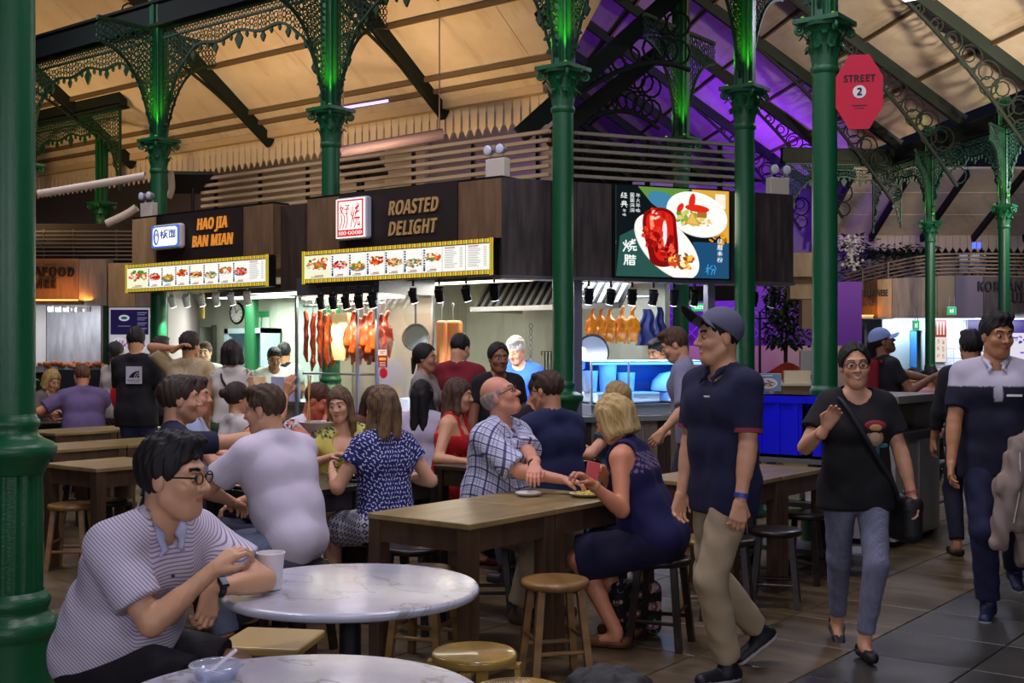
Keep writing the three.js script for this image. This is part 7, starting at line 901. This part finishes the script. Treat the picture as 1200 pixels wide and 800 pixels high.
// 9 blonde in navy
{ const J = seated({ label: 'woman with a blonde bob in a sleeveless navy dress leaning over the table', at: px(772, 6.35), yaw: -112, lean: 22, h: 1.7, fem: 1, fat: .35, q: 0, hip: .57, hairStyle: 'bob', hair: 0xa88a48, hair2: 0xe0cc90, vol: .012, skin: 0xd08c68, head: [-8, -22, 0], hl: P(692, 566, 6.05), hr: P(708, 556, 6.3), el: [.6, -1, -.1], er: [-.3, -1, 0], pl: [.3, -.6, .3], pr: [0, -1, 0], cl: .7, cr: .7, fl: P(722, 739, 6.28), fr: [-.1, .085, .2], kl: [.1, .2, 1], top: { col: 0x14144a, sleeve: 0, armhole: .085, neck: .08, fit: .018, hem: -.1, colf: (s, u, n) => (n < -.02 && u > .36 && u < .47 && Math.sin(s * 160) * Math.sin(u * 150 + s * 60) > .25) ? 0x8a7090 : 0x15154c, name: 'dress_top' }, bottom: { col: 0x101034, skirt: 1, len: .98, flare: .05 }, flats: 1, shoe: 0x6a4828 }, 'the blonde woman in the navy dress'); wristBand(J, 0, 0xb08a4a, .008);
  solo('smartphone', new RoundedBoxGeometry(.07, .14, .012, 2, .005), M(0xb84a4a, .4), 'red cased phone in the blonde woman\'s hands', 'phone', P(694, 556, 6.15)).rotation.set(-.6, .8, .2); }
// 11 man in the cap
{ const J = person({ label: 'walking man in grey cap, navy polo shirt and khaki trousers', at: px(848, 5.7), yaw: -68, twist: 10, h: 1.76, q: 0, head: [-10, 0, 0], hair: 0x0e0c0c, hairStyle: 'crop', skin: 0xd5a07a, smile: 1, hip: .93, lean: 2, hl: P(866, 607, 5.45), hr: P(797, 590, 5.8), el: [.5, -.3, -1], er: [-.6, -.3, -.9], pl: [-.6, 0, -.2], cl: .6, fl: P(853, 778, 5.66), fr: P(888, 738, 5.98), dfl: [.1, 0, 1], dfr: [-.1, -.55, .8], kr: [0, 0, 1], top: { col: 0x111634, collar: 0x151a3c, sleeve: .75, loose: .006, fit: .014, hem: -.14, colf: (s, u, n, x, y, z) => 0x12173a }, bottom: { col: 0xa89878, fit: .018, fold: .005, len: 1.95 }, shoe: 0x14161c, sole: 0xd8d8dc });
  capHat(J, 0x5c6078, 0x14151c, -.62); wristBand(J, 0, 0x3a48a0, .022); for (let i = 0; i < 2; i++) { const t = J.sh[i].clone().lerp(J.elb[i], .745), d = J.elb[i].clone().sub(J.sh[i]).normalize(); new GB().rod(t.clone().addScaledVector(d, -.014), t.clone().addScaledVector(d, .006), .067, .067, 20).to('cuff', M(0x8a3040, .8), J.o); } const t = J.tp(.05, .42, .135); new GB().add(new RoundedBoxGeometry(.03, .008, .004, 1, .001).translate(t.x, t.y, t.z)).to('chest_logo', white, J.o); }
// 12 smiling woman
{ const J = person({ label: 'smiling woman in glasses, black flower T-shirt and grey jeans waving', at: px(1003, 6.2), yaw: -4, h: 1.6, fem: 1, fat: .12, q: 0, smile: 1, hairStyle: 'tied', hair: 0x0a0808, vol: .004, skin: 0xd39e78, head: [-4, 2, 3], hip: .85, hl: P(1072, 592, 6.1), hr: P(968, 500, 5.95), el: [.8, -.4, -.4], er: [-.6, -1, -.2], dr: [.35, .75, .3], pr: [0, .2, 1], cr: .35, pl: [-1, 0, 0], fl: P(1013, 750, 6.05), fr: P(981, 728, 6.5), dfl: [.05, 0, 1], dfr: [-.05, -.5, .85], top: { col: 0x0c0c10, sleeve: .6, loose: .014, fit: .018, hem: -.12, neck: .085, fold: .003 }, bottom: { col: 0x7b8096, tex: T_DENIM, fit: .007, len: 1.9, fold: .003 }, flats: 1, shoe: 0x101014 });
  glasses(J, 0x2a2220, .021); const put = (s, u, n, r, c, name, sx = 1, sy = 1) => { const p = J.tp(s, u, n), g = new THREE.SphereGeometry(r, 14, 8); g.scale(sx, sy, .25); g.applyMatrix4(new THREE.Matrix4().makeBasis(J.S, J.U, J.N).setPosition(p)); mesh(name, g, M(c, .8), J.o); };
  put(.075, .362, .147, .05, 0x8a2438, 'embroidered_flower', 1.1, .55); put(.075, .353, .154, .034, 0xc89a5a, 'embroidered_flower', 1, .6); put(.072, .295, .147, .045, 0x9a7c5c, 'embroidered_flower'); put(.072, .297, .156, .028, 0xb89878, 'embroidered_flower'); put(.09, .225, .125, .02, 0x2a6a78, 'embroidered_leaf', .6, 2.4); put(.12, .25, .116, .018, 0x2a7a80, 'embroidered_leaf', 1.6, .7); put(.125, .31, .12, .016, 0x6a3038, 'embroidered_leaf', .5, 2);
  strap(J, [J.tp(-.13, .52, -.02), J.tp(-.1, .5, .09), J.tp(-.02, .36, .165), J.tp(.1, .16, .15), J.tp(.19, .02, .1), J.tp(.23, -.08, .05)], 0x16181e, .012); wristBand(J, 0, 0xb8504a, .012);
  const bg = thing('shoulder_bag', 'black shoulder bag at the hip of the smiling woman', 'bag', J.base.clone().add(J.tp(.265, -.17, .0))); const g = new RoundedBoxGeometry(.11, .24, .26, 4, .05); turn(bg, 1, .2); mesh('bag_body', g, M(0x0b0b0e, .6), bg); mesh('flap', new RoundedBoxGeometry(.118, .1, .25, 3, .04).translate(0, .07, 0), M(0x121216, .5), bg); mesh('buckle', new THREE.TorusGeometry(.015, .004, 6, 12).translate(0, .14, .02), M(0xa8b0c0, .2, .9), bg); }
// 13 man with the jacket
{ const J = person({ label: 'man in a white and navy polo shirt carrying a taupe jacket', at: px(1166, 7.07), yaw: -14, h: 1.78, q: 0, head: [22, -4, 0], hair: 0x0c0a0a, vol: .012, skin: 0xb98258, hip: .95, hl: P(1196, 528, 6.85), hr: P(1114, 548, 7.0), el: [.6, -.6, -.6], er: [-.5, -.3, -.9], pl: [0, -1, .2], pr: [1, 0, 0], cl: .9, fl: P(1190, 695, 7.6), fr: P(1158, 705, 7.0), dfr: [-.25, -.1, 1], dfl: [0, -.3, 1], top: { col: 0xffffff, collar: 0xc8c8d4, sleeve: .72, loose: .01, fit: .014, hem: -.14, colf: (s, u, n) => (u > .395 || (Math.abs(s) < .022 && n > .05 && u > .31)) ? 0xbfbcc8 : 0x10142c }, bottom: { col: 0x141a40, tex: T_DENIM, fit: .02, len: 1.95, fold: .004 }, shoe: 0x1a2040, sole: 0xb8c8d0 });
  const t = J.tp(.085, .345, .135), g = new RoundedBoxGeometry(.085, .014, .006, 1, .002); g.applyMatrix4(new THREE.Matrix4().makeBasis(J.S, J.U, J.N).setPosition(t)); mesh('pocket_trim', g, white, J.o);
  const jp = J.wr[0].clone().add(J.base), f = (() => { const v = (x, y, z) => V(x, y, z); const pr = [{ a: v(0, .04, 0), b: v(-.08, -.2, .02), ra: .06, rb: .07, k: .05 }, { a: v(-.08, -.2, .02), b: v(-.14, -.52, .02), ra: .07, rb: .05, k: .05 }, { a: v(.03, .02, 0), b: v(.05, -.3, .01), ra: .05, rb: .07, k: .05 }, { a: v(.05, -.3, .01), b: v(.03, -.62, 0), ra: .065, rb: .055, k: .05 }, { a: v(-.04, 0, .04), b: v(-.02, -.4, .05), ra: .04, rb: .05, k: .05 }], F = field(pr), [lo, hi] = bounds(pr, .02); return surf((x, y, z) => F(x, y, z) + .008 * Math.sin(x * 70 + y * 9 + Math.sin(y * 14) * 2) + .004 * Math.sin(z * 90 + y * 30), lo, hi, .009, 1.6); })(); setUV(f, (x, y) => [x, y]); const jk = thing('jacket', 'taupe jacket hanging from the hand of the man in the white and navy polo', 'jacket', jp); turn(jk, 1, .1); mesh('cloth', f, M(0x8a7b70, .85), jk); mesh('zip', new GB().tube([V(-.05, .0, .085), V(-.06, -.2, .1), V(-.09, -.4, .09)], .006, 5).geo(), M(0xc8c4c0, .4, .4), jk); mesh('label_patch', new RoundedBoxGeometry(.05, .06, .008, 1, .002).translate(.045, -.06, .06), M(0x3a4468, .6), jk); }
// behind on the right
{ const J = person({ label: 'standing man in light blue cap and black T-shirt with a red backpack, arm stretched', at: px(1038, 11.7), yaw: 95, h: 1.78, q: 1, head: [-8, 24, 0], hair: 0x0e0c0a, hairStyle: 'crop', skin: 0x8d5f42, beard: .3, hr: P(1094, 441, 11.45), hl: P(1100, 446, 11.7), er: [-.2, -1, 0], pr: [0, -1, 0], top: { col: 0x12121a }, bottom: { col: 0x2a2c34 } }); capHat(J, 0x8fa4d8, 0x8fa4d8, .1); const b = J.tp(0, .33, -.19), g = new RoundedBoxGeometry(.3, .42, .18, 4, .06); g.applyMatrix4(new THREE.Matrix4().makeBasis(J.S, J.U, J.N).setPosition(b)); mesh('backpack', g, M(0x8a1626, .7), J.o); strap(J, [J.tp(-.1, .5, -.1), J.tp(-.12, .52, .03), J.tp(-.11, .4, .12), J.tp(-.13, .22, .1)], 0x8a1626, .018, 'backpack_strap'); }
{ const J = person({ label: 'person in dark clothes with a black backpack and sandals behind the polo shirted man', at: px(1138, 9.1), yaw: 172, h: 1.72, q: 2, hair: 0x0c0a0a, skin: 0xb07e58, hl: [.26, .8, .14], top: { col: 0x14151c, sleeve: 1.6 }, bottom: { col: 0x10142a }, flats: 1, shoe: 0x1a1614 }); const g = new RoundedBoxGeometry(.32, .46, .2, 4, .07); g.applyMatrix4(new THREE.Matrix4().makeBasis(J.S, J.U, J.N).setPosition(J.tp(0, .32, -.2))); mesh('backpack', g, M(0x0e1018, .7), J.o); }
seated({ label: 'distant seated woman with red lips facing the hall beyond the steel station', at: px(1068, 15.5), yaw: 10, h: 1.62, fem: 1, q: 2, hip: .56, hairStyle: 'mid', hair: 0x140e0c, skin: 0xc88860, ...onTable, top: { col: 0x2a2a30 }, bottom: { col: 0x2a2c34 } }, 'the distant woman beyond the steel station'); seated({ label: 'distant seated person in pink seen from behind beyond the steel station', at: px(1091, 14.6), yaw: 175, h: 1.68, q: 2, hip: .57, hair: 0x16100e, skin: 0xc88860, ...onTable, top: { col: 0xc88a88 }, bottom: { col: 0x2a2c34 } }, 'the distant person in pink');
person({ label: 'young man in a grey T-shirt bending over the tables', at: px(812, 9.3), yaw: -100, lean: 10, h: 1.76, q: 1, head: [0, -24, 0], hair: 0x4a3420, hairStyle: 'short', skin: 0xcf9a74, hl: P(776, 506, 9.0), hr: P(782, 500, 9.3), el: [.4, -.8, -.4], er: [-.4, -.8, -.4], top: { col: 0x8b8ca4, sleeve: .95, loose: .016, fit: .02, tex: T_HEATH }, bottom: { col: 0x2c2e38 } });
// queue and staff
person({ label: 'woman in a grey T-shirt with tied black hair walking past the roast counter', at: px(498, 10.2), yaw: 78, h: 1.62, fem: 1, q: 1, hairStyle: 'tied', hair: 0x0e0a0a, skin: 0xb58260, fl: [.1, .085, .2], fr: [-.1, .12, -.2], top: { col: 0x9a9aa0, tex: T_FAINT }, bottom: { col: 0x2a2c38 } });
person({ label: 'man in a maroon T-shirt and blue trousers ordering at the roast counter', at: px(536, 10.42), yaw: 172, h: 1.72, q: 1, fat: .3, head: [-22, -22, 0], hair: 0x14100e, hairStyle: 'crop', skin: 0xcf9a74, hr: [-.3, .95, .15], hl: [.25, .95, .2], top: { col: 0x7a1424, sleeve: .75, loose: .014 }, bottom: { col: 0x1c3aa8 } });
person({ label: 'dark haired person in a black T-shirt turning away from the roast counter', at: px(584, 10.0), yaw: 20, h: 1.62, q: 1, hair: 0x120e0c, hairStyle: 'tied', skin: 0x8a5c40, head: [0, 0, 0], top: { col: 0x101014 }, bottom: { col: 0x1a1c24 } });
person({ label: 'white haired cook in a blue T-shirt behind the roast counter', at: px(610, 11.9), yaw: -10, lean: 12, h: 1.72, q: 1, hair: 0xb0aca8, hair2: 0xd8d4d0, vol: .012, skin: 0xd0906c, head: [-22, -24, 0], hl: [.15, 1.0, .3], hr: [-.15, 1.0, .3], top: { col: 0x1848b8 }, bottom: { col: 0x22242c } });
person({ label: 'cook with dark hair behind the blue glass case', at: px(779, 12.35), yaw: -40, lean: 10, h: 1.7, q: 2, hair: 0x181210, skin: 0xc08a64, head: [-10, -20, 0], hl: [.15, 1.0, .3], hr: [-.15, 1.0, .3], top: { col: 0x1a2a60 }, bottom: { col: 0x22242c } });
{ const J = person({ label: 'man in a black T-shirt with a white square back print', at: px(160, 11.8), yaw: 168, h: 1.8, q: 1, fat: .25, head: [30, -18, 0], hair: 0x1a1210, vol: .01, skin: 0xc79068, hl: [.12, 1.1, .3], hr: [-.25, .95, .15], top: { col: 0x121216, sleeve: .8, loose: .014, hem: -.14 }, bottom: { col: 0x3f4c70, tex: T_DENIM } }); const lt = ctex(128, 128, (x) => { x.fillStyle = '#cfcdd4'; x.fillRect(0, 0, 128, 128); x.fillStyle = '#16161a'; x.beginPath(); x.moveTo(22, 84); x.quadraticCurveTo(50, 34, 108, 34); x.lineTo(108, 84); x.fill(); x.strokeStyle = '#cfcdd4'; x.lineWidth = 6; for (const r of [22, 38]) { x.beginPath(); x.arc(108, 84, r, Math.PI, 1.5 * Math.PI); x.stroke(); } x.fillStyle = '#16161a'; x.font = 'bold 13px sans-serif'; x.fillText('THE NORTH FACE', 8, 106, 112); x.fillRect(22, 112, 84, 3); }); const m = mesh('back_print', screenBox(.17, .17, .006), new THREE.MeshStandardMaterial({ map: lt, roughness: .8 }), J.o); m.geometry.applyMatrix4(new THREE.Matrix4().makeBasis(J.S.clone().negate(), J.U, J.N.clone().negate()).setPosition(J.tp(-.05, .36, -.136))); }
person({ label: 'man with short dark hair and dark blue T-shirt in the noodle queue', at: px(188, 13.4), yaw: 165, h: 1.72, q: 2, head: [-30, 0, 0], hair: 0x1c1410, skin: 0xb07c58, top: { col: 0x1c2434 }, bottom: { col: 0x24262e } });
{ const J = person({ label: 'person in a pale top and striped trousers beside the man in the black T-shirt', at: px(136, 13.5), yaw: 150, h: 1.66, fem: 1, q: 2, hairStyle: 'tied', hair: 0x18100e, skin: 0xc08a66, hr: [-.12, 1.15, .25], top: { col: 0xc4bcae, sleeve: .9 }, bottom: { col: 0x3a2a28, colf: (s) => Math.sin(s * 160) > .4 ? 0xc8a890 : 0x2a1c20 } }); const b = new THREE.SphereGeometry(.16, 14, 10), p = b.attributes.position; for (let i = 0; i < p.count; i++) { const k = 1 + .1 * Math.sin(p.getX(i) * 60 + p.getY(i) * 30); p.setXYZ(i, p.getX(i) * .8 * k, p.getY(i) * 1.05 * k, p.getZ(i) * .6); } b.computeVertexNormals(); solo('red_bag', b, M(0xd01818, .4), 'bright red carrier bag beside the striped trousers', 'bag', P(141, 464, 13.1)); }
person({ label: 'man in a cream patterned shirt scratching his neck in the noodle queue', at: px(222, 11.5), yaw: 168, h: 1.74, q: 1, fat: .25, hair: 0x1e1612, vol: .012, skin: 0xc08a62, head: [-10, 0, 0], hl: P(207, 408, 11.4), el: [1, .2, -.2], dl: [-.6, .3, 0], hr: [-.26, .85, .1], top: { col: 0xc3b596, tex: T_FAINT, sleeve: .85, loose: .018, fit: .02, hem: -.14 }, bottom: { col: 0xb09a80 } });
{ const J = person({ label: 'woman in a white sleeveless top and green skirt with a black shoulder strap', at: px(272, 11.2), yaw: 170, h: 1.66, fem: 1, q: 1, hairStyle: 'bob', hair: 0x100c0c, hair2: 0x2a1614, skin: 0xc98e66, hl: [.28, .85, .05], hr: [-.22, .95, .2], top: { col: 0xd4cec2, sleeve: .1, armhole: .06, hem: -.02 }, bottom: { col: 0x4f6a50, skirt: 1, len: 1.1, flare: .06, rise: .14 } }); strap(J, [J.tp(.1, .53, -.03), J.tp(.05, .44, -.13), J.tp(-.08, .25, -.13), J.tp(-.17, .08, -.08)], 0x121216, .011); }
person({ label: 'noodle cook looking out over the counter beside the doorway', at: px(240, 14.7), yaw: 0, h: 1.66, q: 2, hair: 0x4a3830, skin: 0xdab090, hl: [.15, 1.0, .25], hr: [-.15, 1.0, .25], top: { col: 0xd0d0cc }, bottom: { col: 0x2a2c34 } });
person({ label: 'noodle cook in white with a dark striped cap', at: px(319, 14.4), yaw: 20, lean: 14, h: 1.62, q: 2, hair: 0x181412, skin: 0x9a6c4c, head: [0, -20, 0], hl: [.15, 1.0, .3], hr: [-.15, 1.0, .3], top: { col: 0xd8d8d4, sleeve: .9 }, bottom: { col: 0x2a2c34 } }); person({ label: 'noodle cook with black hair and a black strap seen from behind', at: px(333, 15.0), yaw: 175, h: 1.66, q: 2, hair: 0x0e0c0c, skin: 0xc79068, hl: [.15, 1.0, .3], hr: [-.15, 1.0, .3], top: { col: 0xc8c8c4, colf: (s, u, n) => Math.abs(s + u - .5) < .06 ? 0x14161a : 0xc8c8c4 }, bottom: { col: 0x22242c } });
// left tables
seated({ label: 'broad man in a purple T-shirt seen from behind at the far table', at: px(99, 13.2), yaw: -150, lean: 12, h: 1.82, fat: .8, q: 1, hair: 0x5a3c24, hairStyle: 'crop', skin: 0xcf8e6a, head: [0, -10, 0], hl: [.32, .84, .3], hr: [-.28, .84, .32], el: [1, -.6, 0], er: [-1, -.6, 0], top: { col: 0x6a5a84, fit: .024, sleeve: .75, loose: .016 }, bottom: { col: 0x2a2c38 } }, 'the man in the purple T-shirt'); seated({ label: 'woman with curly blonde hair and grey jacket eating at the far table', at: px(52, 14.35), yaw: 55, lean: 12, h: 1.66, fem: 1, q: 1, hip: .57, hairStyle: 'bob', hair: 0xa07c3c, hair2: 0xdcc07a, vol: .02, skin: 0xd59a74, head: [0, -22, 0], ...onTable, top: { col: 0x6a6460, sleeve: 1.7 }, bottom: { col: 0x2a2c34 } }, 'the curly blonde woman');
// dark head at the lower edge
seated({ label: 'dark haired person sitting close by with only the crown of the head in view', at: px(724, 1.55), yaw: 180, h: 1.45, q: 2, hip: .44, fl: [.12, .085, .3], fr: [-.12, .085, .3], hair: 0x0c0a0a, skin: 0xc08a66, top: { col: 0x22242c }, bottom: { col: 0x22242c } }, null);
// patterned bag on the floor
{ const t = ctex(256, 256, (x) => { x.fillStyle = '#100c12'; x.fillRect(0, 0, 256, 256); for (let i = 0; i < 26; i++) { const X = (i * 83) % 256, Y = (i * 57) % 256, r = 12 + (i % 3) * 7; x.fillStyle = ['#a87a90', '#7a4a78', '#c0a890', '#8a3a48'][i % 4]; for (let k = 0; k < 8; k++) { x.beginPath(); x.ellipse(X + Math.cos(k * .785) * r * .6, Y + Math.sin(k * .785) * r * .6, r * .3, r * .3, 0, 0, 6.3); x.fill(); } x.fillStyle = '#d8c0a8'; x.beginPath(); x.arc(X, Y, r * .35, 0, 6.3); x.fill(); } x.strokeStyle = '#6a8a4a'; x.lineWidth = 4; for (let i = 0; i < 8; i++) { x.beginPath(); x.arc((i * 71) % 256, (i * 113) % 256, 20, 0, 3); x.stroke(); } }, .3);
  const o = thing('patterned_bag', 'black tote bag with pink flower pattern on the floor by the blonde woman', 'bag', P(742, 752, 6.58).setY(0)); turn(o, 1, .25); const g = new RoundedBoxGeometry(.3, .3, .17, 4, .05).translate(0, .15, 0); setUV(g, (x, y, z) => [x + z, y]); mesh('bag_body', g, new THREE.MeshStandardMaterial({ map: t, roughness: .7 }), o); for (const z of [-.06, .06]) new GB().tube([V(-.09, .29, z), V(-.08, .38, z), V(0, .42, z), V(.08, .38, z), V(.09, .29, z)], .011, 6).to('handle', M(0x14101a, .6), o); }
renderer.render(scene, camera);
